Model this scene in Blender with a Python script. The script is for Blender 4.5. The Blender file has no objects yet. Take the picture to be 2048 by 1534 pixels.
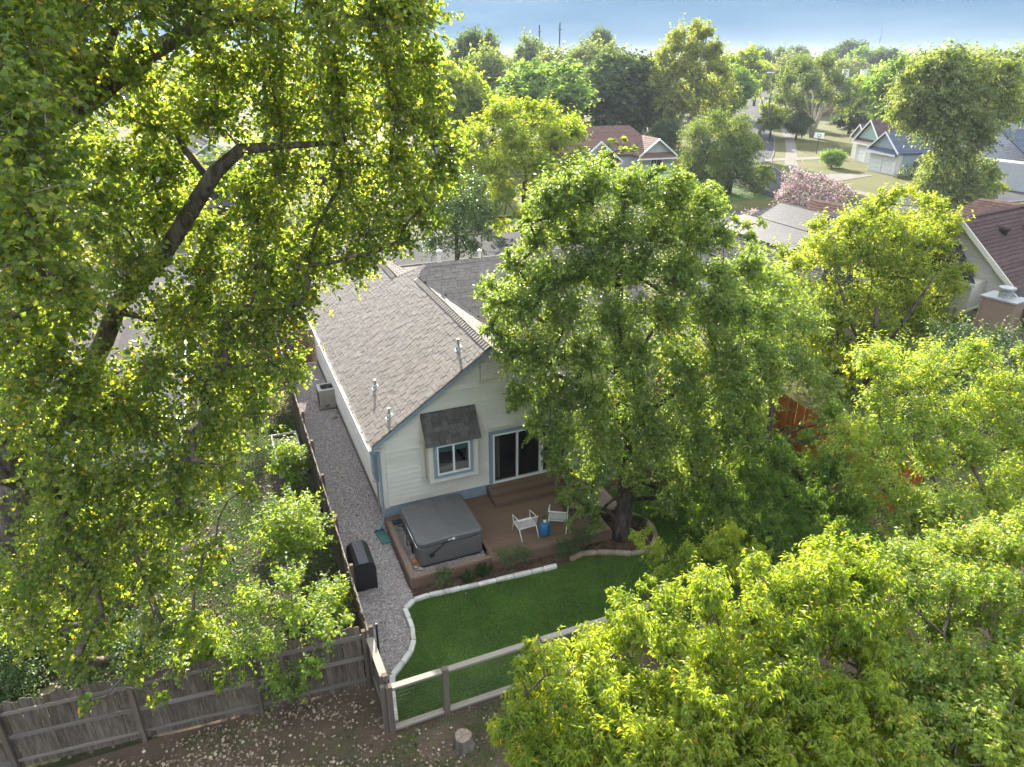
import bpy, bmesh, math, random
import numpy as np
from mathutils import Vector, Matrix, Euler

SC = bpy.context.scene
COL = SC.collection
R = math.radians
rnd = random.Random(7)
nrg = np.random.default_rng(11)

# ------------------------------------------------------------------ camera, sky, sun, exposure
CAM_H, PITCH, FPX = 14.0, R(24.7), 1420.0
cam = bpy.data.cameras.new('camera')
cam.sensor_width = 36.0
cam.lens = 36.0 * FPX / 2048.0
cam.clip_start, cam.clip_end = 0.2, 12000
camo = bpy.data.objects.new('camera', cam)
COL.objects.link(camo)
camo.location = (0, 0, CAM_H)
camo.rotation_euler = (R(90) - PITCH, 0, 0)
SC.camera = camo

SUN_EL, SUN_AZ = R(20.5), R(-8)          # azimuth from +Y towards +X
world = bpy.data.worlds.new('World')
SC.world = world
world.use_nodes = True
wn = world.node_tree.nodes
wl = world.node_tree.links
wn.clear()
wo = wn.new('ShaderNodeOutputWorld')
bg = wn.new('ShaderNodeBackground')
sky = wn.new('ShaderNodeTexSky')
sky.sky_type = 'NISHITA'
sky.sun_disc = False
sky.sun_elevation = SUN_EL
sky.sun_rotation = SUN_AZ
sky.air_density = 1.0
sky.dust_density = 0.3
sky.ozone_density = 3.0
# streaky cloud, faint in view; its bright unseen part overhead is added fill light
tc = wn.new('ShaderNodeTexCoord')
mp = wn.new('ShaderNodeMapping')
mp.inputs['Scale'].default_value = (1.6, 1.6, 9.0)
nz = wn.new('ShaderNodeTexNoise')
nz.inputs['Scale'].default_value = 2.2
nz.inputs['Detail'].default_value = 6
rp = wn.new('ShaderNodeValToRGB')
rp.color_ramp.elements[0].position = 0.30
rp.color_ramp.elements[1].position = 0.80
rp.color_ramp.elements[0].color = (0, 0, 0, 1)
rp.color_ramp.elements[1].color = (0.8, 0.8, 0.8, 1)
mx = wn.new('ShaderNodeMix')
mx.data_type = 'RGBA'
tint = wn.new('ShaderNodeMix')
tint.data_type = 'RGBA'
tint.blend_type = 'MULTIPLY'
tint.inputs['Factor'].default_value = 1.0
SKY_TINT = (0.115, 0.285, 0.485, 1)
tint.inputs[7].default_value = SKY_TINT
gam = wn.new('ShaderNodeGamma')            # the photograph holds its sky: the span from horizon to zenith is compressed
gam.inputs[1].default_value = 0.07
wl.new(sky.outputs[0], gam.inputs[0])
wl.new(gam.outputs[0], tint.inputs[6])
wl.new(tc.outputs['Generated'], mp.inputs[0])
wl.new(mp.outputs[0], nz.inputs[0])
wl.new(nz.outputs[0], rp.inputs[0])
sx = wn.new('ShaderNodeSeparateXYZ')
el = wn.new('ShaderNodeMapRange')            # added cloud veil brightens smoothly overhead, above the view, to lift ambient light
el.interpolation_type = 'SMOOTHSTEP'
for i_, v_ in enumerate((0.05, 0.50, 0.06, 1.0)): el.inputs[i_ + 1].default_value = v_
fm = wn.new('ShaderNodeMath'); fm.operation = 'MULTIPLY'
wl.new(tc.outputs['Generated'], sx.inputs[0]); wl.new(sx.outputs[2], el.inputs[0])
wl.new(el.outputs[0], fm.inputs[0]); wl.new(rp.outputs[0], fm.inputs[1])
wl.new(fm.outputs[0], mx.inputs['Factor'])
wl.new(tint.outputs[2], mx.inputs[6])
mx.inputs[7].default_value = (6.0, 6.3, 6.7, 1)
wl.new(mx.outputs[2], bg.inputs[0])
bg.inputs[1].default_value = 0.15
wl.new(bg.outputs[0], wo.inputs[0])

sun = bpy.data.lights.new('sun', 'SUN')
sun.energy = 3.5
sun.angle = R(0.55)
sun.color = (1.0, 0.93, 0.81)
suno = bpy.data.objects.new('sun', sun)
COL.objects.link(suno)
_d = Vector((math.sin(SUN_AZ) * math.cos(SUN_EL), math.cos(SUN_AZ) * math.cos(SUN_EL), math.sin(SUN_EL)))
suno.rotation_euler = (-_d).to_track_quat('-Z', 'Y').to_euler()
suno.location = (0, 30, 60)

SC.view_settings.view_transform = 'Standard'
SC.view_settings.look = 'None'
SC.view_settings.gamma = 1.0
SC.view_settings.use_curve_mapping = False
SC.view_settings.exposure = 2.75
SC.render.engine = 'CYCLES'
cy = SC.cycles
cy.use_denoising = True
cy.denoiser = 'OPENIMAGEDENOISE'
cy.denoising_input_passes = 'RGB_ALBEDO_NORMAL'
cy.max_bounces = 10
cy.diffuse_bounces = 5
cy.glossy_bounces = 2
cy.transmission_bounces = 7
cy.transparent_max_bounces = 6
cy.volume_bounces = 0
cy.caustics_reflective = cy.caustics_refractive = False
cy.sample_clamp_indirect = 6.0
cy.use_adaptive_sampling = True
cy.adaptive_threshold = 0.02

# ------------------------------------------------------------------ positions
_c, _s = math.cos(PITCH), math.sin(PITCH)
def ray(u, v):
    a = (u - 1024) / FPX
    b = (767 - v) / FPX
    return a, _c + b * _s, -_s + b * _c
def at(u, v, z=0.0):                       # where the sight line through a photo point meets height z
    d = ray(u, v)
    t = (z - CAM_H) / d[2]
    return Vector((d[0] * t, d[1] * t, z))
def aty(u, v, Y):                          # ... or the distance Y
    d = ray(u, v)
    t = Y / d[1]
    return Vector((d[0] * t, Y, CAM_H + d[2] * t))
ANG = R(22.6)                              # the plot is turned by this much
ORG = Vector((-4.11, 19.26, 0))
EU = Vector((math.cos(ANG), math.sin(ANG), 0))
EV = Vector((-math.sin(ANG), math.cos(ANG), 0))
def HF(t, w, z=0.0):                       # plot frame: t along the rear wall, w away from the camera
    return ORG + EU * t + EV * w + Vector((0, 0, z))

# ------------------------------------------------------------------ materials
MATS = {}
def nodes_of(name):
    m = bpy.data.materials.new(name)
    m.use_nodes = True
    n = m.node_tree.nodes
    return m, n, m.node_tree.links, n['Principled BSDF']
def pmat(name, c, c2=None, scale=3.0, rough=0.7, bump=0.0, bscale=None, obj=0.0, island=0.0, metal=0.0, spec=0.3,
         stretch=(1, 1, 1), detail=5, contrast=(0.35, 0.65), coords='Object'):
    if name in MATS: return MATS[name]
    m, n, l, b = nodes_of(name)
    b.inputs['Roughness'].default_value = rough
    b.inputs['Metallic'].default_value = metal
    b.inputs['Specular IOR Level'].default_value = spec
    c2 = c2 or tuple(x * 0.72 for x in c)
    if coords == 'World':
        g = n.new('ShaderNodeNewGeometry'); src = g.outputs['Position']
    else:
        g = n.new('ShaderNodeTexCoord'); src = g.outputs['Object']
    mpn = n.new('ShaderNodeMapping')
    mpn.inputs['Scale'].default_value = stretch
    l.new(src, mpn.inputs[0])
    if obj > 0 and coords != 'World':       # each piece shows its own bit of grain
        oi0 = n.new('ShaderNodeObjectInfo')
        mu = n.new('ShaderNodeMath'); mu.operation = 'MULTIPLY'; mu.inputs[1].default_value = 37.0
        l.new(oi0.outputs['Random'], mu.inputs[0])
        l.new(mu.outputs[0], mpn.inputs['Location'])
    t = n.new('ShaderNodeTexNoise')
    t.inputs['Scale'].default_value = scale
    t.inputs['Detail'].default_value = detail
    t.inputs['Roughness'].default_value = 0.62
    l.new(mpn.outputs[0], t.inputs[0])
    r = n.new('ShaderNodeValToRGB')
    r.color_ramp.elements[0].position, r.color_ramp.elements[1].position = contrast
    r.color_ramp.elements[0].color = (*c2, 1)
    r.color_ramp.elements[1].color = (*c, 1)
    l.new(t.outputs[0], r.inputs[0])
    out = r.outputs[0]
    for amt, kind in ((obj, 'o'), (island, 'i')):
        if amt <= 0: continue
        if kind == 'o':
            q = n.new('ShaderNodeObjectInfo'); val = q.outputs['Random']
        else:
            q = n.new('ShaderNodeNewGeometry'); val = q.outputs['Random Per Island']
        mr = n.new('ShaderNodeMapRange')
        mr.inputs['To Min'].default_value, mr.inputs['To Max'].default_value = 1 - amt, 1 + amt
        l.new(val, mr.inputs[0])
        hs = n.new('ShaderNodeHueSaturation')
        l.new(mr.outputs[0], hs.inputs['Value'])
        l.new(out, hs.inputs['Color'])
        out = hs.outputs[0]
    l.new(out, b.inputs['Base Color'])
    if bump > 0:
        t2 = n.new('ShaderNodeTexNoise')
        t2.inputs['Scale'].default_value = bscale or scale * 4
        t2.inputs['Detail'].default_value = 4
        l.new(mpn.outputs[0], t2.inputs[0])
        bp = n.new('ShaderNodeBump')
        bp.inputs['Strength'].default_value = bump
        bp.inputs['Distance'].default_value = 0.03
        l.new(t2.outputs[0], bp.inputs['Height'])
        l.new(bp.outputs[0], b.inputs['Normal'])
    MATS[name] = m
    return m

LEAF = (1.66, 1.62, 1.75)
def leafmat(name, stops, trans, tw=0.5, rough=0.5, spec=0.25, patch=(.9, .22)):
    """stops: [(position, colour)] over a random number per leaf; trans: colour the light takes going through."""
    if name in MATS: return MATS[name]
    m, n, l, b = nodes_of(name)
    g = n.new('ShaderNodeNewGeometry')
    oi = n.new('ShaderNodeObjectInfo')
    ad = n.new('ShaderNodeMath'); ad.operation = 'ADD'
    l.new(g.outputs['Random Per Island'], ad.inputs[0]); l.new(oi.outputs['Random'], ad.inputs[1])
    fr = n.new('ShaderNodeMath'); fr.operation = 'FRACT'
    l.new(ad.outputs[0], fr.inputs[0])
    r = n.new('ShaderNodeValToRGB')
    e = r.color_ramp.elements
    while len(e) < len(stops): e.new(0.5)
    for el, (p, c) in zip(e, stops):
        el.position = p; el.color = (min(c[0] * LEAF[0], .6), min(c[1] * LEAF[1], .6), min(c[2] * LEAF[2], .6), 1)
    l.new(fr.outputs[0], r.inputs[0])
    out = r.outputs[0]
    if patch:                               # whole sprays differ a little in tone from their neighbours
        gp = n.new('ShaderNodeNewGeometry'); tn = n.new('ShaderNodeTexNoise'); tn.inputs['Scale'].default_value = patch[0]; tn.inputs['Detail'].default_value = 3
        l.new(gp.outputs['Position'], tn.inputs[0])
        mr = n.new('ShaderNodeMapRange'); mr.inputs[1].default_value, mr.inputs[2].default_value = .3, .7
        mr.inputs[3].default_value, mr.inputs[4].default_value = 1 - patch[1], 1 + patch[1]
        l.new(tn.outputs[0], mr.inputs[0])
        mh = n.new('ShaderNodeMapRange'); mh.inputs[1].default_value, mh.inputs[2].default_value = .3, .7; mh.inputs[3].default_value, mh.inputs[4].default_value = .515, .485
        l.new(tn.outputs[0], mh.inputs[0])
        hs = n.new('ShaderNodeHueSaturation'); l.new(mr.outputs[0], hs.inputs['Value']); l.new(mh.outputs[0], hs.inputs['Hue']); l.new(out, hs.inputs['Color'])
        out = hs.outputs[0]
    l.new(out, b.inputs['Base Color'])
    b.inputs['Roughness'].default_value = rough
    b.inputs['Specular IOR Level'].default_value = spec
    tr = n.new('ShaderNodeBsdfTranslucent')
    mul = n.new('ShaderNodeMix'); mul.data_type = 'RGBA'; mul.blend_type = 'MULTIPLY'; mul.inputs['Factor'].default_value = 1
    l.new(out, mul.inputs[6])
    mul.inputs[7].default_value = (*trans, 1)
    l.new(mul.outputs[2], tr.inputs[0])
    ms = n.new('ShaderNodeMixShader')
    ms.inputs[0].default_value = tw
    l.new(b.outputs[0], ms.inputs[1]); l.new(tr.outputs[0], ms.inputs[2])
    l.new(ms.outputs[0], n['Material Output'].inputs[0])
    MATS[name] = m
    return m

def glassmat(name, col, rough=0.03, alpha=0.5):
    m, n, l, b = nodes_of(name)
    b.inputs['Base Color'].default_value = (*col, 1)
    b.inputs['Roughness'].default_value = rough
    b.inputs['Specular IOR Level'].default_value = 0.6
    tp = n.new('ShaderNodeBsdfTransparent')
    ms = n.new('ShaderNodeMixShader'); ms.inputs[0].default_value = alpha
    l.new(tp.outputs[0], ms.inputs[2]); l.new(b.outputs[0], ms.inputs[1])
    l.new(ms.outputs[0], n['Material Output'].inputs[0])
    MATS[name] = m
    return m

# ------------------------------------------------------------------ objects
def tag(o, label=None, cat=None, group=None, kind=None):
    if label: o['label'] = label
    if cat: o['category'] = cat
    if group: o['group'] = group
    if kind: o['kind'] = kind
    return o
def thing(name, label, cat, loc=(0, 0, 0), rotz=0.0, group=None):
    o = bpy.data.objects.new(name, None)
    COL.objects.link(o)
    o.location = loc; o.rotation_euler = (0, 0, rotz)
    o.empty_display_size = 0.2
    return tag(o, label, cat, group)
def link(name, me, parent=None, loc=(0, 0, 0), rot=(0, 0, 0), scale=(1, 1, 1)):
    o = bpy.data.objects.new(name, me)
    COL.objects.link(o)
    o.parent = parent
    o.location = loc; o.rotation_euler = rot; o.scale = scale
    return o

class MB:
    """collects shapes, then links them as one mesh object"""
    def __init__(s): s.v = []; s.f = []
    def add(s, V, F):
        o = len(s.v); s.v += [tuple(x) for x in V]; s.f += [tuple(i + o for i in f) for f in F]; return s
    def box(s, a, b):
        (x0, y0, z0), (x1, y1, z1) = a, b
        return s.add([(x0, y0, z0), (x1, y0, z0), (x1, y1, z0), (x0, y1, z0), (x0, y0, z1), (x1, y0, z1), (x1, y1, z1), (x0, y1, z1)],
                     [(0, 3, 2, 1), (4, 5, 6, 7), (0, 1, 5, 4), (1, 2, 6, 5), (2, 3, 7, 6), (3, 0, 4, 7)])
    def slab(s, pts, th):                  # planar polygon thickened along its normal, downwards
        P = [Vector(p) for p in pts]
        n = Vector((0, 0, 0))
        for i in range(len(P)):
            n += (P[i] - P[0]).cross(P[(i + 1) % len(P)] - P[0])
        n.normalize()
        if n.z < 0: P.reverse(); n = -n
        Q = [p - n * th for p in P]
        k = len(P)
        return s.add(P + Q, [tuple(range(k)), tuple(range(2 * k - 1, k - 1, -1))] + [(i, i + k, (i + 1) % k + k, (i + 1) % k) for i in range(k)])
    def prism(s, prof, a, b):              # profile of 3-D offsets swept from point a to point b
        A = [Vector(a) + Vector(p) for p in prof]; B = [Vector(b) + Vector(p) for p in prof]; k = len(prof)
        return s.add(A + B, [tuple(range(k - 1, -1, -1)), tuple(range(k, 2 * k))] + [(i, (i + 1) % k, (i + 1) % k + k, i + k) for i in range(k)])
    def tube(s, path, r, n=6, cap=True):
        P = [Vector(p) for p in path]
        rr = r if isinstance(r, (list, tuple)) else [r] * len(P)
        rings = []; up = None
        for i, p in enumerate(P):
            d = (P[min(i + 1, len(P) - 1)] - P[max(i - 1, 0)])
            if d.length < 1e-6: d = Vector((0, 0, 1))
            d.normalize()
            if up is None:
                up = d.cross(Vector((0.31, 0.93, 0.2)))
                if up.length < 1e-3: up = d.cross(Vector((1, 0, 0)))
            up = (up - d * up.dot(d)); up.normalize()
            q = d.cross(up)
            rings.append([p + (up * math.cos(2 * math.pi * k / n) + q * math.sin(2 * math.pi * k / n)) * rr[i] for k in range(n)])
        V = [v for g in rings for v in g]; F = []
        for i in range(len(P) - 1):
            for k in range(n):
                F.append((i * n + k, i * n + (k + 1) % n, (i + 1) * n + (k + 1) % n, (i + 1) * n + k))
        if cap:
            F.append(tuple(range(n - 1, -1, -1))); F.append(tuple(range((len(P) - 1) * n, len(P) * n)))
        return s.add(V, F)
    def lathe(s, prof, n=20, c=(0, 0, 0)):
        V = []; F = []
        for r_, z in prof:
            for k in range(n):
                a = 2 * math.pi * k / n
                V.append((c[0] + r_ * math.cos(a), c[1] + r_ * math.sin(a), c[2] + z))
        for i in range(len(prof) - 1):
            for k in range(n):
                F.append((i * n + k, i * n + (k + 1) % n, (i + 1) * n + (k + 1) % n, (i + 1) * n + k))
        F.append(tuple(range(n - 1, -1, -1))); F.append(tuple(range((len(prof) - 1) * n, len(prof) * n)))
        return s.add(V, F)
    def mesh(s, name, mat, smooth=False):
        me = bpy.data.meshes.new(name)
        me.from_pydata(s.v, [], s.f)
        if mat: me.materials.append(mat)
        if smooth: me.polygons.foreach_set('use_smooth', [True] * len(me.polygons))
        me.update()
        return me
    def build(s, name, mat, parent=None, smooth=False, bevel=0, **k):
        me = s.mesh(name, mat, smooth)
        if bevel:
            bm = bmesh.new(); bm.from_mesh(me)
            bmesh.ops.remove_doubles(bm, verts=bm.verts, dist=1e-5)
            bmesh.ops.bevel(bm, geom=[e for e in bm.edges if e.is_manifold and e.calc_face_angle() > 0.5], offset=bevel, segments=2, affect='EDGES', profile=0.6)
            bm.to_mesh(me); bm.free()
            if smooth:
                me.polygons.foreach_set('use_smooth', [True] * len(me.polygons))
        return link(name, me, parent, **k)

_UB = {}
def ubox(mat):                              # one shared, slightly eased unit box per material
    if mat.name not in _UB:
        _UB[mat.name] = MB().box((-.5, -.5, -.5), (.5, .5, .5)).mesh('box_' + mat.name, mat)
    return _UB[mat.name]
def piece(name, parent, c, size, mat, rot=(0, 0, 0)):
    return link(name, ubox(mat), parent, c, rot, size)
def span(name, parent, a, b, mat):          # axis-aligned piece between two corners
    return piece(name, parent, [(x + y) / 2 for x, y in zip(a, b)], [abs(y - x) for x, y in zip(a, b)], mat)

def arr_mesh(name, V, F, mat, k=3):
    me = bpy.data.meshes.new(name)
    V = np.ascontiguousarray(V, dtype=np.float32); F = np.ascontiguousarray(F, dtype=np.int32)
    me.vertices.add(len(V)); me.vertices.foreach_set('co', V.ravel())
    me.loops.add(F.size); me.loops.foreach_set('vertex_index', F.ravel())
    me.polygons.add(len(F))
    me.polygons.foreach_set('loop_start', np.arange(0, F.size, k, dtype=np.int32))
    me.polygons.foreach_set('loop_total', np.full(len(F), k, dtype=np.int32))
    if mat: me.materials.append(mat)
    me.update(calc_edges=True)
    return me

def inpoly(x, y, poly):
    x = np.asarray(x); y = np.asarray(y); r = np.zeros(x.shape, bool); n = len(poly)
    for i in range(n):
        x0, y0 = poly[i]; x1, y1 = poly[(i + 1) % n]
        if y0 == y1: continue
        c = ((y0 > y) != (y1 > y)) & (x < (x1 - x0) * (y - y0) / (y1 - y0) + x0)
        r ^= c
    return r

# ------------------------------------------------------------------ leaves and trees
def nrm(a): return a / np.maximum(np.linalg.norm(a, axis=-1, keepdims=True), 1e-9)
HEART = np.array([(0, 0, 0), (.22, .5, .10), (.62, .40, .06), (1, 0, -.05), (.62, -.40, .06), (.22, -.5, .10)])
HEART_F = [(0, 3, 2), (0, 2, 1), (0, 4, 3), (0, 5, 4)]
DIAM = np.array([(0, 0, 0), (.45, .5, .12), (1, 0, -.06), (.45, -.5, .12)])
DIAM_F = [(0, 2, 1), (0, 3, 2)]
LANCE = np.array([(0, 0, 0), (.4, .5, .05), (1, 0, -.28), (.4, -.5, .05)])
SHAPES = {'heart': (HEART, HEART_F), 'diamond': (DIAM, DIAM_F), 'lance': (LANCE, DIAM_F)}
def leaf_arrays(pos, d, up, L, Wd, shape):
    S, SF = SHAPES[shape]
    side = nrm(np.cross(up, d)); n = np.cross(d, side)
    k = len(S)
    V = pos[:, None, :] + d[:, None, :] * (S[None, :, 0:1] * L[:, None, None]) + side[:, None, :] * (S[None, :, 1:2] * Wd[:, None, None]) + n[:, None, :] * (S[None, :, 2:3] * L[:, None, None])
    F = (np.arange(len(pos)) * k)[:, None, None] + np.array(SF)[None]
    return V.reshape(-1, 3), F.reshape(-1, 3), side, n
def rand_unit(g, n):
    return nrm(g.normal(size=(n, 3)))

def crown_leaves(g, lobes, centre, per, style):
    """leaves on twigs that grow out of every lobe (x, y, z, r); returns positions, directions, normals"""
    L = np.asarray(lobes, float)
    tw = style.get('twig_leaves', 12)
    nt = np.maximum((per * (L[:, 3] / np.median(L[:, 3])) ** 2 / tw).astype(int), 3)
    idx = np.repeat(np.arange(len(L)), nt)
    c = L[idx, :3]; r = L[idx, 3:4]
    out = nrm(c - np.asarray(centre)[None])
    u = nrm(rand_unit(g, len(idx)) + out * style.get('out', .55) + np.array([0, 0, style.get('up', .35)]))
    start = c + u * r * g.uniform(0.05, .55, (len(idx), 1)) + g.normal(size=c.shape) * r * .16
    td = nrm(u + g.normal(size=u.shape) * style.get('wild', .35) + np.array([0, 0, style.get('twig_up', 0.0)]))
    tl = r * g.uniform(.45, .95, (len(idx), 1)) * style.get('twig_len', 1.0)
    long = g.random(len(idx)) < style.get('spikes', 0.0)
    tl[long] *= 1.7; td[long] = nrm(td[long] * .5 + np.array([0, 0, 1.0]))
    s = (np.arange(tw)[None, :] + g.uniform(0, 1, (len(idx), tw))) / tw
    s = .12 + .88 * s
    droop = style.get('sag', .18)
    P = start[:, None, :] + td[:, None, :] * (tl[:, None, :] * s[:, :, None]) - np.array([0, 0, 1.0]) * (droop * tl[:, None, :] * s[:, :, None] ** 2)
    per_ = nrm(np.cross(td[:, None, :], rand_unit(g, P.shape[0] * P.shape[1]).reshape(P.shape)))
    d = nrm(td[:, None, :] * style.get('along', .55) + per_ + np.array([0, 0, -style.get('droop', .35)]) + g.normal(size=P.shape) * .18)
    up = nrm(rand_unit(g, P.shape[0] * P.shape[1]).reshape(P.shape) * style.get('tumble', .7) + np.array([0, 0, 1.0]) + out[:, None, :] * .25)
    twigs = (start, td, tl, droop)
    return P.reshape(-1, 3), d.reshape(-1, 3), up.reshape(-1, 3), twigs

def skeleton(trunk, lobes, g, base_r, extra=()):
    """joins every lobe to the nearest suitable node of trunk and limbs; returns a list of (path, radii)"""
    nodes = []; par = []; fixed = []
    paths = [list(trunk)] + [list(e) for e in extra]
    for pth in paths:
        prev = None
        for (p, r_) in pth:
            p = Vector(p)
            if prev is None and nodes:
                prev = min(range(len(nodes)), key=lambda i: (nodes[i] - p).length)
            nodes.append(p); par.append(-1 if prev is None else prev); fixed.append(r_); prev = len(nodes) - 1
    n_fixed = len(nodes)
    ends = []
    N = np.array([tuple(x) for x in nodes])
    base = np.array(nodes[0])
    order = sorted(range(len(lobes)), key=lambda i: np.linalg.norm(np.array(lobes[i][:3]) - base))
    lowest = 1 if len(trunk) > 2 else 0
    for i in order:
        q = np.array(lobes[i][:3])
        dv = q[None] - N
        cost = np.linalg.norm(dv, axis=1) + np.maximum(N[:, 2] - q[2], 0) * 1.6
        cost[:lowest] += 100
        j = int(np.argmin(cost))
        a = Vector(N[j]); b = Vector(q); ln = (b - a).length
        k = max(2, min(6, int(ln / .6) + 1)); prev = j
        bend = Vector(g.normal(size=3)) * ln * .08 + Vector((0, 0, ln * .10))
        for s_ in range(1, k + 1):
            f = s_ / k
            nodes.append(a.lerp(b, f) + bend * math.sin(math.pi * f)); par.append(prev); fixed.append(0); prev = len(nodes) - 1
        ends.append(prev)
        N = np.array([tuple(x) for x in nodes])
    cnt = np.zeros(len(nodes))
    for e in ends:
        i = e
        while i != -1:
            cnt[i] += 1; i = par[i]
    rad = [fixed[i] if fixed[i] else max(.012, base_r * .42 * math.sqrt(cnt[i] / max(len(lobes), 1)) + .006) for i in range(len(nodes))]
    segs = []
    start = 0
    for pth in paths:
        segs.append(([nodes[i] for i in range(start, start + len(pth))], [rad[i] for i in range(start, start + len(pth))]))
        if start: 
            p0 = par[start]; segs[-1] = ([nodes[p0]] + segs[-1][0], [rad[start]] + segs[-1][1])
        start += len(pth)
    kids = {}
    for i in range(n_fixed, len(nodes)): kids.setdefault(par[i], []).append(i)
    branches = []
    done = set()
    for i in range(n_fixed, len(nodes)):
        if i in done: continue
        path = [nodes[par[i]], nodes[i]]; rr = [min(rad[i] * 1.1, rad[par[i]]), rad[i]]; done.add(i); cur = i
        while True:
            nx = [q for q in kids.get(cur, []) if q == cur + 1 and q not in done]
            if not nx: break
            cur = nx[0]; path.append(nodes[cur]); rr.append(rad[cur]); done.add(cur)
        rr[-1] *= .55
        branches.append((path, rr))
    return segs, branches

def grow(name, label, cat, trunk, lobes, bark, leaf, leaf_len, leaf_w, per, style, seed, shape='diamond', base_r=.25, extra=(), group=None,
         centre=None, pieces=0, twig_share=0.0, twig_mat=None, var=.3, crown_name='crown'):
    g = np.random.default_rng(seed)
    base = Vector(trunk[0][0])
    root = thing(name, label, cat, base, 0, group)
    lb = [(x - base.x, y - base.y, z - base.z, r_) for x, y, z, r_ in lobes]
    tr = [((Vector(p) - base), r_) for p, r_ in trunk]
    ex = [[((Vector(p) - base), r_) for p, r_ in e] for e in extra]
    segs, branches = skeleton(tr, lb, g, base_r, ex)
    path, rr = segs[0]
    MB().tube(path, rr, 12).build('trunk', bark, root, smooth=True)
    for path, rr in segs[1:]:
        MB().tube(path, rr, 9).build('limb', bark, root, smooth=True)
    m = MB()
    for path, rr in branches: m.tube(path, rr, 5 if rr[0] > .04 else 3, cap=False)
    tag(m.build('branches', bark, root, smooth=True), kind='stuff')
    ctr = np.array(centre) - np.array(base) if centre is not None else np.mean(np.array(lb)[:, :3], axis=0) - np.array([0, 0, 1.0])
    P, d, up, twigs = crown_leaves(g, lb, ctr, per, style)
    n = len(P)
    Ls = leaf_len * g.uniform(1 - var, 1 + var, n); Ws = leaf_w * g.uniform(1 - var, 1 + var, n)
    V, F, side, nn = leaf_arrays(P, d, up, Ls, Ws, shape)
    nf = len(SHAPES[shape][1]); nv = len(SHAPES[shape][0])
    if pieces:                              # the leaves nearest the camera are parts of their own
        wp = P + np.array(base)
        dist = np.linalg.norm(wp - np.array([0, 0, CAM_H]), axis=1)
        # inside the view only
        rel = wp - np.array([0, 0, CAM_H]); fw = rel[:, 1] * _c - rel[:, 2] * _s; uu = rel[:, 0] / fw; vv = (rel[:, 1] * _s + rel[:, 2] * _c) / fw
        dist[(np.abs(uu) > .71) | (np.abs(vv) > .53) | (fw < .5)] = 1e6
        pick = np.argsort(dist)[:pieces]
        S, SF = SHAPES[shape]
        lm = MB().add([tuple(p) for p in S], SF).mesh('leaf_shape', leaf)
        for i in pick:
            M = Matrix(((d[i][0], side[i][0], nn[i][0], P[i][0]), (d[i][1], side[i][1], nn[i][1], P[i][1]), (d[i][2], side[i][2], nn[i][2], P[i][2]), (0, 0, 0, 1)))
            o = bpy.data.objects.new('leaf', lm); COL.objects.link(o); o.parent = root
            o.matrix_local = M @ Matrix.Diagonal((Ls[i], Ws[i], Ls[i], 1))
        keep = np.ones(n, bool); keep[pick] = False
        F = F.reshape(n, nf, 3)[keep].reshape(-1, 3)
        used = np.repeat(keep, nv); remap = np.cumsum(used) - 1
        V = V[used]; F = remap[F]
    tag(link(crown_name, arr_mesh(name + '_leaves', V, F, leaf), root), kind='stuff')
    if twig_share > 0:
        st, td, tl, dr = twigs
        sel = np.where(g.random(len(st)) < twig_share)[0]
        tm = MB()
        for i in sel:
            a = Vector(st[i]); D = Vector(td[i]); ll = float(tl[i][0])
            tm.tube([a - D * ll * .5, a + D * ll * .3 - Vector((0, 0, dr * ll * .09)), a + D * ll * .95 - Vector((0, 0, dr * ll * .9))], [.010, .007, .003], 3, cap=False)
        tag(tm.build('twigs', twig_mat or bark, root), kind='stuff')
    return root

def lobes_px(rows, depth=(0.0,), r=.8, jit=.3, seed=1, jz=0.0):
    """crown lobes from sight lines: rows of (u, v, Y[, r]); each is repeated at the depths given"""
    g = np.random.default_rng(seed); out = []
    for q in rows:
        u, v, Y = q[:3]; rr = q[3] if len(q) > 3 else r
        for k, dy in enumerate(depth):
            p = aty(u + g.uniform(-1, 1) * jit * 60 * (k > 0), v + g.uniform(-1, 1) * jit * 60 * (k > 0), Y + dy)
            p.z += g.uniform(-1, .7) * jz
            if p.z < .4: p.z = .4
            out.append((p.x, p.y, p.z, rr * g.uniform(.85, 1.15)))
    return out
def lobes_ball(base, h0, h1, rx, n, r, seed, ry=None, flat=.0):
    """crown lobes over an uneven ellipsoid between heights h0 and h1"""
    g = np.random.default_rng(seed); out = []
    ry = ry or rx; cz = (h0 + h1) / 2; hz = (h1 - h0) / 2
    for i in range(n):
        k = i + .5; ph = math.acos(1 - 2 * k / n); th = math.pi * (1 + 5 ** .5) * k
        q = g.uniform(.55, 1.0)
        out.append((base[0] + rx * q * math.cos(th) * math.sin(ph), base[1] + ry * q * math.sin(th) * math.sin(ph), base[2] + cz + hz * q * math.cos(ph) * (1 - flat * (math.cos(ph) < 0)), r * g.uniform(.75, 1.25)))
    return out
# ------------------------------------------------------------------ shared materials
M = {}
M['ground'] = pmat('dry_lawn', (.105, .100, .032), (.070, .078, .026), .12, .95, .3, 30, spec=.1, coords='World', detail=9)
M['dirt'] = pmat('bare_dirt', (.125, .085, .062), (.070, .055, .036), .9, .95, .6, 60, spec=.1, coords='World', detail=9)
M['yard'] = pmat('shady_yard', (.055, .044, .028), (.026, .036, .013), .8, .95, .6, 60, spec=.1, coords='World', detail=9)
M['lawn'] = pmat('lawn_soil', (.060, .105, .018), (.040, .060, .016), 1.0, .95, .4, 70, spec=.1, coords='World', detail=8)
M['blade'] = leafmat('grass_blade', [(0, (.030, .075, .010)), (.6, (.055, .12, .016)), (1, (.085, .14, .022))], (1.2, 1.3, .5), .35, .5, .25, (.7, .30))
M['gravel'] = pmat('gravel_bed', (.32, .28, .26), (.17, .145, .14), 9, .95, 1.0, 55, spec=.15, coords='World', detail=9)
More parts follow.
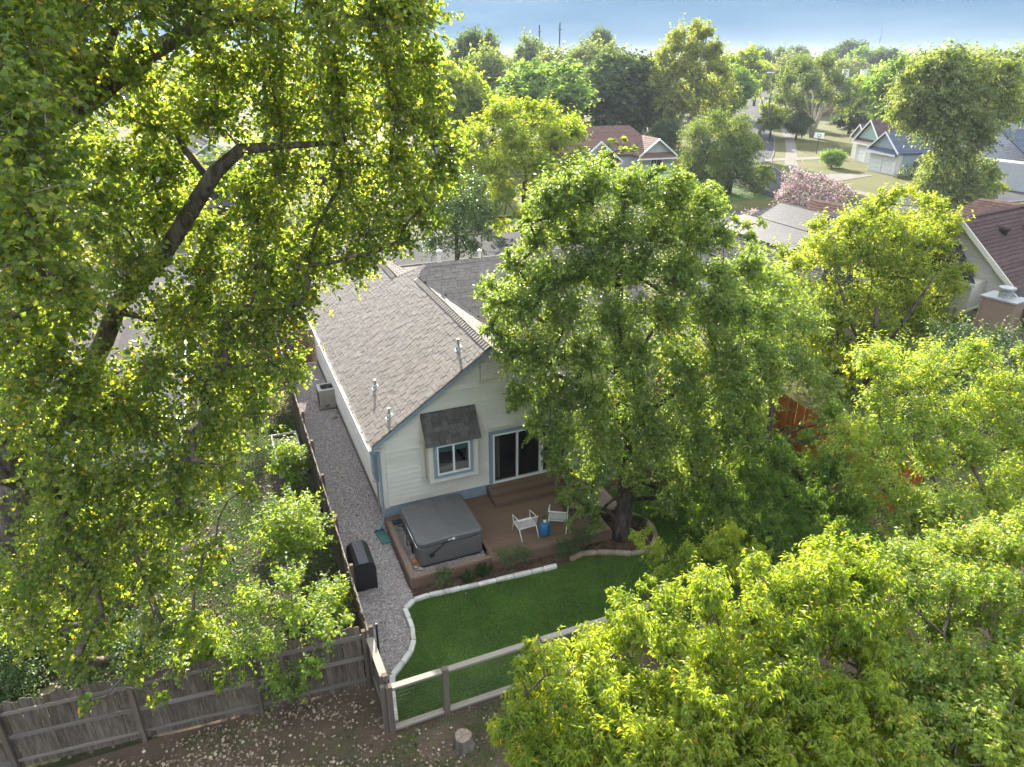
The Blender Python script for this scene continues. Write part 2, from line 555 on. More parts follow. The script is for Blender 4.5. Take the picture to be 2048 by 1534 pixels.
M['pebble'] = pmat('pebbles', (.40, .35, .33), (.27, .24, .23), 8, .85, island=.45, spec=.25)
M['mulch'] = pmat('mulch', (.13, .085, .06), (.06, .04, .028), 6, .95, 1.0, 70, spec=.1, coords='World', detail=9)
M['chip'] = pmat('bark_chips', (.16, .10, .07), (.09, .055, .04), 6, .9, island=.5, spec=.1)
M['asphalt'] = pmat('asphalt', (.085, .083, .088), (.06, .059, .063), .35, 1.0, .3, 60, spec=.04, coords='World', detail=9)
M['concrete'] = pmat('pavement', (.20, .182, .16), (.155, .14, .122), .7, 1.0, .2, 30, spec=.05, coords='World', detail=8)
M['litter'] = pmat('dead_leaves', (.33, .26, .185), (.15, .108, .075), 4, .85, island=.65, spec=.15)
M['siding'] = pmat('cream_siding', (.66, .63, .56), (.61, .58, .51), 1.2, .55, obj=.055, spec=.3)
M['cream'] = pmat('cream_trim', (.66, .62, .54), (.62, .58, .50), 1.0, .55, spec=.3)
M['bluegrey'] = pmat('blue_grey_trim', (.25, .31, .37), (.22, .275, .33), 2, .5, spec=.3)
M['white'] = pmat('white_paint', (.80, .80, .79), (.74, .74, .73), 2, .4, spec=.4)
M['gutter'] = pmat('white_gutter', (.76, .75, .72), (.60, .57, .52), 1.5, .4, spec=.4)
M['shingle'] = pmat('asphalt_shingle', (.212, .184, .162), (.160, .138, .121), 3, .9, .35, 90, obj=.13, island=.13, spec=.2, contrast=(.3, .7))
M['shingle_dark'] = pmat('dark_shingle', (.115, .105, .10), (.075, .07, .068), 3, .9, .4, 90, obj=.30, spec=.2)
M['felt'] = pmat('roof_felt', (.05, .044, .04), (.04, .035, .032), 4, .95, spec=.1)
M['cap'] = pmat('ridge_cap_shingle', (.22, .195, .172), (.17, .152, .135), 4, .9, .3, 80, obj=.12, spec=.2)
M['flash'] = pmat('galvanised', (.40, .40, .40), (.30, .30, .30), 4, .55, metal=.3, spec=.4)
M['pipe'] = pmat('grey_pipe', (.36, .35, .34), (.26, .25, .25), 5, .5, spec=.3)
M['deck'] = pmat('brown_composite', (.165, .105, .072), (.135, .085, .058), 2.0, .6, .12, 40, obj=.09, spec=.25, stretch=(1, 12, 12))
M['deck2'] = pmat('pale_composite', (.20, .135, .10), (.17, .115, .085), 2.0, .6, .1, 40, obj=.05, spec=.25)
M['fence'] = pmat('weathered_board', (.185, .148, .118), (.088, .068, .053), 2.2, .85, .5, 25, obj=.28, spec=.15, stretch=(9, 9, 1.1), detail=8)
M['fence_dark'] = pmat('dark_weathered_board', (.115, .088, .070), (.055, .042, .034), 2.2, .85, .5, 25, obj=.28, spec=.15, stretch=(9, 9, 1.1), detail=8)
M['rail'] = pmat('weathered_rail', (.27, .235, .20), (.15, .125, .105), 2.2, .85, .5, 25, obj=.15, spec=.15, stretch=(1.2, 8, 8), detail=8)
M['caprail'] = pmat('bleached_cap_rail', (.40, .35, .29), (.25, .21, .17), 3, .85, .4, 25, obj=.10, spec=.15, stretch=(1.2, 9, 9), detail=8)
M['cedar'] = pmat('orange_cedar', (.56, .19, .05), (.42, .13, .035), 2.2, .75, .3, 25, obj=.14, spec=.2, stretch=(8, 8, 1))
M['post'] = pmat('fence_post', (.20, .155, .12), (.105, .08, .06), 2.5, .85, .5, 25, obj=.18, spec=.15, stretch=(8, 8, 1.2))
M['wire'] = pmat('fence_wire', (.16, .15, .13), (.12, .115, .10), 3, .45, metal=.6, spec=.4)
M['black'] = pmat('black_vinyl', (.018, .018, .019), (.012, .012, .013), 4, .38, .1, 12, spec=.45)
M['blackm'] = pmat('black_metal', (.02, .02, .021), (.015, .015, .016), 4, .35, spec=.5)
M['spa'] = pmat('spa_cabinet', (.115, .105, .10), (.095, .087, .083), 2, .55, .2, 90, obj=.04, spec=.35)
M['spacover'] = pmat('spa_cover_vinyl', (.105, .102, .102), (.088, .085, .085), 2, .5, .25, 8, spec=.4)
M['chrome'] = pmat('bright_strip', (.75, .75, .75), (.7, .7, .7), 2, .2, metal=.9, spec=.5)
M['hose'] = pmat('grey_hose', (.40, .42, .40), (.35, .36, .35), 2, .5)
M['chair'] = pmat('white_rod', (.82, .81, .79), (.78, .77, .75), 2, .35, spec=.45)
M['blue'] = pmat('blue_glaze', (.010, .125, .27), (.008, .10, .21), 6, .3, spec=.6)
M['ac'] = pmat('ac_beige', (.40, .375, .33), (.35, .33, .29), 2, .5, spec=.3)
M['green_pl'] = pmat('green_plastic', (.05, .16, .14), (.035, .12, .11), 3, .5, spec=.35)
M['edge'] = pmat('white_edging', (.62, .60, .56), (.44, .41, .37), 3.5, .85, .5, 30, obj=.12, spec=.2)
M['edge2'] = pmat('tan_edging', (.36, .28, .20), (.24, .18, .13), 3.5, .85, .5, 30, obj=.12, spec=.2)
M['bark'] = pmat('grey_bark', (.19, .16, .135), (.05, .04, .033), 4, .95, 1.0, 14, spec=.1, stretch=(1.6, 1.6, .45), detail=9)
M['bark_dark'] = pmat('dark_bark', (.11, .088, .07), (.028, .022, .018), 5, .95, 1.0, 14, spec=.1, stretch=(1.6, 1.6, .45), detail=9)
M['bark_pale'] = pmat('pale_bark', (.52, .48, .42), (.30, .27, .22), 2.4, .8, .3, 12, spec=.15)
M['twig'] = pmat('pale_twig', (.22, .18, .14), (.14, .11, .09), 5, .9)
M['floor'] = pmat('dark_wood_floor', (.055, .03, .02), (.04, .022, .015), 3, .3, spec=.4)
M['plaster'] = pmat('plaster', (.55, .50, .42), (.50, .46, .39), 1, .8)
M['teal'] = pmat('teal_shade', (.07, .20, .20), (.06, .17, .17), 3, .8)
M['curtain'] = pmat('grey_curtain', (.30, .28, .27), (.22, .21, .20), 3, .9, stretch=(20, 20, .2))
M['bed'] = pmat('pale_bedding', (.55, .55, .55), (.48, .48, .5), 4, .9)
M['glass'] = glassmat('window_glass', (.012, .014, .016), .02, .80)
M['farglass'] = pmat('far_window_glass', (.05, .06, .07), (.03, .035, .04), 2, .08, spec=.7)
M['stone'] = pmat('rubble_stone', (.34, .29, .22), (.22, .18, .14), 5, .9, .5, 30, obj=.2)
M['terra'] = pmat('terracotta', (.42, .15, .06), (.34, .12, .05), 5, .8)
M['endgrain'] = pmat('cut_wood', (.30, .235, .18), (.18, .14, .105), 9, .9, .4, 40)
M['soil'] = pmat('dark_soil', (.035, .026, .02), (.02, .016, .012), 9, .95, .6, 60)
M['metalbed'] = pmat('pale_timber_rim', (.55, .52, .47), (.42, .39, .34), 4, .7)

# ------------------------------------------------------------------ the ground
def sheet(name, pts, z, mat, kind='structure'):
    me = bpy.data.meshes.new(name)
    P = [Vector((p[0], p[1], z)) for p in pts]
    me.from_pydata(P, [], [tuple(range(len(P)))])
    me.update()
    bm = bmesh.new(); bm.from_mesh(me)
    bmesh.ops.triangulate(bm, faces=bm.faces)
    for f in bm.faces:
        if f.normal.z < 0: f.normal_flip()
    bm.to_mesh(me); bm.free()
    me.materials.append(mat)
    return tag(link(name, me), kind=kind)
def hfp(*tw): return [HF(t, w)[:2] for t, w in tw]
def ribbon(name, line, wid, z, mat, th=0.0):
    P = [Vector((x, y, 0)) for x, y in line]; m = MB(); A = []; B = []
    for i, p in enumerate(P):
        d = (P[min(i + 1, len(P) - 1)] - P[max(i - 1, 0)]).normalized(); n = Vector((-d.y, d.x, 0))
        A.append(p + n * wid / 2 + Vector((0, 0, z))); B.append(p - n * wid / 2 + Vector((0, 0, z)))
    V = A + B; k = len(P); F = [(i + k, i + k + 1, i + 1, i) for i in range(k - 1)]
    if th:
        V += [v - Vector((0, 0, th)) for v in A + B]
        F += [(i, i + 1, i + 1 + 2 * k, i + 2 * k) for i in range(k - 1)] + [(i + 1 + k, i + k, i + 3 * k, i + 1 + 3 * k) for i in range(k - 1)]
        F += [(0, 2 * k, 3 * k, k), (k - 1, 2 * k - 1, 4 * k - 1, 3 * k - 1)]
    m.add(V, F)
    return tag(m.build(name, mat), kind='structure')
def smooth_line(pts, n=6):
    P = [Vector((p[0], p[1], 0)) for p in pts]; out = []
    for i in range(len(P) - 1):
        a, b, c, d = P[max(i - 1, 0)], P[i], P[i + 1], P[min(i + 2, len(P) - 1)]
        for k in range(n):
            t = k / n
            q = .5 * ((2 * b) + (c - a) * t + (2 * a - 5 * b + 4 * c - d) * t * t + (3 * b - a - 3 * c + d) * t ** 3)
            out.append((q.x, q.y))
    out.append((P[-1].x, P[-1].y)); return out
def offset(line, d):
    out = []
    P = [Vector((x, y, 0)) for x, y in line]
    for i, p in enumerate(P):
        t = (P[min(i + 1, len(P) - 1)] - P[max(i - 1, 0)]).normalized()
        out.append((p.x + t.y * d, p.y - t.x * d))
    return out

rings = [0, 20, 60, 150, 400, 1000, 3000, 9000]
m = MB(); V = []; F = []; nseg = 48
for i, r_ in enumerate(rings[1:]):
    for k in range(nseg):
        a = 2 * math.pi * k / nseg
        V.append((r_ * math.cos(a), 40 + r_ * math.sin(a), 0))
V.append((0, 40, 0))
for k in range(nseg): F.append((len(V) - 1, k, (k + 1) % nseg))
for i in range(len(rings) - 2):
    for k in range(nseg): F.append((i * nseg + k, (i + 1) * nseg + k, (i + 1) * nseg + (k + 1) % nseg, i * nseg + (k + 1) % nseg))
m.add(V, F); tag(m.build('ground', M['ground']), kind='structure')

sheet('back_ground', hfp((-16, -18), (24, -18), (24, -7.7), (-1.8, -7.7), (-1.8, -5.9), (-16, -5.9)), .004, M['dirt'])
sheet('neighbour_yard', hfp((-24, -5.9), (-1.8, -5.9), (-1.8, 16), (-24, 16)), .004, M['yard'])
sheet('side_yard_ground', hfp((-1.8, -7.7), (15.8, -7.7), (15.8, 16), (-1.8, 16)), .004, M['mulch'])
LAWN_EDGE = [(-1.62, -7.6), (-1.36, -6.25), (-.87, -5.84), (-.56, -5.32), (-.46, -4.68), (-.49, -4.15), (-.27, -3.88), (.19, -3.80), (1.07, -3.86), (2.12, -3.93), (3.22, -3.99), (4.23, -4.05)]
EDGE2 = [(4.75, -3.92), (5.22, -3.82), (5.91, -4.03), (6.73, -4.45), (7.31, -4.38), (7.74, -4.05), (7.97, -3.49), (7.97, -3.05), (7.71, -2.57), (7.45, -2.36)]
lawn_tw = [(-1.62, -7.6)] + LAWN_EDGE[1:] + EDGE2 + [(7.9, -1.0), (10.5, -1.3), (12.6, -1.6), (14.6, -3), (14.6, -7.6)]
LAWN = smooth_line(lawn_tw, 4)
sheet('lawn', [HF(*p)[:2] for p in LAWN], .014, M['lawn'])
grav_tw = [(-1.72, -6.4), (-1.36, -6.25)] + LAWN_EDGE[2:7] + [(-.12, -3.6), (-.12, -.5), (0.0, 0), (0.0, 14.8), (-1.72, 14.8)]
sheet('gravel_path', [HF(*p)[:2] for p in grav_tw], .010, M['gravel'])
sheet('patio', hfp((7.5, -.4), (12.2, -.4), (12.2, 4.2), (7.5, 4.2)), .012, M['concrete'])

# gravel stones, wood chips, fallen leaves, grass: countless, one object each
def scatter(name, poly_tw, n, mat, size, z, shape='stone', seed=1, dens=None, frame=True):
    g = np.random.default_rng(seed)
    P = np.array(poly_tw); lo, hi = P.min(0), P.max(0)
    q = g.uniform(lo, hi, (int(n * 2.2), 2)); q = q[inpoly(q[:, 0], q[:, 1], poly_tw)]
    if dens is not None: q = q[g.random(len(q)) < dens(q)]
    q = q[:n]; k = len(q)
    if frame:
        x = ORG.x + q[:, 0] * EU.x + q[:, 1] * EV.x; y = ORG.y + q[:, 0] * EU.y + q[:, 1] * EV.y
    else: x, y = q[:, 0], q[:, 1]
    pos = np.stack([x, y, np.full(k, z)], 1)
    sz = size * g.uniform(.5, 1.4, k)
    if shape == 'stone':
        S = np.array([(1, 0, 0), (0, 1, 0), (-1, 0, 0), (0, -1, 0), (0, 0, .75)])
        SF = [(0, 1, 4), (1, 2, 4), (2, 3, 4), (3, 0, 4)]
        a = g.uniform(0, 6.28, k); ca, sa = np.cos(a), np.sin(a); ex = g.uniform(.6, 1.1, k)
        V = np.empty((k, 5, 3)); jit = g.uniform(.75, 1.25, (k, 5, 1))
        T = S[None] * jit; T[:, :, 1] *= ex[:, None]
        V[:, :, 0] = T[:, :, 0] * ca[:, None] - T[:, :, 1] * sa[:, None]; V[:, :, 1] = T[:, :, 0] * sa[:, None] + T[:, :, 1] * ca[:, None]; V[:, :, 2] = T[:, :, 2]
        V = V * sz[:, None, None] + pos[:, None]
        F = (np.arange(k) * 5)[:, None, None] + np.array(SF)[None]
        V, F = V.reshape(-1, 3), F.reshape(-1, 3)
    elif shape == 'leaf':
        d = nrm(np.concatenate([g.normal(size=(k, 2)), g.uniform(-.1, .45, (k, 1))], 1)); up = nrm(g.normal(size=(k, 3)) * .35 + [0, 0, 1])
        pos[:, 2] += sz * .15
        V, F, _, _ = leaf_arrays(pos, d, up, sz, sz * g.uniform(.7, 1, k), 'diamond')
    elif shape == 'blade':
        d = nrm(g.normal(size=(k, 3)) * [.55, .55, .1] + [0, 0, 1]); up = rand_unit(g, k)
        side = nrm(np.cross(d, up)); w_ = .008 * g.uniform(.6, 1.3, k)
        V = np.stack([pos - side * w_[:, None], pos + side * w_[:, None], pos + d * sz[:, None]], 1).reshape(-1, 3)
        F = np.arange(3 * k).reshape(-1, 3)
    elif shape == 'chip':
        d = nrm(np.concatenate([g.normal(size=(k, 2)), g.uniform(-.2, .3, (k, 1))], 1)); up = nrm(g.normal(size=(k, 3)) * .5 + [0, 0, 1])
        pos[:, 2] += .006
        V, F, _, _ = leaf_arrays(pos, d, up, sz, sz * .4, 'diamond')
    return tag(link(name, arr_mesh(name, V, F, mat)), kind='stuff')
scatter('gravel', grav_tw, 26000, M['pebble'], .022, .010, 'stone', 3)
LP = [tuple(p) for p in LAWN]
scatter('grass', LP, 130000, M['blade'], .055, .012, 'blade', 4, lambda q: np.clip(.72 + .30 * np.sin(q[:, 0] * .9 + 1.3 * np.sin(q[:, 1] * .8)) * np.sin(q[:, 1] * 1.3 + .6) + .12 * np.sin(q[:, 0] * 5.1) * np.sin(q[:, 1] * 4.3), .25, 1))
bed_tw = [(-.1, -3.7), (7.8, -4.3), (7.9, -2.6), (6.5, -2.2), (6.5, -3.3), (2.3, -3.3), (-.1, -3.15)]
scatter('bark_chips', bed_tw, 7000, M['chip'], .055, .006, 'chip', 5)
scatter('bark_chips', [(12.3, -3.6), (15.7, -6), (15.7, 4), (12.6, 4)], 5000, M['chip'], .07, .006, 'chip', 15)
back_tw = [(-12, -14), (14, -14), (14, -7.85), (-1.9, -7.85), (-1.9, -6.1), (-12, -6.1)]
def back_dens(q):
    a = np.clip((.9 - q[:, 0]) / 5.0, .05, 1) * (0.35 + .65 * (np.sin(q[:, 0] * 1.7 + 1) * np.sin(q[:, 1] * 2.3 + q[:, 0]) > -.25))
    return a
scatter('fallen_leaves', back_tw, 17000, M['litter'], .070, .012, 'leaf', 6, back_dens)
scatter('fallen_leaves', [(-13, -5.3), (-1.9, -5.7), (-1.9, 8), (-13, 8)], 6000, M['litter'], .075, .012, 'leaf', 7)
scatter('fallen_leaves', grav_tw, 260, M['litter'], .06, .025, 'leaf', 8)
scatter('fallen_leaves', LP, 60, M['litter'], .05, .04, 'leaf', 28)
scatter('weedy_grass', [(-2.5, -11), (4.5, -11), (4.5, -7.9), (-1.6, -7.9), (-2.5, -8.4)], 26000, M['blade'], .05, .006, 'blade', 9,
        lambda q: .25 + .75 * (np.sin(q[:, 0] * 2.1) * np.sin(q[:, 1] * 2.9 + 1) > -.3))
scatter('weedy_grass', [(-11, -11), (-2.5, -11), (-2.5, -6.2), (-11, -6.2)], 12000, M['blade'], .05, .006, 'blade', 19,
        lambda q: (np.sin(q[:, 0] * 1.3 + 2) * np.sin(q[:, 1] * 1.9 + 1) > .3) * 1.0)
scatter('weedy_grass', [(-13, -5.2), (-1.9, -5.6), (-1.9, 9), (-13, 9)], 95000, M['blade'], .07, .006, 'blade', 10,
        lambda q: (np.sin(q[:, 0] * 1.6 + 1) * np.sin(q[:, 1] * 1.2) > -.35) * 1.0)

# streets
FS = [HF(t, 34.6)[:2] for t in (-120, -40, 10, 30, 44, 52, 62, 80, 120)]
ribbon('street', FS, 7.6, .008, M['asphalt'])
for w_, nm in ((30.72, 'kerb'), (38.48, 'kerb')):
    ribbon(nm, [HF(t, w_)[:2] for t in ((-120, 10, 40, 90) if w_ < 34 else (-120, 10, 39.5))], .16, .12, M['concrete'], .12)
ribbon('pavement', [HF(t, 40.6)[:2] for t in (-120, 0, 39)], 1.3, .02, M['concrete'], .02)
ribbon('pavement', [HF(t, 28.9)[:2] for t in (-120, 0, 60)], 1.3, .02, M['concrete'], .02)
S2 = smooth_line([(35, 72), (32.2, 82), (31.0, 93), (33.2, 107), (38.5, 122), (46.5, 146), (57, 182), (69, 226), (84, 264), (112, 335), (157, 466), (240, 720), (330, 1000)], 6)
ribbon('side_street', S2, 8.4, .012, M['asphalt'])
near = [p for p in S2 if p[1] < 420]
ribbon('kerb', offset(near, 4.3)[2:], .17, .12, M['concrete'], .12)
ribbon('kerb', offset(near, -4.3)[8:], .17, .12, M['concrete'], .12)
ribbon('pavement', offset(near, 7.0)[3:], 1.7, .03, M['concrete'], .03)
ribbon('pavement', offset(near, -6.4)[9:], 1.4, .03, M['concrete'], .03)
ribbon('side_street', [(58, 184), (40, 186), (10, 190), (-60, 198)], 6.0, .016, M['asphalt'])
sheet('driveway', [at(1612, 349)[:2], at(1738, 347)[:2], at(1745, 352)[:2], at(1655, 366)[:2], at(1628, 372)[:2], at(1590, 352)[:2]], .036, M['concrete'])
sheet('driveway', [at(1530, 318)[:2], at(1620, 314)[:2], at(1735, 313)[:2], at(1740, 317)[:2], at(1640, 319)[:2], at(1530, 323)[:2]], .04, M['concrete'])
sheet('driveway', hfp((6.8, 15.5), (12.6, 15.5), (13.2, 30.6), (6.2, 30.6)), .03, M['concrete'])
sheet('driveway', [at(1200, 380)[:2], at(1290, 370)[:2], at(1300, 420)[:2], at(1180, 430)[:2]], .03, M['concrete'])
M['green_lawn'] = pmat('green_lawn', (.062, .115, .022), (.045, .085, .018), .5, .95, .3, 30, spec=.1, coords='World', detail=8)
sheet('corner_lawn', [tuple(p) for p in offset(S2, 8.0)[0:0]] + [HF(t, 41.4)[:2] for t in (16, 38)] + [(29, 79.5), (27.4, 84), (25.8, 92), (27, 103), (20, 101), (12, 88)], .012, M['green_lawn'])

# ------------------------------------------------------------------ the house
house = thing('suburban_house', 'cream lap-sided house with brown shingle gable roof and a sliding patio door above the deck', 'house', HF(0, 0), ANG)
SL = .684; EZ, ET = 3.2, -.30
Lz = lambda t: EZ + SL * (t - ET)
RT, RW = 3.575, 7.15                 # ridge and width of the rear wing
ZR = Lz(RT)
# wall sheathing behind the boards (one shell, openings left free)
def wall_with_holes(mb, w0, t0, t1, z0, z1, holes, th):
    """wall in the plane w = w0, running back by th; holes = (t0, t1, z0, z1)"""
    ts = sorted({t0, t1, *[h[0] for h in holes], *[h[1] for h in holes]}); zs = sorted({z0, z1, *[h[2] for h in holes], *[h[3] for h in holes]})
    for i in range(len(ts) - 1):
        for j in range(len(zs) - 1):
            tm, zm = (ts[i] + ts[i + 1]) / 2, (zs[j] + zs[j + 1]) / 2
            if any(h[0] < tm < h[1] and h[2] < zm < h[3] for h in holes): continue
            mb.box((ts[i], w0, zs[j]), (ts[i + 1], w0 + th, zs[j + 1]))
DOOR = (3.74, 6.46, .72, 2.62); BOX = (1.40, 3.06, 1.56, 3.02)
w = MB()
wall_with_holes(w, .02, .02, RW - .02, 0, 3.3, [DOOR, (1.62, 2.86, 1.78, 2.92)], .12)
w.slab([(.05, .09, 3.3), (RW - .05, .09, 3.3), (RT, .09, ZR - .12)], .07) if False else w.add(
    [(.02, .02, 3.3), (RW - .02, .02, 3.3), (RT, .02, ZR - .10), (.02, .14, 3.3), (RW - .02, .14, 3.3), (RT, .14, ZR - .10)], [(0, 1, 2), (5, 4, 3), (0, 3, 4, 1), (1, 4, 5, 2), (2, 5, 3, 0)])
w.box((.02, .141, 0), (.14, 14.7, 3.28))
w.box((RW - .14, .141, 0), (RW - .02, 4.28, 3.0))
w.box((RW - .02, 4.3, 0), (13.0, 4.42, 3.15))
w.box((12.88, 4.421, 0), (13.0, 12.5, 3.15))
w.add([(12.9, 4.43, 3.15), (12.9, 12.4, 3.15), (12.9, 8.4, 6.05), (13, 4.43, 3.15), (13, 12.4, 3.15), (13, 8.4, 6.05)], [(0, 2, 1), (3, 4, 5), (0, 1, 4, 3), (1, 2, 5, 4), (2, 0, 3, 5)])
w.box((.141, 14.58, 0), (6.2, 14.7, 3.28))
w.box((6.08, 12.4, 0), (6.2, 14.579, 3.2)); w.box((6.201, 12.38, 0), (13.0, 12.5, 3.1))
w.build('wall', M['cream'], house)
# lap boards: rear gable
EXPO = .178
def lap(z0, t0, t1, w0=0.0):
    """one sloping lap board on the wall w = w0 (front face), cut by the gable"""
    z1 = z0 + EXPO + .02
    return [(t0, w0 - .048, z0), (t1, w0 - .048, z0), (t1, w0 - .004, z1), (t0, w0 - .004, z1)]
def lap_board(t0, t1, z0, w0, cutL=None, cutR=None):
    b = lap(z0, t0, t1, w0)
    if cutL is not None or cutR is not None:
        zt = z0 + EXPO + .02
        b = [(max(t0, cutL(z0)), w0 - .048, z0), (min(t1, cutR(z0)), w0 - .048, z0), (min(t1, cutR(zt)), w0 - .004, zt), (max(t0, cutL(zt)), w0 - .004, zt)]
        if b[1][0] - b[0][0] < .05: return
        if b[2][0] < b[3][0]:
            mid = (b[2][0] + b[3][0]) / 2; b[2] = (mid, b[2][1], zt); b[3] = (mid - .001, b[3][1], zt)
    back = [(x, w0 + .018, z) for x, _, z in b]
    MB().add(b + back, [(0, 1, 2, 3), (4, 7, 6, 5), (0, 4, 5, 1), (1, 5, 6, 2), (2, 6, 7, 3), (3, 7, 4, 0)]).build('siding_board', M['siding'], house)
z = .74
cutL = lambda z: (z - EZ) / SL + ET + .10
cutR = lambda z: 2 * RT - cutL(z)
while z < ZR - .2:
    zt = z + EXPO
    spans = [(.13, RW - .13)]
    holes = [(3.60, 6.60, .6, 2.75)]
    if zt > BOX[2] + .02 and z < BOX[3] + .02: holes.append((BOX[0], BOX[1], 0, 9))
    if z < 5.30 and zt > 4.62: holes.append((3.32, 4.30, 0, 9))
    for h in holes:
        if z + .03 < h[3] and zt - .03 > h[2]:
            ns = []
            for a, b in spans:
                if h[0] > a: ns.append((a, min(b, h[0])))
                if h[1] < b: ns.append((max(a, h[1]), b))
            spans = [q for q in ns if q[1] - q[0] > .03]
    for a, b in spans:
        if z + EXPO < 3.15: lap_board(a, b, z, 0)
        else: lap_board(a, b, z, 0, cutL, cutR)
    z += EXPO
# left wall boards, seen edge on
z = .30
while z < 3.15:
    piece('siding_board', house, (-.004, 7.35, z + EXPO / 2), (.02, 14.55, EXPO - .004), M['siding'], (0, R(-4), 0)); z += EXPO
z = .5
while z < 2.95:
    piece('siding_board', house, (10.05, 4.289, z + EXPO / 2), (5.7, .02, EXPO - .004), M['siding'], (R(4), 0, 0)); z += EXPO
# trims
span('corner_trim', house, (-.03, -.06, .70), (.12, -.005, 3.12), M['cream'])
span('corner_trim', house, (-.045, .0, .25), (-.012, .11, 3.05), M['cream'])
span('corner_trim', house, (RW - .12, -.06, .70), (RW + .03, -.005, 3.12), M['cream'])
span('foundation', house, (.0, -.03, 0), (3.58, .019, .715), M['bluegrey'])
span('foundation', house, (6.65, -.03, 0), (RW, .019, .715), M['bluegrey'])
span('foundation', house, (-.02, .02, 0), (.019, 14.7, .28), M['concrete'])
# roof planes
def tri_slab(pts, name, mat, th=.10):
    return MB().slab(pts, th).build(name, mat, house)
valley = lambda t: 4 + (ZR - SL * (t - RT) - EZ) / SL       # where the right slope meets the cross wing's rear slope
W1 = valley(RT)                                             # ridge end
Cz = lambda w_: EZ + SL * (w_ - 4)
tri_slab([(ET, -.30, EZ - .03), (RT, -.30, ZR - .03), (RT, W1, ZR - .03), (4.11, 8.41, Lz(4.11) - .03), (3.07, 9.45, Lz(3.07) - .03), (3.07, 15, Lz(3.07) - .03), (ET, 15, EZ - .03)], 'roof', M['felt'])
tri_slab([(RT, -.30, ZR - .03), (7.45, -.30, EZ - .03), (7.45, 4, EZ - .03), (RT, W1, ZR - .03)], 'roof', M['felt'])
ZC = Cz(8.41)
tri_slab([(7.45, 3.9, EZ - .03 - .07), (13.3, 3.9, EZ - .03 - .07), (13.3, 8.41, ZC - .03), (4.11, 8.41, ZC - .03), (RT, W1, ZR - .03), (7.45, 4.0, EZ - .03)], 'roof', M['felt'])
tri_slab([(4.11, 8.41, ZC - .03), (13.3, 8.41, ZC - .03), (13.3, 12.9, EZ - .03), (6.4, 12.9, EZ - .03), (6.4, 12.9, EZ - .03), (3.07, 9.45, Lz(3.07) - .03)], 'roof', M['felt'])
tri_slab([(3.07, 9.45, Lz(3.07) - .03), (6.4, 12.9, Lz(3.07) - .03 - 2.28), (6.4, 15, Lz(3.07) - .03 - 2.28), (3.07, 15, Lz(3.07) - .03)], 'roof', M['felt'])

class Tiles:
    """shingle tabs laid on a plane: collected with their distance from the camera, so that the nearest become parts"""
    def __init__(s): s.t = []
    def lay(s, o, ux, uy, poly, wid=.205, expo=.152, clip=None):
        """o origin at the eave; ux along the eave, uy up the slope; poly in (x, y) of that frame"""
        o, ux, uy = Vector(o), Vector(ux).normalized(), Vector(uy).normalized()
        n = ux.cross(uy)
        xs = [p[0] for p in poly]; ys = [p[1] for p in poly]
        rot = Matrix((ux, uy, n)).transposed()
        row = 0; y = min(ys)
        while y < max(ys):
            x = min(xs) - rnd.uniform(0, wid)
            while x < max(xs):
                wv = wid * rnd.uniform(.78, 1.22)
                a, b = max(x, min(xs)), min(x + wv, max(xs))
                if b - a > .03 and inpoly([(a + b) / 2], [y + expo * .5], poly)[0]:
                    dz = rnd.choice((0, 0, .004, .008))
                    c = o + ux * (a + b) / 2 + uy * (y + expo * .5 + rnd.uniform(-.004, .004)) + n * (.008 + dz)
                    s.t.append((c, rot, (b - a - .011, expo + .025, .017)))
                x += wv
            y += expo; row += 1
    def finish(s, parent, mat, keep, name='shingle', tilt=R(2.2)):
        mw = parent.matrix_basis if parent.parent is None else parent.parent.matrix_basis @ parent.matrix_basis
        s.t.sort(key=lambda q: ((mw @ q[0]) - Vector((0, 0, CAM_H))).length)
        T = Matrix.Rotation(-tilt, 3, 'X')
        for c, rot, sz in s.t[:keep]:
            o = link(name, ubox(mat), parent)
            o.matrix_local = Matrix.Translation(c) @ (rot @ T).to_4x4() @ Matrix.Diagonal((*sz, 1))
        if len(s.t) > keep:
            m = MB()
            for c, rot, sz in s.t[keep:]:
                q = rot @ T; h = [x / 2 for x in sz]
                V = [c + q @ Vector((sx * h[0], sy * h[1], sz_ * h[2])) for sx, sy, sz_ in ((-1, -1, -1), (1, -1, -1), (1, 1, 1), (-1, 1, 1), (-1, -1, 1), (1, -1, 1))]
                m.add(V, [(4, 5, 2, 3), (0, 1, 5, 4), (0, 4, 3), (1, 2, 5)])
            tag(m.build(name + '_courses', mat, parent), kind='stuff')
k2 = math.sqrt(1 + SL * SL)
T1 = Tiles()
S_ = lambda t: (t - ET) * k2
# left slope: eave runs along -w as seen from outside; x axis = from far to near so that ux x uy points up
T1.lay((ET, 15, EZ), (0, -1, 0), (1, 0, SL), [(0, -.03), (15.3, -.03), (15.3, S_(RT)), (15 - W1, S_(RT)), (15 - 8.41, S_(4.11)), (15 - 9.45, S_(3.07)), (0, S_(3.07))])
T1.finish(house, M['shingle'], 300)
T2 = Tiles()
T2.lay((7.45, -.3, EZ), (0, 1, 0), (-1, 0, SL), [(0, -.03), (4.3, -.03), (W1 + .3, S_(RT)), (0, S_(RT))], .25, .155)
T2.lay((3.3, 4, EZ), (1, 0, 0), (0, 1, SL), [(4.15, 0), (10, 0), (10, 4.41 * k2), (.81, 4.41 * k2), (RT - 3.3, (W1 - 4) * k2)], .30, .155)
T2.lay((3.07, 15, Lz(3.07)), (0, 1, 0), (1, 0, -SL), [(-5.5, 0), (0, 0), (0, 3), (-2.5, 3)], .4, .2)
T2.finish(house, M['shingle'], 0)
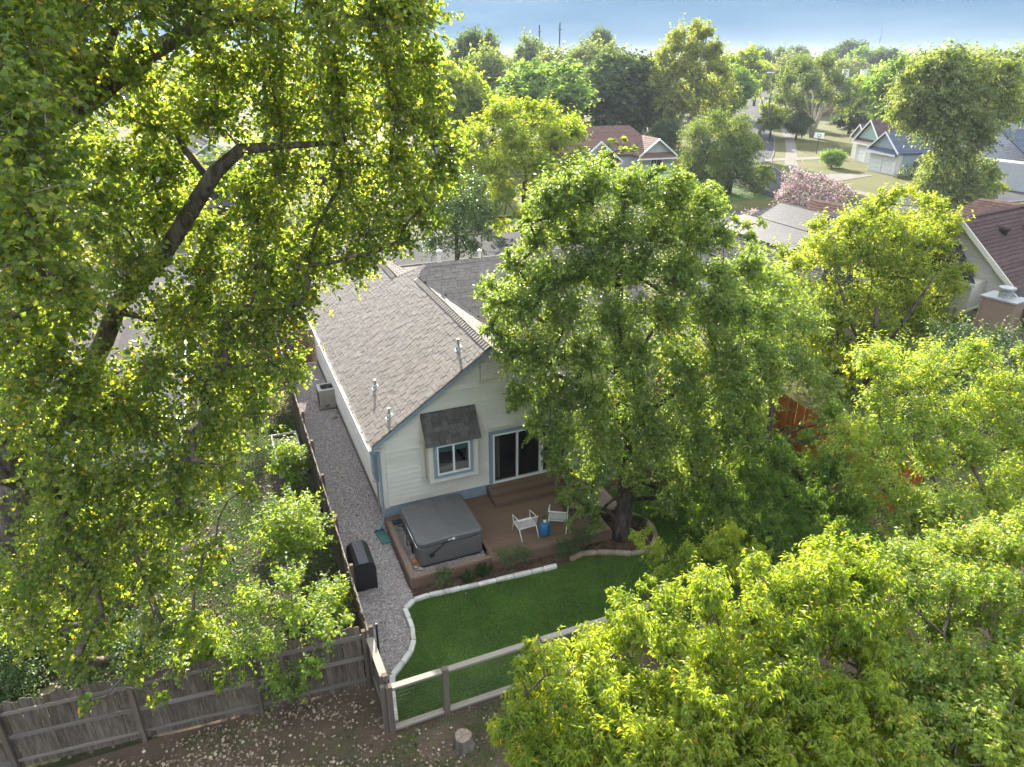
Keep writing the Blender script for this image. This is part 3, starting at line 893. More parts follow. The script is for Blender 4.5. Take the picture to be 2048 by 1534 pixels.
# ridge caps: overlapping bent shingles
def ridge_caps(a, b, n, spread, lift=.02, slope=SL, wid=.15):
    a, b = Vector(a), Vector(b); d = (b - a) / n; dn = d.normalized(); sd = Vector((0, 0, 1)).cross(dn).normalized(); L = d.length * 1.25
    prof = [(-wid, -wid * slope + .0), (-wid * .35, -.035), (0, 0), (wid * .35, -.035), (wid, -wid * slope)]
    V = []; 
    for e, h in ((0, .042), (L, .008)):
        for x, zz in prof: V.append(sd * x + dn * e + Vector((0, 0, zz + h + lift)))
        for x, zz in prof: V.append(sd * x + dn * e + Vector((0, 0, zz + h + lift - .014)))
    F = [(i, i + 1, 11 + i, 10 + i) for i in range(4)] + [(5 + i, 15 + i, 16 + i, 6 + i) for i in range(4)] + [(5, 6, 1, 0), (6, 7, 2, 1), (7, 8, 3, 2), (8, 9, 4, 3), (10, 11, 16, 15), (11, 12, 17, 16), (12, 13, 18, 17), (13, 14, 19, 18), (0, 10, 15, 5), (4, 9, 19, 14)]
    me = MB().add(V, F).mesh('ridge_cap', M['cap'])
    for i in range(n): link('ridge_cap', me, house, a + d * i, (0, 0, rnd.uniform(-.02, .02)))
ridge_caps((RT, -.32, ZR), (RT, W1, ZR), 44, .15)
ridge_caps((3.07, 9.6, Lz(3.07)), (3.07, 15, Lz(3.07)), 36, .15)
ridge_caps((4.11, 8.41, ZC), (13.3, 8.41, ZC), 60, .15)
ridge_caps((RT, W1, ZR), (4.11, 8.41, ZC), 6, .15, .0)
ridge_caps((3.07, 9.45, Lz(3.07)), (4.11, 8.41, ZC), 10, .15, .0)
# rakes, fascia, gutter
for sgn in (-1, 1):
    t0 = ET if sgn < 0 else 2 * RT - ET
    MB().prism([(0, -.02, 0), (0, .02, 0), (0, .02, -.17), (0, -.02, -.17)], (t0, -.325, EZ - .005), (RT, -.325, ZR - .005)).build('rake_board', M['bluegrey'], house)
    MB().prism([(0, -.03, .026), (0, .03, .026), (0, .03, .002), (0, -.03, .002)], (t0, -.335, EZ), (RT, -.335, ZR)).build('drip_edge', M['felt'], house)
    MB().prism([(0, 0, 0), (0, .29, 0), (0, .29, -.02), (0, 0, -.02)], (t0 * .97, -.30, EZ - .145), (RT, -.30, ZR - .145)).build('soffit', M['cream'], house)
span('fascia', house, (ET - .02, -.3, EZ - .17), (ET + .01, 15, EZ - .02), M['white'])
MB().prism([(-.125, 0, .0), (-.112, 0, .0), (-.105, 0, -.085), (-.015, 0, -.085), (-.012, 0, .0), (0, 0, .0), (0, 0, -.10), (-.115, 0, -.10)], (ET - .022, -.34, EZ - .025), (ET - .022, 15, EZ - .025)).build('gutter', M['gutter'], house)
span('soffit', house, (ET, -.29, EZ - .20), (-.02, 15, EZ - .18), M['cream'])
span('fascia', house, (7.44, -.3, EZ - .17), (7.47, 3.9, EZ - .02), M['white'])
span('fascia', house, (7.47, 3.88, EZ - .26), (13.3, 3.91, EZ - .09), M['bluegrey'])
# leaves lying in the gutter
for i in range(34):
    piece('gutter_leaf', house, (ET - .022 - rnd.uniform(.03, .10), rnd.uniform(-.2, 12), EZ - .085 + rnd.uniform(0, .05)), (.05, .07, .012), M['litter'], (rnd.uniform(-.5, .5), rnd.uniform(-.5, .5), rnd.uniform(0, 3)))
# downspout with its kick-out
MB().tube([(ET - .07, -.30, EZ - .12), (ET - .05, -.28, EZ - .22), (-.12, -.12, EZ - .38), (-.10, -.09, EZ - .5), (-.10, -.09, .40), (-.14, -.12, .26), (-.36, -.34, .14)], .048, 8).build('downspout', M['bluegrey'], house, smooth=True)
# vents on the roof
def vent(name, t, w_, zz, h, r_=.042, mat=M['pipe'], cap_=False):
    v = MB().tube([(0, 0, -.08), (0, 0, h)], r_, 12).build(name, mat, house, loc=(t, w_, zz), smooth=False)
    f = MB().slab([(-.13, -.12, -.089 + .03), (.11, -.12, .075 + .03), (.11, .12, .075 + .03), (-.13, .12, -.089 + .03)], .01).build('flashing', M['flash'], v)
    MB().lathe([(.085, -.02), (.075, .05), (r_ + .006, .11)], 14).build('collar', M['flash'], v, smooth=True)
    if cap_: MB().lathe([(r_ * 1.7, h - .02), (r_ * 1.7, h + .06), (r_ * .4, h + .10)], 14).build('cap', mat, v)
vent('vent_pipe', 2.98, .97, Lz(2.98), .34)
vent('vent_pipe', .52, 2.67, Lz(.52), .30)
vent('vent_pipe', .46, .43, Lz(.46), .32)
vent('vent_pipe', 6.44, 7.0, Cz(7.0), .34, .05, M['white'])
vent('flue', 4.75, 8.62, ZC - .12, .55, .07, M['gutter'], True)
vent('flue', 6.6, 8.75, ZC - .2, .45, .06, M['gutter'], True)
# louvred gable vent
gv = span('gable_vent', house, (3.36, -.04, 4.66), (4.26, -.012, 5.26), M['cream'])
for i in range(9):
    piece('vent_slat', house, (3.81, -.05, 4.71 + i * .062), (.78, .05, .012), M['cream'], (R(35), 0, 0))
span('vent_frame', house, (3.36, -.07, 4.62), (3.42, -.04, 5.30), M['cream']); span('vent_frame', house, (4.20, -.07, 4.62), (4.26, -.04, 5.30), M['cream'])
# boxed-out window
B0, B1 = 1.42, 3.04; BW = -.46
bx = thing('window_bay', None, None); bx.parent = house
wb = MB(); wall_with_holes(wb, BW, B0, B1, 1.56, 3.02, [(1.66, 2.80, 1.78, 2.88)], .06)
wb.box((B0, BW + .061, 1.56), (B0 + .05, -.025, 3.25)); wb.box((B1 - .05, BW + .061, 1.56), (B1, -.025, 3.25)); wb.box((B0 + .051, BW + .061, 1.56), (B1 - .051, -.025, 1.62))
wb.build('wall', M['siding'], bx)
for t0, t1 in ((B0 - .015, B0 + .10), (B1 - .10, B1 + .015)): span('trim_board', bx, (t0, BW - .02, 1.54), (t1, BW - .002, 3.0), M['cream'])
span('trim_board', bx, (B0 + .101, BW - .018, 1.54), (B1 - .101, BW - .002, 1.64), M['cream'])
for t0 in (B0 - .16, B1 + .05): span('trim_board', bx, (t0, -.045, 1.50), (t0 + .11, -.02, 3.6), M['cream'])
def window(parent, t0, t1, z0, z1, w0, trim, shade=True):
    wd = .11
    span('window_trim', parent, (t0 - wd, w0 - .035, z1), (t1 + wd, w0 - .003, z1 + wd), trim); span('window_trim', parent, (t0 - wd, w0 - .035, z0 - wd), (t1 + wd, w0 - .003, z0), trim)
    span('window_trim', parent, (t0 - wd, w0 - .034, z0), (t0, w0 - .003, z1), trim); span('window_trim', parent, (t1, w0 - .034, z0), (t1 + wd, w0 - .003, z1), trim)
    f = .045; tm = (t0 + t1) / 2
    m = MB(); m.box((t0, w0 - .05, z0), (t1, w0 + .03, z0 + f)); m.box((t0, w0 - .05, z1 - f), (t1, w0 + .03, z1)); m.box((t0, w0 - .049, z0 + f), (t0 + f, w0 + .03, z1 - f)); m.box((t1 - f, w0 - .049, z0 + f), (t1, w0 + .03, z1 - f)); m.box((tm - .03, w0 - .048, z0 + f), (tm + .03, w0 + .03, z1 - f))
    m.build('window_frame', M['white'], parent)
    for a, b in ((t0 + f, tm - .03), (tm + .03, t1 - f)):
        span('pane', parent, (a, w0 - .004, z0 + f), (b, w0 + .004, z1 - f), M['glass'])
        if shade: span('window_shade', parent, (a, w0 + .04, z1 - .28), (b, w0 + .05, z1 - f), M['teal'])
window(bx, 1.68, 2.78, 1.80, 2.86, BW, M['bluegrey'])
# its little roof
rb = [(B0 - .10, BW - .16, 2.98), (B1 + .10, BW - .16, 2.98), (B1 + .10, -.03, 3.88), (B0 - .10, -.03, 3.88)]
rr_ = MB().slab([Vector(p) - Vector((0, 0, .03)) for p in rb], .06).build('bay_roof', M['felt'], bx)
TB = Tiles(); sl_ = math.hypot(BW - .16 + .03, .9)
TB.lay(rb[0], (1, 0, 0), (0, .59, .9), [(0, -.02), (B1 - B0 + .2, -.02), (B1 - B0 + .2, sl_ + .1), (0, sl_ + .1)], .24, .15)
TB.finish(bx, M['shingle_dark'], 300)
for t0 in (B0 - .10, B1 + .06):
    MB().add([(t0, BW - .02, 3.0), (t0 + .04, BW - .02, 3.0), (t0 + .04, -.025, 3.0), (t0, -.025, 3.0), (t0, -.025, 3.76), (t0 + .04, -.025, 3.76)], [(0, 1, 2, 3), (3, 2, 5, 4), (0, 4, 5, 1), (0, 3, 4), (1, 5, 2)]).build('bay_roof_side', M['cream'], bx)
span('bay_head_trim', bx, (B0 - .12, -.05, 3.885), (B1 + .12, -.02, 3.98), M['cream'])
# sliding door: frame, three panes, curtain
D0, D1, DZ0, DZ1 = DOOR
sd_ = thing('sliding_door', None, None); sd_.parent = house
span('door_trim', sd_, (D0 - .13, -.05, DZ0 - .12), (D0, -.008, DZ1 + .12), M['bluegrey']); span('door_trim', sd_, (D1, -.05, DZ0 - .12), (D1 + .13, -.008, DZ1 + .12), M['bluegrey']); span('door_trim', sd_, (D0, -.049, DZ1), (D1, -.008, DZ1 + .12), M['bluegrey'])
m = MB(); f = .06
m.box((D0, -.06, DZ0), (D1, .05, DZ0 + f)); m.box((D0, -.06, DZ1 - f), (D1, .05, DZ1))
for a, b in ((D0, D0 + f), (4.60, 4.66), (5.46, 5.60), (D1 - f, D1)): m.box((a, -.058, DZ0 + f), (b, .05, DZ1 - f))
m.build('door_frame', M['white'], sd_)
for a, b in ((D0 + f, 4.60), (4.66, 5.46), (5.60, D1 - f)): span('pane', sd_, (a, -.01, DZ0 + f), (b, 0, DZ1 - f), M['glass'])
piece('handle', sd_, (4.63, -.07, 1.65), (.03, .03, .22), M['white'])
m = MB()
pts = [(D0 + .05 + i * .025, .24 + .03 * math.sin(i * 1.6)) for i in range(13)]
m.add([(x, y, .75) for x, y in pts] + [(x, y, 2.6) for x, y in pts], [(i, i + 1, i + 14, i + 13) for i in range(12)])
m.build('curtain', M['curtain'], sd_)
# rooms behind the glass
span('floor', house, (.15, .145, .60), (RW - .15, 5.0, .68), M['floor'])
span('room_wall', house, (.15, 4.9, .68), (RW - .15, 5.0, 3.0), M['plaster'])
span('room_wall', house, (3.42, .3, .68), (3.52, 4.89, 3.0), M['plaster'])
span('ceiling', house, (.15, .145, 3.0), (RW - .15, 4.99, 3.05), M['plaster'])
# meter cabinet and conduit on the left wall
mb_ = span('meter_box', house, (-.20, .34, 1.62), (-.02, .78, 2.62), M['bluegrey'])
MB().tube([(-.1, .5, 1.62), (-.1, .5, .3)], .035, 8).build('conduit', M['flash'], house)
MB().lathe([(.10, 0), (.10, .08), (.06, .12)], 14).build('meter', M['flash'], house, loc=(-.12, .55, 1.42))
bedt = thing('bed', 'pale made-up bed seen through the boxed-out window', 'bed', HF(2.2, 2.2, .68), ANG)
span('mattress', bedt, (-.8, -1.2, .25), (.8, .9, .62), M['bed']); span('headboard', bedt, (-.85, .92, 0), (.85, 1.0, 1.1), M['floor']); span('base', bedt, (-.78, -1.15, 0), (.78, .89, .245), M['floor'])
# ------------------------------------------------------------------ deck
DZ = .36
deck = thing('deck', 'brown composite deck with three wide steps along the rear wall of the cream house', 'deck', HF(0, 0), ANG)
DB = .143
y = -.05
k = 0
while y - DB > -3.28:
    span('deck_board', deck, (2.58, y - DB + .006, DZ - .028), (6.30, y, DZ), M['deck']); y -= DB; k += 1
span('border_board', deck, (2.43, -3.43, DZ - .028), (2.574, -.05, DZ + .001), M['deck'])
span('border_board', deck, (6.306, -3.43, DZ - .028), (6.45, -2.05, DZ + .001), M['deck2'])
span('border_board', deck, (2.58, -3.43, DZ - .028), (6.30, y - .004, DZ + .001), M['deck'])
span('fascia_board', deck, (2.43, -3.46, .02), (6.47, -3.435, DZ - .03), M['deck'])
span('fascia_board', deck, (6.452, -3.43, .02), (6.475, -2.05, DZ - .03), M['deck'])
span('fascia_board', deck, (2.40, -3.43, .02), (2.428, -2.9, DZ - .03), M['deck'])
# side walkway, boards the other way
x = 6.31; 
while x + .14 < 7.55:
    span('deck_board', deck, (x, -2.02 if x < 6.6 else -2.26, DZ - .13), (x + .137, -.06 if x < 7.1 else 1.4, DZ - .10), M['deck2']); x += .143
span('fascia_board', deck, (6.6, -2.285, .02), (7.45, -2.262, DZ - .132), M['deck']); span('fascia_board', deck, (7.46, -2.26, .02), (7.48, 1.4, DZ - .132), M['deck'])
span('border_board', deck, (6.6, -2.36, DZ - .128), (7.48, -2.286, DZ - .095), M['deck2'])
# steps
for i, (dep, top) in enumerate(((.96, DZ + .165), (.62, DZ + .33))):
    st = span('step', deck, (3.5, -dep + .02, DZ + .002), (6.62, -dep + .045, top - .03), M['deck'])
    for j in range(2):
        w1 = -dep + j * .172
        span('tread', deck, (3.48, w1, top - .028), (6.64, w1 + .166, top), M['deck'])
    span('step_side', deck, (3.49, -dep + .05, DZ + .002), (3.52, -.03, top - .03), M['deck']); span('step_side', deck, (6.60, -dep + .05, DZ + .002), (6.63, -.03, top - .03), M['deck'])
for j in range(2): span('tread', deck, (3.48, -.27 + j * .125, DZ + .30), (6.64, -.27 + j * .125 + .12, DZ + .345), M['deck'])
span('riser', deck, (3.6, -.075, DZ + .346), (6.60, -.052, .70), M['deck'])
# frame round the hot tub
span('frame_board', deck, (-.06, -3.12, DZ - .03), (.10, -.30, DZ), M['deck2']); span('frame_board', deck, (-.06, -3.28, DZ - .03), (2.42, -3.125, DZ), M['deck2'])
span('frame_fascia', deck, (-.08, -3.28, .02), (-.055, -.05, DZ - .032), M['deck']); span('frame_fascia', deck, (-.08, -3.31, .02), (2.43, -3.285, DZ - .032), M['deck'])
span('deck_board', deck, (-.06, -.29, DZ - .03), (.55, -.16, DZ), M['deck']); span('deck_board', deck, (-.06, -.155, DZ - .03), (.55, -.04, DZ), M['deck'])
scatter('gravel', [(.1, -3.1), (2.4, -3.1), (2.4, -.3), (.1, -.3)], 1800, M['pebble'], .025, .16, 'stone', 33)
sheet('gravel_base', hfp((.1, -3.1), (2.4, -3.1), (2.4, -.3), (.1, -.3)), .158, M['gravel'])

# ------------------------------------------------------------------ hot tub
def rrect(x0, y0, x1, y1, r, n=5):
    out = []
    for cx, cy, a0 in ((x1 - r, y0 + r, -90), (x1 - r, y1 - r, 0), (x0 + r, y1 - r, 90), (x0 + r, y0 + r, 180)):
        for i in range(n + 1):
            a = R(a0 + 90 * i / n); out.append((cx + r * math.cos(a), cy + r * math.sin(a)))
    return out
def loft(rings):
    """closed stack of equal-length outlines [(pts2d, z)], capped"""
    k = len(rings[0][0]); V = [(x, y, z) for pts, z in rings for x, y in pts]; F = [tuple(range(k - 1, -1, -1)), tuple(range((len(rings) - 1) * k, len(rings) * k))]
    for i in range(len(rings) - 1):
        for j in range(k): F.append((i * k + j, i * k + (j + 1) % k, (i + 1) * k + (j + 1) % k, (i + 1) * k + j))
    return MB().add(V, F)
spa = thing('hot_tub', 'square hot tub with closed grey folding cover beside the deck', 'hot tub', HF(1.36, -1.68, .16), ANG)
hw, hd = 1.0, 1.06
loft([(rrect(-hw + .03, -hd + .03, hw - .03, hd - .03, .12), 0), (rrect(-hw + .03, -hd + .03, hw - .03, hd - .03, .12), .09)]).build('base', M['black'], spa)
for nm, a, b in (('front', (-hw + .20, -hd, .10), (hw - .20, -hd + .03, .68)), ('rear', (-hw + .20, hd - .03, .10), (hw - .20, hd, .68)), ('l', (-hw, -hd + .2, .10), (-hw + .03, hd - .2, .68)), ('r', (hw - .03, -hd + .2, .10), (hw, hd - .2, .68))):
    span('cabinet_panel', spa, a, b, M['spa'])
for sx in (-1, 1):
    for sy in (-1, 1):
        pts = [(sx * (hw - .195), sy * (hd + .004)), (sx * (hw - .10), sy * (hd + .004)), (sx * (hw - .03), sy * (hd - .03)), (sx * (hw + .004), sy * (hd - .10)), (sx * (hw + .004), sy * (hd - .195)), (sx * (hw - .195), sy * (hd - .195))]
        if sx * sy < 0: pts.reverse()
        loft([(pts, .10), (pts, .685)]).build('corner_panel', M['spa'], spa)
loft([(rrect(-hw - .005, -hd - .005, hw + .005, hd + .005, .14), .690), (rrect(-hw - .005, -hd - .005, hw + .005, hd + .005, .14), .715)]).build('bright_band', M['chrome'], spa, smooth=False)
loft([(rrect(-hw + .01, -hd + .01, hw - .01, hd - .01, .13), .717), (rrect(-hw + .01, -hd + .01, hw - .01, hd - .01, .13), .79)]).build('rim', M['black'], spa)
for sx in (-1, 1):
    x0, x1 = (-hw - .02, -.006) if sx < 0 else (.006, hw + .02)
    def outl(x0=x0, x1=x1, sx=sx, g=0.0, n=5):
        r_ = .17; out = []
        for cx, cy, a0, rr in ((x1 - r_, -hd - .02 + r_, -90, r_ if sx > 0 else .01), (x1 - r_, hd + .02 - r_, 0, r_ if sx > 0 else .01), (x0 + r_, hd + .02 - r_, 90, r_ if sx < 0 else .01), (x0 + r_, -hd - .02 + r_, 180, r_ if sx < 0 else .01)):
            for i in range(n + 1):
                a = R(a0 + 90 * i / n)
                qx = (x1 - rr if a0 in (-90, 0) else x0 + rr) + (rr - g) * math.cos(a) if rr > g else (x1 if a0 in (-90, 0) else x0)
                yb = (-hd - .02 + rr) if a0 in (-90, 180) else (hd + .02 - rr)
                qy = yb + (max(rr - g, .0)) * math.sin(a) - (g * (1 if a0 in (0, 90) else -1) if rr <= .02 else 0)
                out.append((qx, qy))
        return out
    rise = lambda z, pts: [(x, y, z + .045 * (1 - abs(x) / hw)) for x, y in pts]
    rings = [outl(), outl(), outl(g=.035), outl(g=.10)]
    zs = [.765, .855, .885, .893]
    V = []; k_ = len(rings[0])
    for pts, z_ in zip(rings, zs): V += rise(z_, pts) if z_ > .8 else [(x, y, z_) for x, y in pts]
    F = [tuple(range(k_ - 1, -1, -1)), tuple(range(3 * k_, 4 * k_))]
    for i in range(3):
        for j in range(k_): F.append((i * k_ + j, i * k_ + (j + 1) % k_, (i + 1) * k_ + (j + 1) % k_, (i + 1) * k_ + j))
    MB().add(V, F).build('cover_half', M['spacover'], spa, smooth=False)
span('cover_seam', spa, (-.005, -hd - .01, .80), (.005, hd + .01, .925), M['spa'])
st_ = MB().prism([(-.025, -.006, 0), (.025, -.006, 0), (.025, .006, 0), (-.025, .006, 0)], (-.12, -hd - .035, .82), (-.62, -hd - .035, .46)).build('cover_strap', M['black'], spa)
span('strap_buckle', spa, (-.70, -hd - .05, .38), (-.56, -hd - .005, .48), M['black'])
span('cover_latch', spa, (.03, -hd - .035, .80), (.10, -hd - .02, .87), M['white'])
MB().tube([(-.12, -hd - .035, .83), (.08, -hd - .035, .86)], .008, 6).build('cord', M['white'], spa)
MB().tube([(-hw - .04, hd - .2, .73), (-hw - .04, -hd + .1, .73)], .014, 8).build('lifter_bar', M['chrome'], spa, smooth=True)
for yy in (hd - .25, -.2):
    MB().tube([(-hw - .04, yy, .73), (-hw - .16, yy - .06, .66), (-hw - .17, yy - .10, .40), (-hw - .02, yy - .12, .38)], .018, 6).build('lifter_arm', M['blackm'], spa)
span('lifter_bracket', spa, (-hw - .05, -.36, .08), (-hw - .01, -.24, .44), M['blackm'])
MB().tube([(-hw - .3, hd + .05, .05), (-hw - .12, hd + .02, .09), (-hw + .02, hd - .06, .08), (-hw + .1, hd + .02, .05)], .014, 6).build('cable', M['hose'], spa, smooth=True)
for i, (x, y, s_) in enumerate(((.32, -2.35, .13), (.36, -2.75, .10), (.24, -2.62, .08))):
    r_ = MB().lathe([(s_ * .7, 0), (s_, s_ * .25), (s_ * .75, s_ * .55), (s_ * .3, s_ * .7)], 7)
    o = tag(r_.build('rock', M['terra'] if i == 0 else M['stone'], loc=HF(x, y, .16)), ('reddish rock on the gravel beside the hot tub', 'largest tan rock at the gravel corner left of the hot tub', 'small tan rock between the reddish rock and the gravel corner')[i], 'rock')
    o.rotation_euler = (.1, .2, i)
# ------------------------------------------------------------------ chairs, stool, pot
def rod_chair(label, loc, rz):
    t = thing('rod_armchair', label, 'chair', loc, rz, 'white rod chairs on the deck')
    w2, d2 = .29, .27
    for sx in (-1, 1):
        x = sx * w2
        MB().tube([(x * 1.03, -d2 - .04, 0), (x, -d2 + .05, .36), (x * 1.02, -d2 - .02, .60), (x * 1.05, -.02, .64), (x * 1.03, d2 - .05, .66), (x * .95, d2 + .10, .80)], .013, 8).build('side_frame', M['chair'], t, smooth=True)
        MB().tube([(x, -d2 + .05, .36), (x, d2 - .06, .34), (x * .98, d2 + .14, 0)], .013, 8).build('leg', M['chair'], t, smooth=True)
    for yy, zz in ((-d2 + .05, .365), (d2 - .06, .345)):
        MB().tube([(-w2, yy, zz), (w2, yy, zz)], .011, 8).build('cross_bar', M['chair'], t)
    MB().tube([(-w2 * .95, d2 + .10, .80), (0, d2 + .15, .83), (w2 * .95, d2 + .10, .80)], .012, 8).build('top_bar', M['chair'], t, smooth=True)
    for i in range(15):
        x = -w2 + .04 + i * (2 * w2 - .08) / 14
        MB().tube([(x, -d2 + .04, .37), (x, -.05, .345), (x, d2 - .06, .35), (x, d2 + .02, .5), (x * .97, d2 + .13, .82)], .006, 5).build('rod', M['chair'], t)
    return t
rod_chair('white rod armchair to the left of the blue garden stool', HF(3.83, -2.55, DZ + .002), ANG + R(182))
rod_chair('white rod armchair half hidden by leaves right of the blue stool', HF(4.95, -2.62, DZ + .002), ANG + R(150))
stl = thing('garden_stool', 'cobalt blue ribbed ceramic garden stool between the two white chairs', 'stool', HF(4.37, -2.86, DZ + .002), ANG)
prof = [(.12, 0), (.145, .02), (.165, .10), (.178, .22), (.172, .33), (.145, .42), (.11, .45), (.02, .455)]
V = []; n = 48
for r_, z_ in prof:
    for k in range(n):
        a = 2 * math.pi * k / n; q = r_ * (1 + .025 * math.cos(12 * a) * (r_ > .1)); V.append((q * math.cos(a), q * math.sin(a), z_))
F = [(i * n + k, i * n + (k + 1) % n, (i + 1) * n + (k + 1) % n, (i + 1) * n + k) for i in range(len(prof) - 1) for k in range(n)] + [tuple(range(n - 1, -1, -1)), tuple(range((len(prof) - 1) * n, len(prof) * n))]
MB().add(V, F).build('body', M['blue'], stl, smooth=True)
for z_ in (.10, .16, .22, .28, .34):
    r_ = .168 + .010 * math.sin(z_ * 9)
    MB().lathe([(r_, z_ - .008), (r_ + .008, z_), (r_, z_ + .008)], 24).build('ring', M['blue'], stl, smooth=True)
pot = thing('potted_plant', 'small dark plant in a white pot standing on the blue stool', 'potted plant', HF(4.37, -2.86, DZ + .459))
MB().lathe([(.04, 0), (.055, .10), (.048, .10), (.04, .08)], 14).build('pot', M['white'], pot, smooth=True)

# ------------------------------------------------------------------ garden borders
def border(label, line, mat, wid, seg, group=None):
    t = thing('garden_edging', label, 'edging', HF(*line[0]))
    L = smooth_line(line, 6); P = [Vector((HF(*p)[0], HF(*p)[1], 0)) - t.location for p in L]
    acc = 0; i = 0; start = P[0]; last = P[0]
    for p in P[1:]:
        if (p - start).length >= seg or p is P[-1]:
            d = p - start; ln = d.length
            s_ = wid * rnd.uniform(.9, 1.12)
            m = loft([(rrect(-ln / 2 + .003, -s_ / 2, ln / 2 - .003, s_ / 2, .03, 2), 0), (rrect(-ln / 2 + .003, -s_ / 2, ln / 2 - .003, s_ / 2, .03, 2), .085), (rrect(-ln / 2 + .015, -s_ / 2 + .012, ln / 2 - .015, s_ / 2 - .012, .02, 2), .10)])
            m.build('edging_stone', mat, t, loc=((start + p) / 2) + Vector((0, 0, rnd.uniform(0, .02))), rot=(rnd.uniform(-.05, .05), rnd.uniform(-.02, .02), math.atan2(d.y, d.x)))
            start = p
    return t
border('white curved edging between the gravel path and the lawn and along the plant bed', LAWN_EDGE, M['edge'], .13, .38)
border('tan edging sweeping round the foot of the deckside tree', EDGE2, M['edge2'], .15, .42)
# bed plants
SH = leafmat('shrub_leaf', [(0, (.030, .060, .020)), (.6, (.050, .085, .028)), (1, (.085, .11, .045))], (1.6, 1.6, .7), .35)
def shrub(name, label, t_, w_, h, r_, seed, mat=None, group=None, per=150, ll=.06, lw=.018, nl=6, style=None, z0=0, cat='shrub'):
    b = HF(t_, w_, z0)
    lobes = lobes_ball(b, h * .25, h * .95, r_ * .62, nl, r_ * .55, seed)
    return grow(name, label, cat, [(b, .025), (b + Vector((0, 0, h * .3)), .02)], lobes, M['bark'], mat or SH, ll, lw, per,
                style or dict(twig_leaves=8, out=.5, up=.6, wild=.3, droop=.1, sag=.05), seed, 'diamond', .04, group=group)
shrub('bed_shrub', 'low dark green shrub in the mulch bed in front of the hot tub', .85, -3.58, .55, .42, 51)
shrub('bed_shrub', 'feathery green shrub in the mulch bed left of the white chair', 2.75, -3.62, .75, .50, 52)
shrub('bed_shrub', 'second feathery shrub against the deck edge below the white chair', 3.35, -3.6, .65, .34, 53)
shrub('bed_shrub', 'bushy green shrub at the bed edge below the blue stool', 4.62, -3.88, .62, .50, 54, per=190)
shrub('bed_shrub', 'grey green shrub spilling under the right end of the deck', 5.35, -3.62, .7, .55, 55, per=190)
shrub('bed_shrub', 'small leafy plant in mulch right of the trunk', 7.55, -3.35, .45, .26, 56)
def tuft(label, t_, w_, h, seed, n=70):
    g = np.random.default_rng(seed); b = HF(t_, w_)
    root = thing('grass_tuft', label, 'grass tuft', b)
    a = g.uniform(0, 6.28, n); r_ = g.uniform(0, .06, n); ln = h * g.uniform(.6, 1.2, n)
    P = np.stack([r_ * np.cos(a), r_ * np.sin(a), np.zeros(n)], 1); d = nrm(np.stack([np.cos(a) * g.uniform(.2, 1.1, n), np.sin(a) * g.uniform(.2, 1.1, n), np.ones(n)], 1))
    V, F, _, _ = leaf_arrays(P, d, nrm(rand_unit(g, n) + [0, 0, .6]), ln, np.full(n, .018), 'lance')
    tag(link('foliage', arr_mesh('tuft', V, F, SH), root), kind='stuff')
tuft('spiky grass tuft in the bed right of the first shrub', 1.55, -3.6, .36, 61); tuft('spiky grass tuft close to the deck corner in the bed', 2.08, -3.5, .40, 62)

# ------------------------------------------------------------------ fences
_pk = {}
def picket_mesh(w, h, mat):
    key = (round(w, 3), round(h, 2), mat.name)
    if key not in _pk:
        c = w * .22
        pr = [(-w / 2, 0), (w / 2, 0), (w / 2, h - c), (w / 2 - c, h), (-w / 2 + c, h), (-w / 2, h - c)]
        V = [(x, -.009, z) for x, z in pr] + [(x, .009, z) for x, z in pr]
        _pk[key] = MB().add(V, [(0, 1, 2, 3, 4, 5), (11, 10, 9, 8, 7, 6)] + [(i, i + 6, (i + 1) % 6 + 6, (i + 1) % 6) for i in range(6)]).mesh('picket', mat)
    return _pk[key]
def board_fence(label, a, b, h=1.85, mat=None, rail_side=-1, posts=2.4, rails=(.25, .95, 1.6), pw=.14, railmat=None, name='board_fence', gaps=(), group=None, zof=0.0):
    """boards from a to b (plot coordinates), rails and posts on one side"""
    mat = mat or M['fence']; railmat = railmat or M['rail']
    A, B = HF(*a), HF(*b); d = B - A; L = d.length
    t = thing(name, label, 'fence', A + Vector((0, 0, zof)), math.atan2(d.y, d.x), group)
    x = 0
    while x < L - pw * .5:
        if not any(g0 < x < g1 for g0, g1 in gaps):
            hh = h + rnd.choice((-.03, -.015, 0, .015, .03))
            link('picket', picket_mesh(pw, hh, mat), t, (x + pw / 2, rnd.uniform(-.004, .004), .03), (rnd.uniform(-.012, .012), rnd.uniform(-.010, .010), rnd.uniform(-.03, .03)), (1, 1, 1))
        x += pw + .006
    for z_ in rails:
        n = max(1, round(L / posts)); 
        for i in range(n):
            span('rail', t, (L * i / n + .02, rail_side * .055, z_ - .045 + rnd.uniform(-.03, .03)), (L * (i + 1) / n - .02, rail_side * .012, z_ + .045), railmat)
    n = max(1, round(L / posts))
    for i in range(n + 1):
        o = piece('post', t, (L * i / n, rail_side * .105, h / 2 - .02), (.095, .095, h + .02), M['post']); 
    return t
board_fence('weathered picket fence with rails facing the leaf-strewn back ground', (-11.9, -5.35), (-1.95, -6.25), 1.86, rails=(.24, .95, 1.62))
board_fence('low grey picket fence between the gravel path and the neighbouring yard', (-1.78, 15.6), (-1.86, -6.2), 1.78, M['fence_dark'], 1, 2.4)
board_fence('dark weathered gate fence at the far end of the gravel path', (-1.7, 15.1), (.05, 14.9), 1.75, M['fence'], 1, 1.7)
board_fence('grey picket fence beyond the gravel path gate behind the terracotta planter', (-6.5, 17.4), (-1.75, 17.0), 1.8, M['fence'], -1, 2.4)
board_fence('orange cedar fence behind the leafy trees right of the patio', (15.9, 11.0), (16.0, -6.5), 1.9, M['cedar'], 1, 2.4, railmat=M['cedar'])
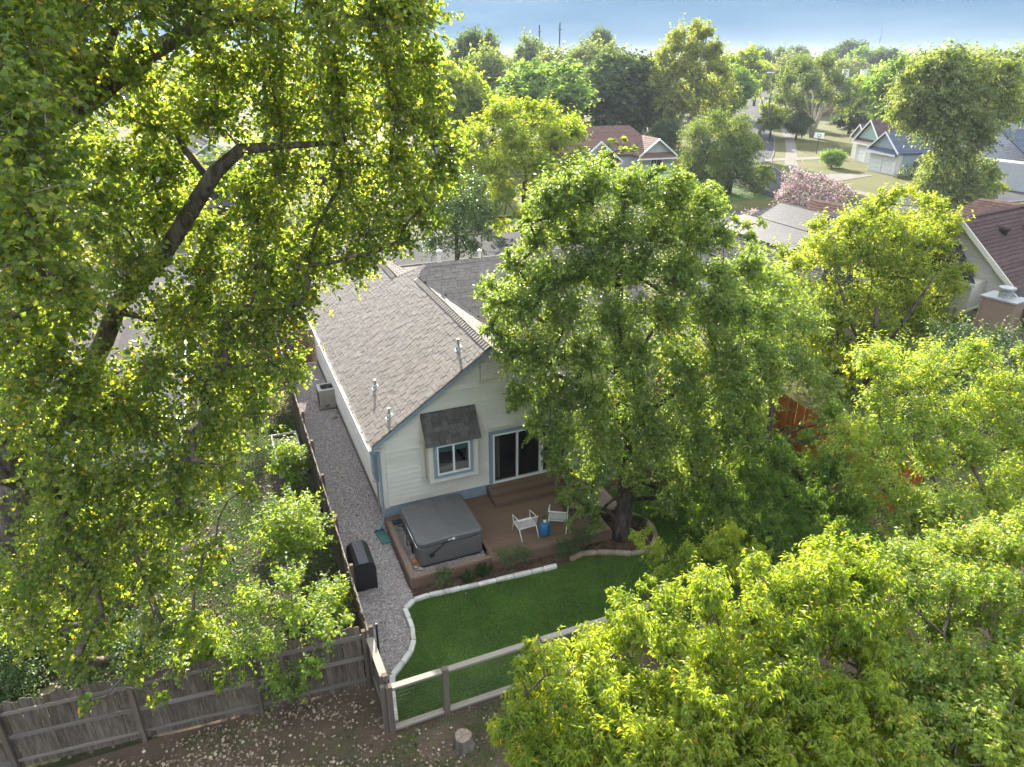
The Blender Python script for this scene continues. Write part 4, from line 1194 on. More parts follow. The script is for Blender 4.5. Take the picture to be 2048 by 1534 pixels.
board_fence('orange cedar fence closing the far side of the patio yard', (13.2, 6.6), (15.85, 6.3), 1.9, M['cedar'], 1, 2.4, railmat=M['cedar'])
# short side panel at the fence corner, with a flat cap
sp = board_fence('short weathered panel with a bleached cap joining picket fence and wire fence', (-1.80, -6.3), (-1.76, -7.72), 1.42, M['fence'], -1, 1.4, (.3, 1.2), name='short_board_fence')
span('cap_board', sp, (-.02, -.10, 1.47), (1.22, .07, 1.505), M['caprail'])
piece('end_post', sp, (1.28, 0, .78), (.11, .11, 1.6), M['post'])
# wire panel fence
wf = thing('wire_fence', 'timber and wire-mesh fence along the front of the lawn', 'fence', HF(-1.74, -7.78), ANG)
WX = [0, 1.30, 3.62, 5.95, 8.3, 10.7, 13.1]; WH = 1.36
for i, x in enumerate(WX):
    p = piece('post', wf, (x, 0, WH / 2 + .02), (.135, .135, WH + .10), M['post'])
    if i < len(WX) - 1:
        a, b = x + .075, WX[i + 1] - .075
        piece('cap_rail', wf, ((a + b) / 2, 0, WH + .015), (b - a, .145, .042), M['caprail'], (0, 0, rnd.uniform(-.004, .004)))
        piece('top_rail', wf, ((a + b) / 2, .0, WH - .055), (b - a, .04, .088), M['rail'])
        piece('bottom_rail', wf, ((a + b) / 2, 0, .13), (b - a, .14, .042), M['caprail'])
        piece('bottom_board', wf, ((a + b) / 2, .0, .06), (b - a, .04, .09), M['rail'])
        m = MB(); nz = 11; nx = int((b - a) / .21)
        for j in range(nz):
            z_ = .18 + j * (WH - .30) / (nz - 1); m.tube([(a, 0, z_), (b, 0, z_)], .0026, 4, cap=False)
        for j in range(nx + 1):
            xx = a + (b - a) * j / nx; m.tube([(xx, .006, .15), (xx, .006, WH - .1)], .0016, 4, cap=False)
        tag(m.build('wire_panel', M['wire'], wf), kind='stuff')
# thin steel stake and pipes by the fence
tag(MB().tube([(0, 0, 0), (.01, 0, 1.75)], .028, 8).build('fence_pipe', M['blackm'], loc=HF(-1.62, -6.15)), 'slim dark steel pipe standing at the fence corner by the gravel', 'pipe')
tag(MB().tube([(0, 0, .03), (.03, .5, .06), (.0, 1.4, .04), (-.03, 2.2, .08)], .05, 8).build('drain_pipe', M['blackm'], loc=HF(-1.60, -1.9), rot=(0, 0, ANG), smooth=True), 'black plastic pipe lying on the gravel along the fence', 'pipe')

# ------------------------------------------------------------------ grill under its cover, AC unit, splash block, stump
gr = thing('grill_cover', 'black covered barbecue smoker against the fence on the gravel', 'grill', HF(-1.28, -2.33), ANG)
pr = [(-.33, .06), (.33, .06), (.33, .72), (.31, .84), (.25, .94), (.14, 1.0), (-.14, 1.0), (-.25, .94), (-.31, .84), (-.33, .72)]
m = MB(); V = [(x, -.56, z) for x, z in pr] + [(x, .56, z) for x, z in pr]; k = len(pr)
m.add(V, [tuple(range(k)), tuple(range(2 * k - 1, k - 1, -1))] + [(i, i + k, (i + 1) % k + k, (i + 1) % k) for i in range(k)])
m.build('cover', M['black'], gr, bevel=.018)
for i in range(3): piece('hem_strap', gr, (-.2 + i * .2, -.568, .10), (.09, .02, .05), M['black'])
for sx in (-1, 1):
    for sy in (-1, 1): MB().tube([(sx * .3, sy * .52, 0), (sx * .3, sy * .52, .09)], .03, 8).build('foot', M['blackm'], gr)
ac = thing('air_conditioner', 'beige outdoor air conditioner unit on the gravel beside the house', 'air conditioner', HF(-.29, 9.7), ANG)
span('pad', ac, (-.46, -.46, 0), (.46, .46, .07), M['concrete'])
loft([(rrect(-.39, -.39, .39, .39, .06, 3), .075), (rrect(-.39, -.39, .39, .39, .06, 3), .86)]).build('cabinet', M['ac'], ac)
V = []; n = 28; out = []
ro = rrect(-.40, -.40, .40, .40, .07, 6)
ring = MB(); nn = len(ro)
inn = [(.345 * math.cos(math.atan2(y, x)), .345 * math.sin(math.atan2(y, x))) for x, y in ro]
ring.add([(x, y, .93) for x, y in ro] + [(x, y, .94) for x, y in inn] + [(x, y, .862) for x, y in ro] + [(x, y, .875) for x, y in inn],
         [(i, (i + 1) % nn, (i + 1) % nn + nn, i + nn) for i in range(nn)] + [(i + 2 * nn, (i + 1) % nn + 2 * nn, (i + 1) % nn, i) for i in range(nn)] + [(i + nn, (i + 1) % nn + nn, (i + 1) % nn + 3 * nn, i + 3 * nn) for i in range(nn)])
ring.build('top', M['ac'], ac)
MB().lathe([(.343, .864), (.343, .872)], 24).build('fan_well', M['blackm'], ac)
for i in range(5): piece('fan_blade', ac, (.13 * math.cos(i * 1.257), .13 * math.sin(i * 1.257), .895), (.24, .10, .006), M['blackm'], (.35, 0, i * 1.257))
for r_ in (.08, .14, .20, .26):
    MB().tube([(r_ * math.cos(a * math.pi / 12), r_ * math.sin(a * math.pi / 12), .925) for a in range(25)], .005, 4, cap=False).build('grille_ring', M['blackm'], ac)
for i in range(9):
    span('louver', ac, (-.405, -.33, .16 + i * .075), (-.392, .33, .195 + i * .075), M['blackm'])
for x in (-.12, -.04): span('service_valve', ac, (x - .02, -.42, .14), (x + .02, -.392, .24), M['blackm'])
MB().tube([(.38, .1, .3), (.5, .12, .5), (.28 + .28, .1, .9)], .02, 6).build('line_set', M['hose'], ac, smooth=True)
sb_ = thing('splash_block', 'green plastic splash block under the downspout', 'splash block', HF(-.28, -.52, .012), ANG + R(8))
loft([(rrect(-.15, -.45, .15, .33, .03, 2), 0), (rrect(-.15, -.45, .15, .33, .03, 2), .025)]).build('tray', M['green_pl'], sb_)
for x in (-.14, .14): span('side_rim', sb_, (x - .012, -.44, .0255), (x + .012, .32, .07), M['green_pl'])
span('end_rim', sb_, (-.126, .30, .0255), (.126, .325, .07), M['green_pl'])
stp = thing('tree_stump', 'sawn tree stump on the bare ground in front of the wire fence', 'stump', at(927, 1492) )
n = 26
V = []
for r_, z_ in ((.25, 0), (.205, .12), (.185, .34)):
    for k in range(n):
        a = 2 * math.pi * k / n; q = r_ * (1 + .05 * math.sin(3 * a + 1) + .03 * math.sin(7 * a)); V.append((q * math.cos(a), q * math.sin(a), z_))
MB().add(V, [(i * n + k, i * n + (k + 1) % n, (i + 1) * n + (k + 1) % n, (i + 1) * n + k) for i in range(2) for k in range(n)]).build('bark', M['bark'], stp, smooth=True)
top = [(x, y, z_ + .001) for x, y, z_ in V[2 * n:]]
MB().add(top + [(0, 0, .345)], [(k, (k + 1) % n, n) for k in range(n)]).build('cut_face', M['endgrain'], stp)
for a in (.4, 2.1, 3.9):
    MB().tube([(0, 0, .344), (.16 * math.cos(a), .16 * math.sin(a), .342)], .004, 4).build('crack', M['soil'], stp)
rk = tag(MB().lathe([(.10, 0), (.14, .04), (.09, .09), (.02, .11)], 7).build('rock', M['stone'], loc=HF(.12 - .4, 8.35)), 'flat tan rock on the gravel by the air conditioner', 'rock')
tag(MB().lathe([(.10, 0), (.13, .05), (.09, .09)], 9).build('clay_saucer', M['terra'], loc=HF(-.5, 11.0)), 'small terracotta bowl on the gravel behind the air conditioner', 'bowl')
pl = thing('planter_box', 'terracotta coloured trough planter behind the gravel gate fence', 'planter', HF(-.95, 17.9), ANG)
span('trough', pl, (-.6, -.2, 0), (.6, .2, 1.55), M['terra']); span('rim', pl, (-.63, -.23, 1.552), (.63, .23, 1.62), M['terra'])

# ------------------------------------------------------------------ neighbour's side: raised beds and plants
def raised_bed(label, t0, w0, t1, w1, h, mat):
    t = thing('raised_bed', label, 'raised bed', HF(t0, w0), ANG); a, b = t1 - t0, w1 - w0
    for p, q in (((0, 0, 0), (a, .05, h)), ((0, b - .05, 0), (a, b, h)), ((0, .051, 0), (.05, b - .051, h)), ((a - .05, .051, 0), (a, b - .051, h))): span('side_board', t, p, q, mat)
    span('soil', t, (.055, .056, 0), (a - .055, b - .056, h - .06), M['soil'])
    return t
raised_bed('raised bed with a pale rim and a few seedlings beside the fence', -2.95, 4.3, -1.98, 7.0, .45, M['metalbed'])
raised_bed('small dark timber raised bed beside the low picket fence', -2.9, 1.2, -1.98, 2.1, .40, M['post'])
YG = leafmat('young_leaf', [(0, (.055, .10, .020)), (.6, (.090, .14, .026)), (1, (.15, .175, .034))], (2.9, 2.6, .5), .5)
shrub('seedling_plant', 'pale seedling in the pale-rimmed raised bed', -2.45, 5.2, .5, .22, 71, YG, per=60, ll=.10, lw=.05, z0=.38, cat='plant')
shrub('seedling_plant', 'reddish seedling at the near end of the raised bed', -2.4, 4.7, .4, .2, 72, YG, per=50, ll=.09, lw=.045, z0=.38, cat='plant')
NS = dict(twig_leaves=10, out=.6, up=.7, wild=.4, droop=.35, sag=.15, spikes=.22, twig_len=1.25)
shrub('garden_shrub', 'leafy pale green shrub over the raised bed beside the low fence', -2.5, 3.2, 1.7, .8, 73, YG, per=260, ll=.12, lw=.06, nl=10, style=NS)
shrub('garden_shrub', 'bright green bush beside the low fence, opposite the black smoker', -2.95, -1.5, 2.2, 1.15, 74, YG, per=330, ll=.12, lw=.06, nl=14, style=NS)
_b = HF(-4.0, -5.35)
grow('garden_shrub', 'leafy bush leaning over the top of the weathered picket fence', 'shrub', [(_b, .05), (_b + Vector((0, 0, 1.0)), .04), (_b + Vector((0, -.1, 1.9)), .03)],
     lobes_px([(430, 1290, 12.2), (480, 1330, 11.8), (540, 1300, 11.9), (590, 1250, 12.4), (640, 1270, 12.3), (450, 1375, 11.5, .25), (560, 1365, 11.6, .35), (620, 1340, 11.8, .35), (520, 1225, 12.7), (575, 1185, 13.1), (645, 1215, 13.1, .35), (690, 1250, 13, .25), (410, 1330, 11.9, .3), (600, 1390, 11.6, .22)], (0, .5), .44, .3, 75), M['bark'], YG, .10, .05, 330, NS, 75, 'diamond', .06)
shrub('garden_shrub', 'bush on the corner where picket fence and gravel meet', -2.35, -4.55, 1.75, .6, 76, YG, per=260, ll=.11, lw=.055, nl=8, style=NS)
shrub('garden_shrub', 'feathery bush hanging across the top of the picket fence', -5.5, -5.3, 2.2, .7, 77, YG, per=300, ll=.10, lw=.045, nl=9, style=NS)
shrub('garden_shrub', 'low dark weedy bush beneath the spreading tree by the picket fence', -7.2, -4.3, 1.3, 1.5, 78, SH, per=330, ll=.09, lw=.04, nl=16)
shrub('garden_shrub', 'rosy green shrub with small flowers beyond the raised bed', -2.7, 8.2, 1.9, 1.0, 79, leafmat('rosy_leaf', [(0, (.06, .085, .03)), (.7, (.10, .12, .045)), (.9, (.22, .13, .12)), (1, (.30, .16, .17))], (1.6, 1.6, .8), .4), per=330, ll=.07, lw=.03, nl=12, style=NS)
shrub('garden_shrub', 'brownish flowering shrub under the tree near the far fence', -6.0, 10.0, 2.1, 1.4, 80, MATS['rosy_leaf'], per=300, ll=.07, lw=.03, nl=14, style=NS)
shrub('garden_shrub', 'dark bush at the foot of the big tree trunk', -10.5, -2.6, 1.6, 1.6, 81, SH, per=360, ll=.10, lw=.05, nl=14)
shrub('garden_shrub', 'dark bush behind the left end of the picket fence', -9.9, -4.3, 1.5, 1.2, 83, SH, per=330, ll=.10, lw=.05, nl=12)
for i, (t_, w_, lab) in enumerate(((-7.6, 10.5, 'blue plastic barrel glimpsed through the leaves by the grey roof'), (-8.2, 4.0, 'blue garden bucket glimpsed below the big tree'))):
    bb = thing('blue_barrel' if i == 0 else 'bucket', lab, 'barrel' if i == 0 else 'bucket', HF(t_, w_))
    s_ = 1 if i == 0 else .55
    MB().lathe([(.24 * s_, 0), (.29 * s_, .2 * s_), (.30 * s_, .5 * s_), (.26 * s_, .85 * s_)], 18).build('body', M['blue'], bb, smooth=True)
    MB().lathe([(.27 * s_, .852 * s_), (.27 * s_, .88 * s_)], 18).build('lid', M['white'], bb)

# ------------------------------------------------------------------ patio things behind the tree
tb = thing('patio_table', 'white-topped patio table glimpsed through the deckside tree', 'table', HF(10.1, .9), ANG)
loft([(rrect(-.95, -.5, .95, .5, .08, 3), .70), (rrect(-.95, -.5, .95, .5, .08, 3), .74)]).build('tabletop', M['white'], tb)
for sx in (-1, 1):
    for sy in (-1, 1): MB().tube([(sx * .85, sy * .42, 0), (sx * .82, sy * .4, .70)], .03, 8).build('leg', M['blackm'], tb)
def slat_bench(label, t_, w_, rz, L=1.6):
    t = thing('slat_bench', label, 'bench', HF(t_, w_), ANG + rz)
    for i in range(4): span('seat_slat', t, (-L / 2, -.2 + i * .105, .43), (L / 2, -.2 + i * .105 + .085, .455), M['rail'])
    for i in range(3): span('back_slat', t, (-L / 2, .25, .56 + i * .12), (L / 2, .275, .64 + i * .12), M['rail'])
    for sx in (-1, 1):
        span('leg', t, (sx * L * .42 - .03, -.18, 0), (sx * L * .42 + .03, -.12, .43), M['blackm']); span('leg', t, (sx * L * .42 - .03, .23, 0), (sx * L * .42 + .03, .249, .9), M['blackm'])
slat_bench('long grey slatted bench at the right edge of the patio', 12.55, .1, R(-90), 2.4)
slat_bench('dark slatted bench on the near side of the white-topped patio table', 9.9, -.25, R(180), 1.3)
pp = thing('patio_planter', 'dark square planter at the near end of the long slatted bench', 'planter', HF(12.65, -1.5), ANG)
loft([(rrect(-.22, -.22, .22, .22, .03, 2), 0), (rrect(-.27, -.27, .27, .27, .03, 2), .42)]).build('pot', M['blackm'], pp)
span('soil', pp, (-.22, -.22, .38), (.22, .22, .43), M['soil'])
shrub('patio_shrub', 'sunlit bush growing behind the slatted bench', 13.4, 1.4, 1.9, 1.2, 82, YG, per=300, ll=.08, lw=.04, nl=14)
# ------------------------------------------------------------------ near trees
CW = leafmat('cottonwood_leaf', [(0, (.046, .076, .020)), (.45, (.074, .106, .026)), (.80, (.108, .138, .032)), (.97, (.15, .165, .03)), (.987, (.20, .18, .03)), (1, (.40, .25, .03))], (2.9, 2.75, .85), .56, .45, .28)
OK_ = leafmat('red_oak_leaf', [(0, (.052, .085, .024)), (.5, (.075, .110, .030)), (.85, (.105, .138, .036)), (1, (.16, .17, .045))], (2.5, 2.5, .9), .50, .45, .3)
EL = leafmat('elm_leaf', [(0, (.060, .095, .018)), (.5, (.090, .125, .022)), (.9, (.135, .155, .028)), (1, (.24, .21, .035))], (2.8, 2.65, .75), .52, .48, .25)
PE = leafmat('peach_leaf', [(0, (.066, .100, .016)), (.5, (.105, .138, .020)), (.95, (.140, .172, .028)), (.99, (.19, .18, .04)), (1, (.40, .16, .05))], (3.05, 2.9, .6), .57, .45, .3)
PD = leafmat('dark_peach_leaf', [(0, (.040, .080, .018)), (.6, (.065, .105, .022)), (1, (.11, .145, .03))], (2.6, 2.5, .6), .45, .48, .25)
VN = leafmat('vine_leaf', [(0, (.066, .102, .022)), (.6, (.105, .142, .028)), (.95, (.13, .165, .042)), (1, (.32, .19, .05))], (2.9, 2.8, .7), .55, .45, .3)
DKL = leafmat('dark_leaf', [(0, (.026, .050, .018)), (.6, (.042, .075, .024)), (1, (.075, .105, .034))], (1.9, 1.9, .6), .36, .45, .3)

rows = [
 (40, 40, 11), (150, 40, 12), (280, 30, 12.5), (400, 30, 13), (520, 40, 13.5), (640, 40, 14), (750, 40, 14.5), (822, 30, 15, .6), (30, -70, 11), (200, -70, 12), (400, -70, 13), (600, -70, 14), (760, -60, 14.5), (850, -50, 15, .6),
 (30, 140, 10.5), (140, 140, 12), (260, 150, 13), (420, 140, 14), (540, 140, 14.5), (660, 140, 15), (770, 140, 15.5), (842, 120, 16, .6), (865, 195, 16, .45),
 (30, 240, 10), (300, 250, 14), (420, 240, 14.5), (560, 240, 15), (680, 240, 15), (790, 240, 15.5), (868, 262, 15.5, .55),
 (60, 340, 10), (200, 340, 13.5), (330, 350, 15), (560, 350, 15.5), (680, 340, 15.5), (780, 340, 15.5), (872, 345, 15.5, .6), (905, 300, 15.5, .4),
 (60, 440, 9.5), (180, 430, 12.5), (300, 440, 15.5), (520, 450, 15.5), (640, 440, 15.5), (740, 440, 15), (838, 420, 15, .6), (800, 480, 15, .4),
 (40, 540, 9.2, .55), (150, 560, 9.5, .5), (250, 540, 14), (400, 545, 15), (510, 540, 15), (610, 530, 15), (690, 520, 14.8, .5), (735, 510, 14.6, .4),
 (30, 640, 11), (110, 640, 13, .6), (340, 640, 14.5), (450, 640, 14.5), (545, 620, 14.5), (600, 610, 14.4, .35),
 (170, 760, 13), (300, 740, 13.5), (420, 740, 14), (510, 730, 14), (575, 745, 14, .45),
 (60, 840, 12.5), (190, 840, 13), (300, 840, 13.5), (410, 840, 13.5), (490, 830, 13.5, .5),
 (130, 940, 12), (240, 940, 12.5), (350, 930, 13), (440, 930, 13, .5), (490, 980, 12.8, .3),
 (130, 1040, 11.8), (250, 1040, 12.2), (360, 1020, 12.6, .6), (430, 1090, 12.3, .4),
 (60, 1140, 11.5), (190, 1140, 11.7), (310, 1130, 12, .6), (400, 1150, 12, .35),
 (80, 1240, 11.3), (200, 1240, 11.3, .6), (310, 1240, 11.4, .55), (385, 1235, 11.5, .35),
 (150, 1320, 10.9, .4), (270, 1330, 10.9, .4), (350, 1330, 10.9, .3), (180, 1400, 10.6, .22), (320, 1390, 10.6, .25), (380, 1265, 11.2, .3), (40, 700, 12.5, .6), (60, 770, 12.3, .6), (100, 480, 12.5, .6), (150, 610, 13, .6), (30, 610, 12, .5), (110, 700, 13, .6), (230, 800, 13.2, .6), (420, 470, 15.3, .6), (360, 420, 15.6, .6), (480, 380, 15.5, .6), (300, 330, 15.4, .6)]
lob = lobes_px(rows, (0.0, 1.5), .78, .35, 5)
def P3(u, v, Y): p = aty(u, v, Y); return (p.x, p.y, p.z)
b0 = at(22, 1215)
trunkC = [(b0 + Vector((0, 0, -.1)), .85), (Vector(P3(24, 1080, 15.5)), .62), (Vector(P3(40, 950, 15.4)), .52), (Vector(P3(120, 820, 15.3)), .27), (Vector(P3(205, 690, 15.2)), .21), (Vector(P3(238, 605, 15.1)), .19), (Vector(P3(320, 520, 15.0)), .18), (Vector(P3(395, 400, 14.8)), .165), (Vector(P3(430, 345, 14.6)), .15), (Vector(P3(482, 298, 14.7)), .12), (Vector(P3(560, 292, 14.9)), .075), (Vector(P3(690, 285, 15)), .045)]
ex = [[(Vector(P3(20, 900, 14.9)), .5), (Vector(P3(-60, 640, 14.2)), .42), (Vector(P3(-40, 420, 13.6)), .34), (Vector(P3(40, 290, 13.4)), .24), (Vector(P3(110, 245, 13.2)), .20), (Vector(P3(195, 188, 13.1)), .175), (Vector(P3(265, 125, 13.2)), .16), (Vector(P3(370, 66, 13.5)), .13), (Vector(P3(450, 45, 13.7)), .10), (Vector(P3(530, 0, 14)), .07)],
      [(Vector(P3(105, 245, 13.2)), .15), (Vector(P3(130, 180, 13.0)), .13), (Vector(P3(200, 145, 12.8)), .09), (Vector(P3(230, 60, 12.6)), .06)],
      [(Vector(P3(412, 350, 14.8)), .08), (Vector(P3(370, 300, 14.9)), .07), (Vector(P3(330, 220, 15)), .05)],
      [(Vector(P3(230, 620, 15.1)), .10), (Vector(P3(310, 640, 15)), .07), (Vector(P3(420, 600, 15)), .05)],
      [(Vector(P3(40, 950, 15.2)), .16), (Vector(P3(160, 960, 13.6)), .10), (Vector(P3(260, 1080, 12.2)), .06), (Vector(P3(330, 1260, 11.3)), .035)]]
grow('cottonwood_tree', 'huge cottonwood with heart-shaped leaves and thick grey limbs, left of the house', 'tree', trunkC, lob, M['bark'], CW, .084, .078, 900,
     dict(twig_leaves=11, out=.45, up=.1, wild=.65, twig_up=.05, sag=.2, along=.35, droop=.55, tumble=.9, twig_len=1.0), 101, 'heart', .5, ex, centre=(-10, 15, 9), pieces=300, twig_share=.34, twig_mat=M['twig'])

rows = [(1246, 300, 19.5, .13), (1248, 270, 19.5, .09), (1140, 362, 19.3, .14), (1096, 425, 19, .15), (1180, 348, 19.4, .15), (1300, 342, 19.9, .15), (1376, 348, 20, .17), (1442, 408, 20, .18), (1468, 440, 19.8, .2), (1060, 445, 18.9, .2), (1020, 520, 18.6, .22), (1500, 470, 20, .2), (1130, 392, 19.3, .36), (1200, 378, 19.5, .36), (1285, 372, 20, .4), (1350, 372, 20, .4), (1405, 395, 20, .34), (1215, 340, 19.5, .18), (1320, 335, 19.8, .18), (1098, 395, 19.2, .22),
 (1110, 430, 19), (1180, 410, 19.2), (1260, 410, 19.5), (1340, 410, 19.8), (1410, 430, 19.8, .55),
 (1075, 490, 18.8, .6), (1150, 480, 18.8), (1230, 480, 19), (1310, 480, 19.3), (1390, 490, 19.5), (1440, 480, 19.5, .4),
 (1040, 550, 18.6, .6), (1110, 560, 18.5), (1190, 560, 18.6), (1270, 560, 18.8), (1350, 560, 19), (1430, 560, 19.2, .6),
 (1000, 600, 18.4, .5), (1060, 630, 18.3), (1140, 640, 18.2), (1230, 640, 18.3), (1320, 640, 18.6), (1410, 640, 18.9), (1480, 630, 19, .5),
 (985, 655, 18.3, .3), (1030, 700, 18.2, .5), (1100, 720, 18), (1180, 720, 18), (1270, 720, 18.1), (1350, 720, 18.4), (1440, 720, 18.6), (1510, 720, 18.8, .5),
 (1040, 790, 18, .4), (1110, 790, 17.8, .6), (1190, 800, 17.8), (1270, 800, 17.9), (1360, 800, 18.1), (1440, 800, 18.3), (1500, 790, 18.4, .4),
 (1075, 860, 17.8, .35), (1130, 870, 17.7, .5), (1210, 880, 17.6), (1300, 880, 17.8), (1380, 880, 18), (1450, 870, 18.1, .5),
 (1120, 925, 17.6, .35), (1190, 945, 17.5, .5), (1270, 950, 17.6, .5), (1350, 950, 17.8, .6), (1420, 950, 17.9, .5), (1140, 990, 17.4, .28), (1165, 1015, 17.3, .25), (1140, 1045, 17.2, .2), (1190, 1050, 17.2, .25), (1150, 960, 17.4, .3), (1180, 1000, 17.2, .35), (1330, 1000, 17.6, .4), (1490, 560, 20, .6), (1520, 640, 20, .6), (1520, 710, 19.8, .6), (1530, 770, 19.6, .55), (1500, 835, 19.4, .5), (1500, 880, 19.2, .6), (1480, 820, 19, .6)]
lob = lobes_px(rows, (0.0, 2.3), .80, .35, 6, .20)
b1 = at(1243, 1073)
trk = [(b1 + Vector((0, 0, -.05)), .36), (b1 + Vector((.02, .0, .35)), .27), (Vector(P3(1252, 980, 18.9)), .24), (Vector(P3(1250, 880, 19.2)), .22), (Vector(P3(1240, 760, 19.6)), .19), (Vector(P3(1235, 640, 20)), .15), (Vector(P3(1240, 500, 20.2)), .10), (Vector(P3(1250, 380, 20.3)), .05)]
ex = [[(Vector(P3(1230, 800, 19.4)), .10), (Vector(P3(1165, 775, 18.9)), .085), (Vector(P3(1115, 750, 18.5)), .06), (Vector(P3(1050, 700, 18.4)), .04)],
      [(Vector(P3(1250, 860, 19.2)), .10), (Vector(P3(1330, 800, 18.8)), .08), (Vector(P3(1420, 740, 18.8)), .05)]]
grow('deckside_tree', 'leafy red oak growing beside the deck and hiding the right half of the house', 'tree', trk, lob, M['bark_dark'], OK_, .12, .058, 930,
     dict(twig_leaves=12, out=.6, up=.45, wild=.4, twig_up=.15, sag=.15, along=.6, droop=.25, tumble=.8, spikes=.14), 102, 'diamond', .34, ex, centre=(b1.x, b1.y + 1, 6), twig_share=.12, twig_mat=M['twig'])

# right of the oak: a darker tree, and the bright elm behind the orange fence
rows = [(1500, 560, 26), (1550, 590, 26), (1480, 630, 25.5), (1540, 660, 25.5), (1600, 660, 26), (1500, 720, 25), (1570, 720, 25.4), (1510, 790, 24.5), (1450, 810, 24), (1540, 860, 24, .7), (1480, 860, 23.6), (1410, 850, 23.5), (1500, 770, 24), (1545, 730, 24.6), (1600, 755, 25, .7), (1645, 785, 24, .7), (1560, 885, 23, .5), (1650, 815, 22.5, .5), (1632, 850, 22, .45), (1450, 560, 27, .8), (1500, 520, 27, .7)]
bb = at(1520, 965)
grow('yard_tree', 'shaded dark green tree between the deckside oak and the bright elm', 'tree', [(bb, .15), (bb + Vector((.1, .2, 1.6)), .11), (bb + Vector((.2, .6, 3.2)), .06)], lobes_px(rows, (0, 1.6), 1.1, .35, 7), M['bark_dark'], OK_, .14, .07, 1000,
     dict(twig_leaves=12, out=.6, up=.35, wild=.4, sag=.2, along=.5, droop=.3), 103, 'diamond', .22)
rows = [(1745, 425, 31, .6), (1795, 405, 31, .5), (1760, 392, 31, .28), (1850, 425, 32, .6), (1700, 455, 31, .7), (1640, 490, 31, .7), (1720, 490, 31), (1790, 480, 31.5), (1860, 480, 32), (1900, 460, 32, .6), (1600, 535, 30.5, .8), (1670, 545, 30.5), (1740, 550, 30.5), (1820, 550, 31), (1890, 545, 31.5, .8), (1580, 600, 30), (1650, 610, 30), (1730, 610, 30), (1810, 610, 30.5), (1890, 600, 31, .8), (1560, 560, 30.5, .6),
 (1600, 670, 29.5), (1670, 670, 29.5), (1750, 680, 29.5), (1830, 670, 30), (1900, 655, 30.5, .7), (1650, 730, 29), (1730, 740, 29), (1810, 735, 29.5), (1870, 715, 30, .8), (1700, 790, 28.5, .8), (1780, 790, 28.8, .8), (1930, 560, 31.5, .5)]
bb = at(1735, 800)
grow('elm_tree', 'bright yellow-green elm behind the orange cedar fence', 'tree', [(bb, .2), (bb + Vector((0, .3, 2.2)), .14), (bb + Vector((-.2, .6, 4.2)), .08)], lobes_px(rows, (0, 1.6, 3.0), 1.08, .45, 8, .5), M['bark_dark'], EL, .14, .08, 1150,
     dict(twig_leaves=12, out=.55, up=.55, wild=.4, twig_up=.25, sag=.1, along=.6, droop=.2, spikes=.10), 104, 'diamond', .3, [[(bb + Vector((0, .2, 1.4)), .10), (bb + Vector((-1.2, .8, 3.6)), .07), (bb + Vector((-2, 1, 5.4)), .04)], [(bb + Vector((0, .2, 1.6)), .10), (bb + Vector((1.4, .9, 3.6)), .07), (bb + Vector((2.2, 1, 5.4)), .04)]], centre=(bb.x, bb.y, 2), twig_share=.03)
# vine-hung trees at the right edge
rows = [(1745, 745, 14.06), (1800, 775, 14.06, 0.53), (1860, 755, 14.28), (1930, 745, 14.43), (2000, 760, 14.43), (1755, 830, 13.54, 0.61), (1830, 840, 13.54), (1910, 830, 13.76), (1990, 840, 13.91), (2060, 820, 14.06), (1700, 900, 13.17), (1780, 910, 13.02), (1860, 910, 13.02), (1940, 920, 13.17), (2020, 920, 13.32), (1740, 980, 12.58, 0.61), (1820, 990, 12.43), (1900, 1000, 12.43), (1980, 1000, 12.58), (2060, 1000, 12.58), (1880, 1070, 11.84), (1960, 1080, 11.84), (2040, 1080, 11.84), (1800, 1060, 11.99, 0.53), (1750, 722, 14.21, 0.27), (1940, 712, 14.50, 0.27), (2040, 730, 14.50, 0.38)]
bb = Vector((9.3, 13.0, 0))
grow('vine_covered_tree', 'tall light green tree hung with vines at the right edge beyond the front canopy', 'tree', [(bb, .2), (bb + Vector((.1, .3, 2)), .15), (bb + Vector((.2, .8, 4)), .1)], lobes_px(rows, (0, 1.2), .60, .35, 9, .45), M['bark'], VN, .085, .04, 1150,
     dict(twig_leaves=12, out=.45, up=.6, wild=.45, twig_up=.25, sag=.15, along=.45, droop=.4, spikes=.14), 105, 'diamond', .22, centre=(bb.x, bb.y + 1, 1), twig_share=.06, twig_mat=M['twig'])
rows = [(1690, 890, 18.6, .6), (1600, 950, 18.2, .55), (1660, 950, 18), (1700, 1020, 16.8, .8), (1560, 990, 17.5, .7), (1620, 1020, 16.9, .8), (1500, 960, 18, .6), (1470, 1010, 17.3, .6), (1530, 1060, 16.5, .7), (1460, 1070, 16.5, .6), (1620, 1090, 16, .6), (1690, 1090, 15.8, .6), (1740, 870, 18.5, .6), (1665, 835, 20, .5), (1560, 890, 19.5, .35), (1610, 885, 19.6, .35), (1400, 1040, 17.4, .5), (1430, 980, 18, .5), (1560, 920, 18.8, .6), (1650, 1070, 15.6, .6), (1560, 1110, 15.6, .6), (1500, 1130, 15.4, .5), (1630, 1140, 15, .6)]
bb = at(1610, 1130)
grow('peach_tree', 'low dark peach tree at the right end of the lawn', 'tree', [(bb, .14), (bb + Vector((.05, .1, 1.1)), .10)], lobes_px(rows, (0, .9), .72, .3, 10), M['bark_dark'], PD, .125, .036, 900,
     dict(twig_leaves=14, out=.4, up=.7, wild=.4, twig_up=.3, sag=.1, along=.35, droop=.75, spikes=.08), 106, 'lance', .16, twig_share=.05)
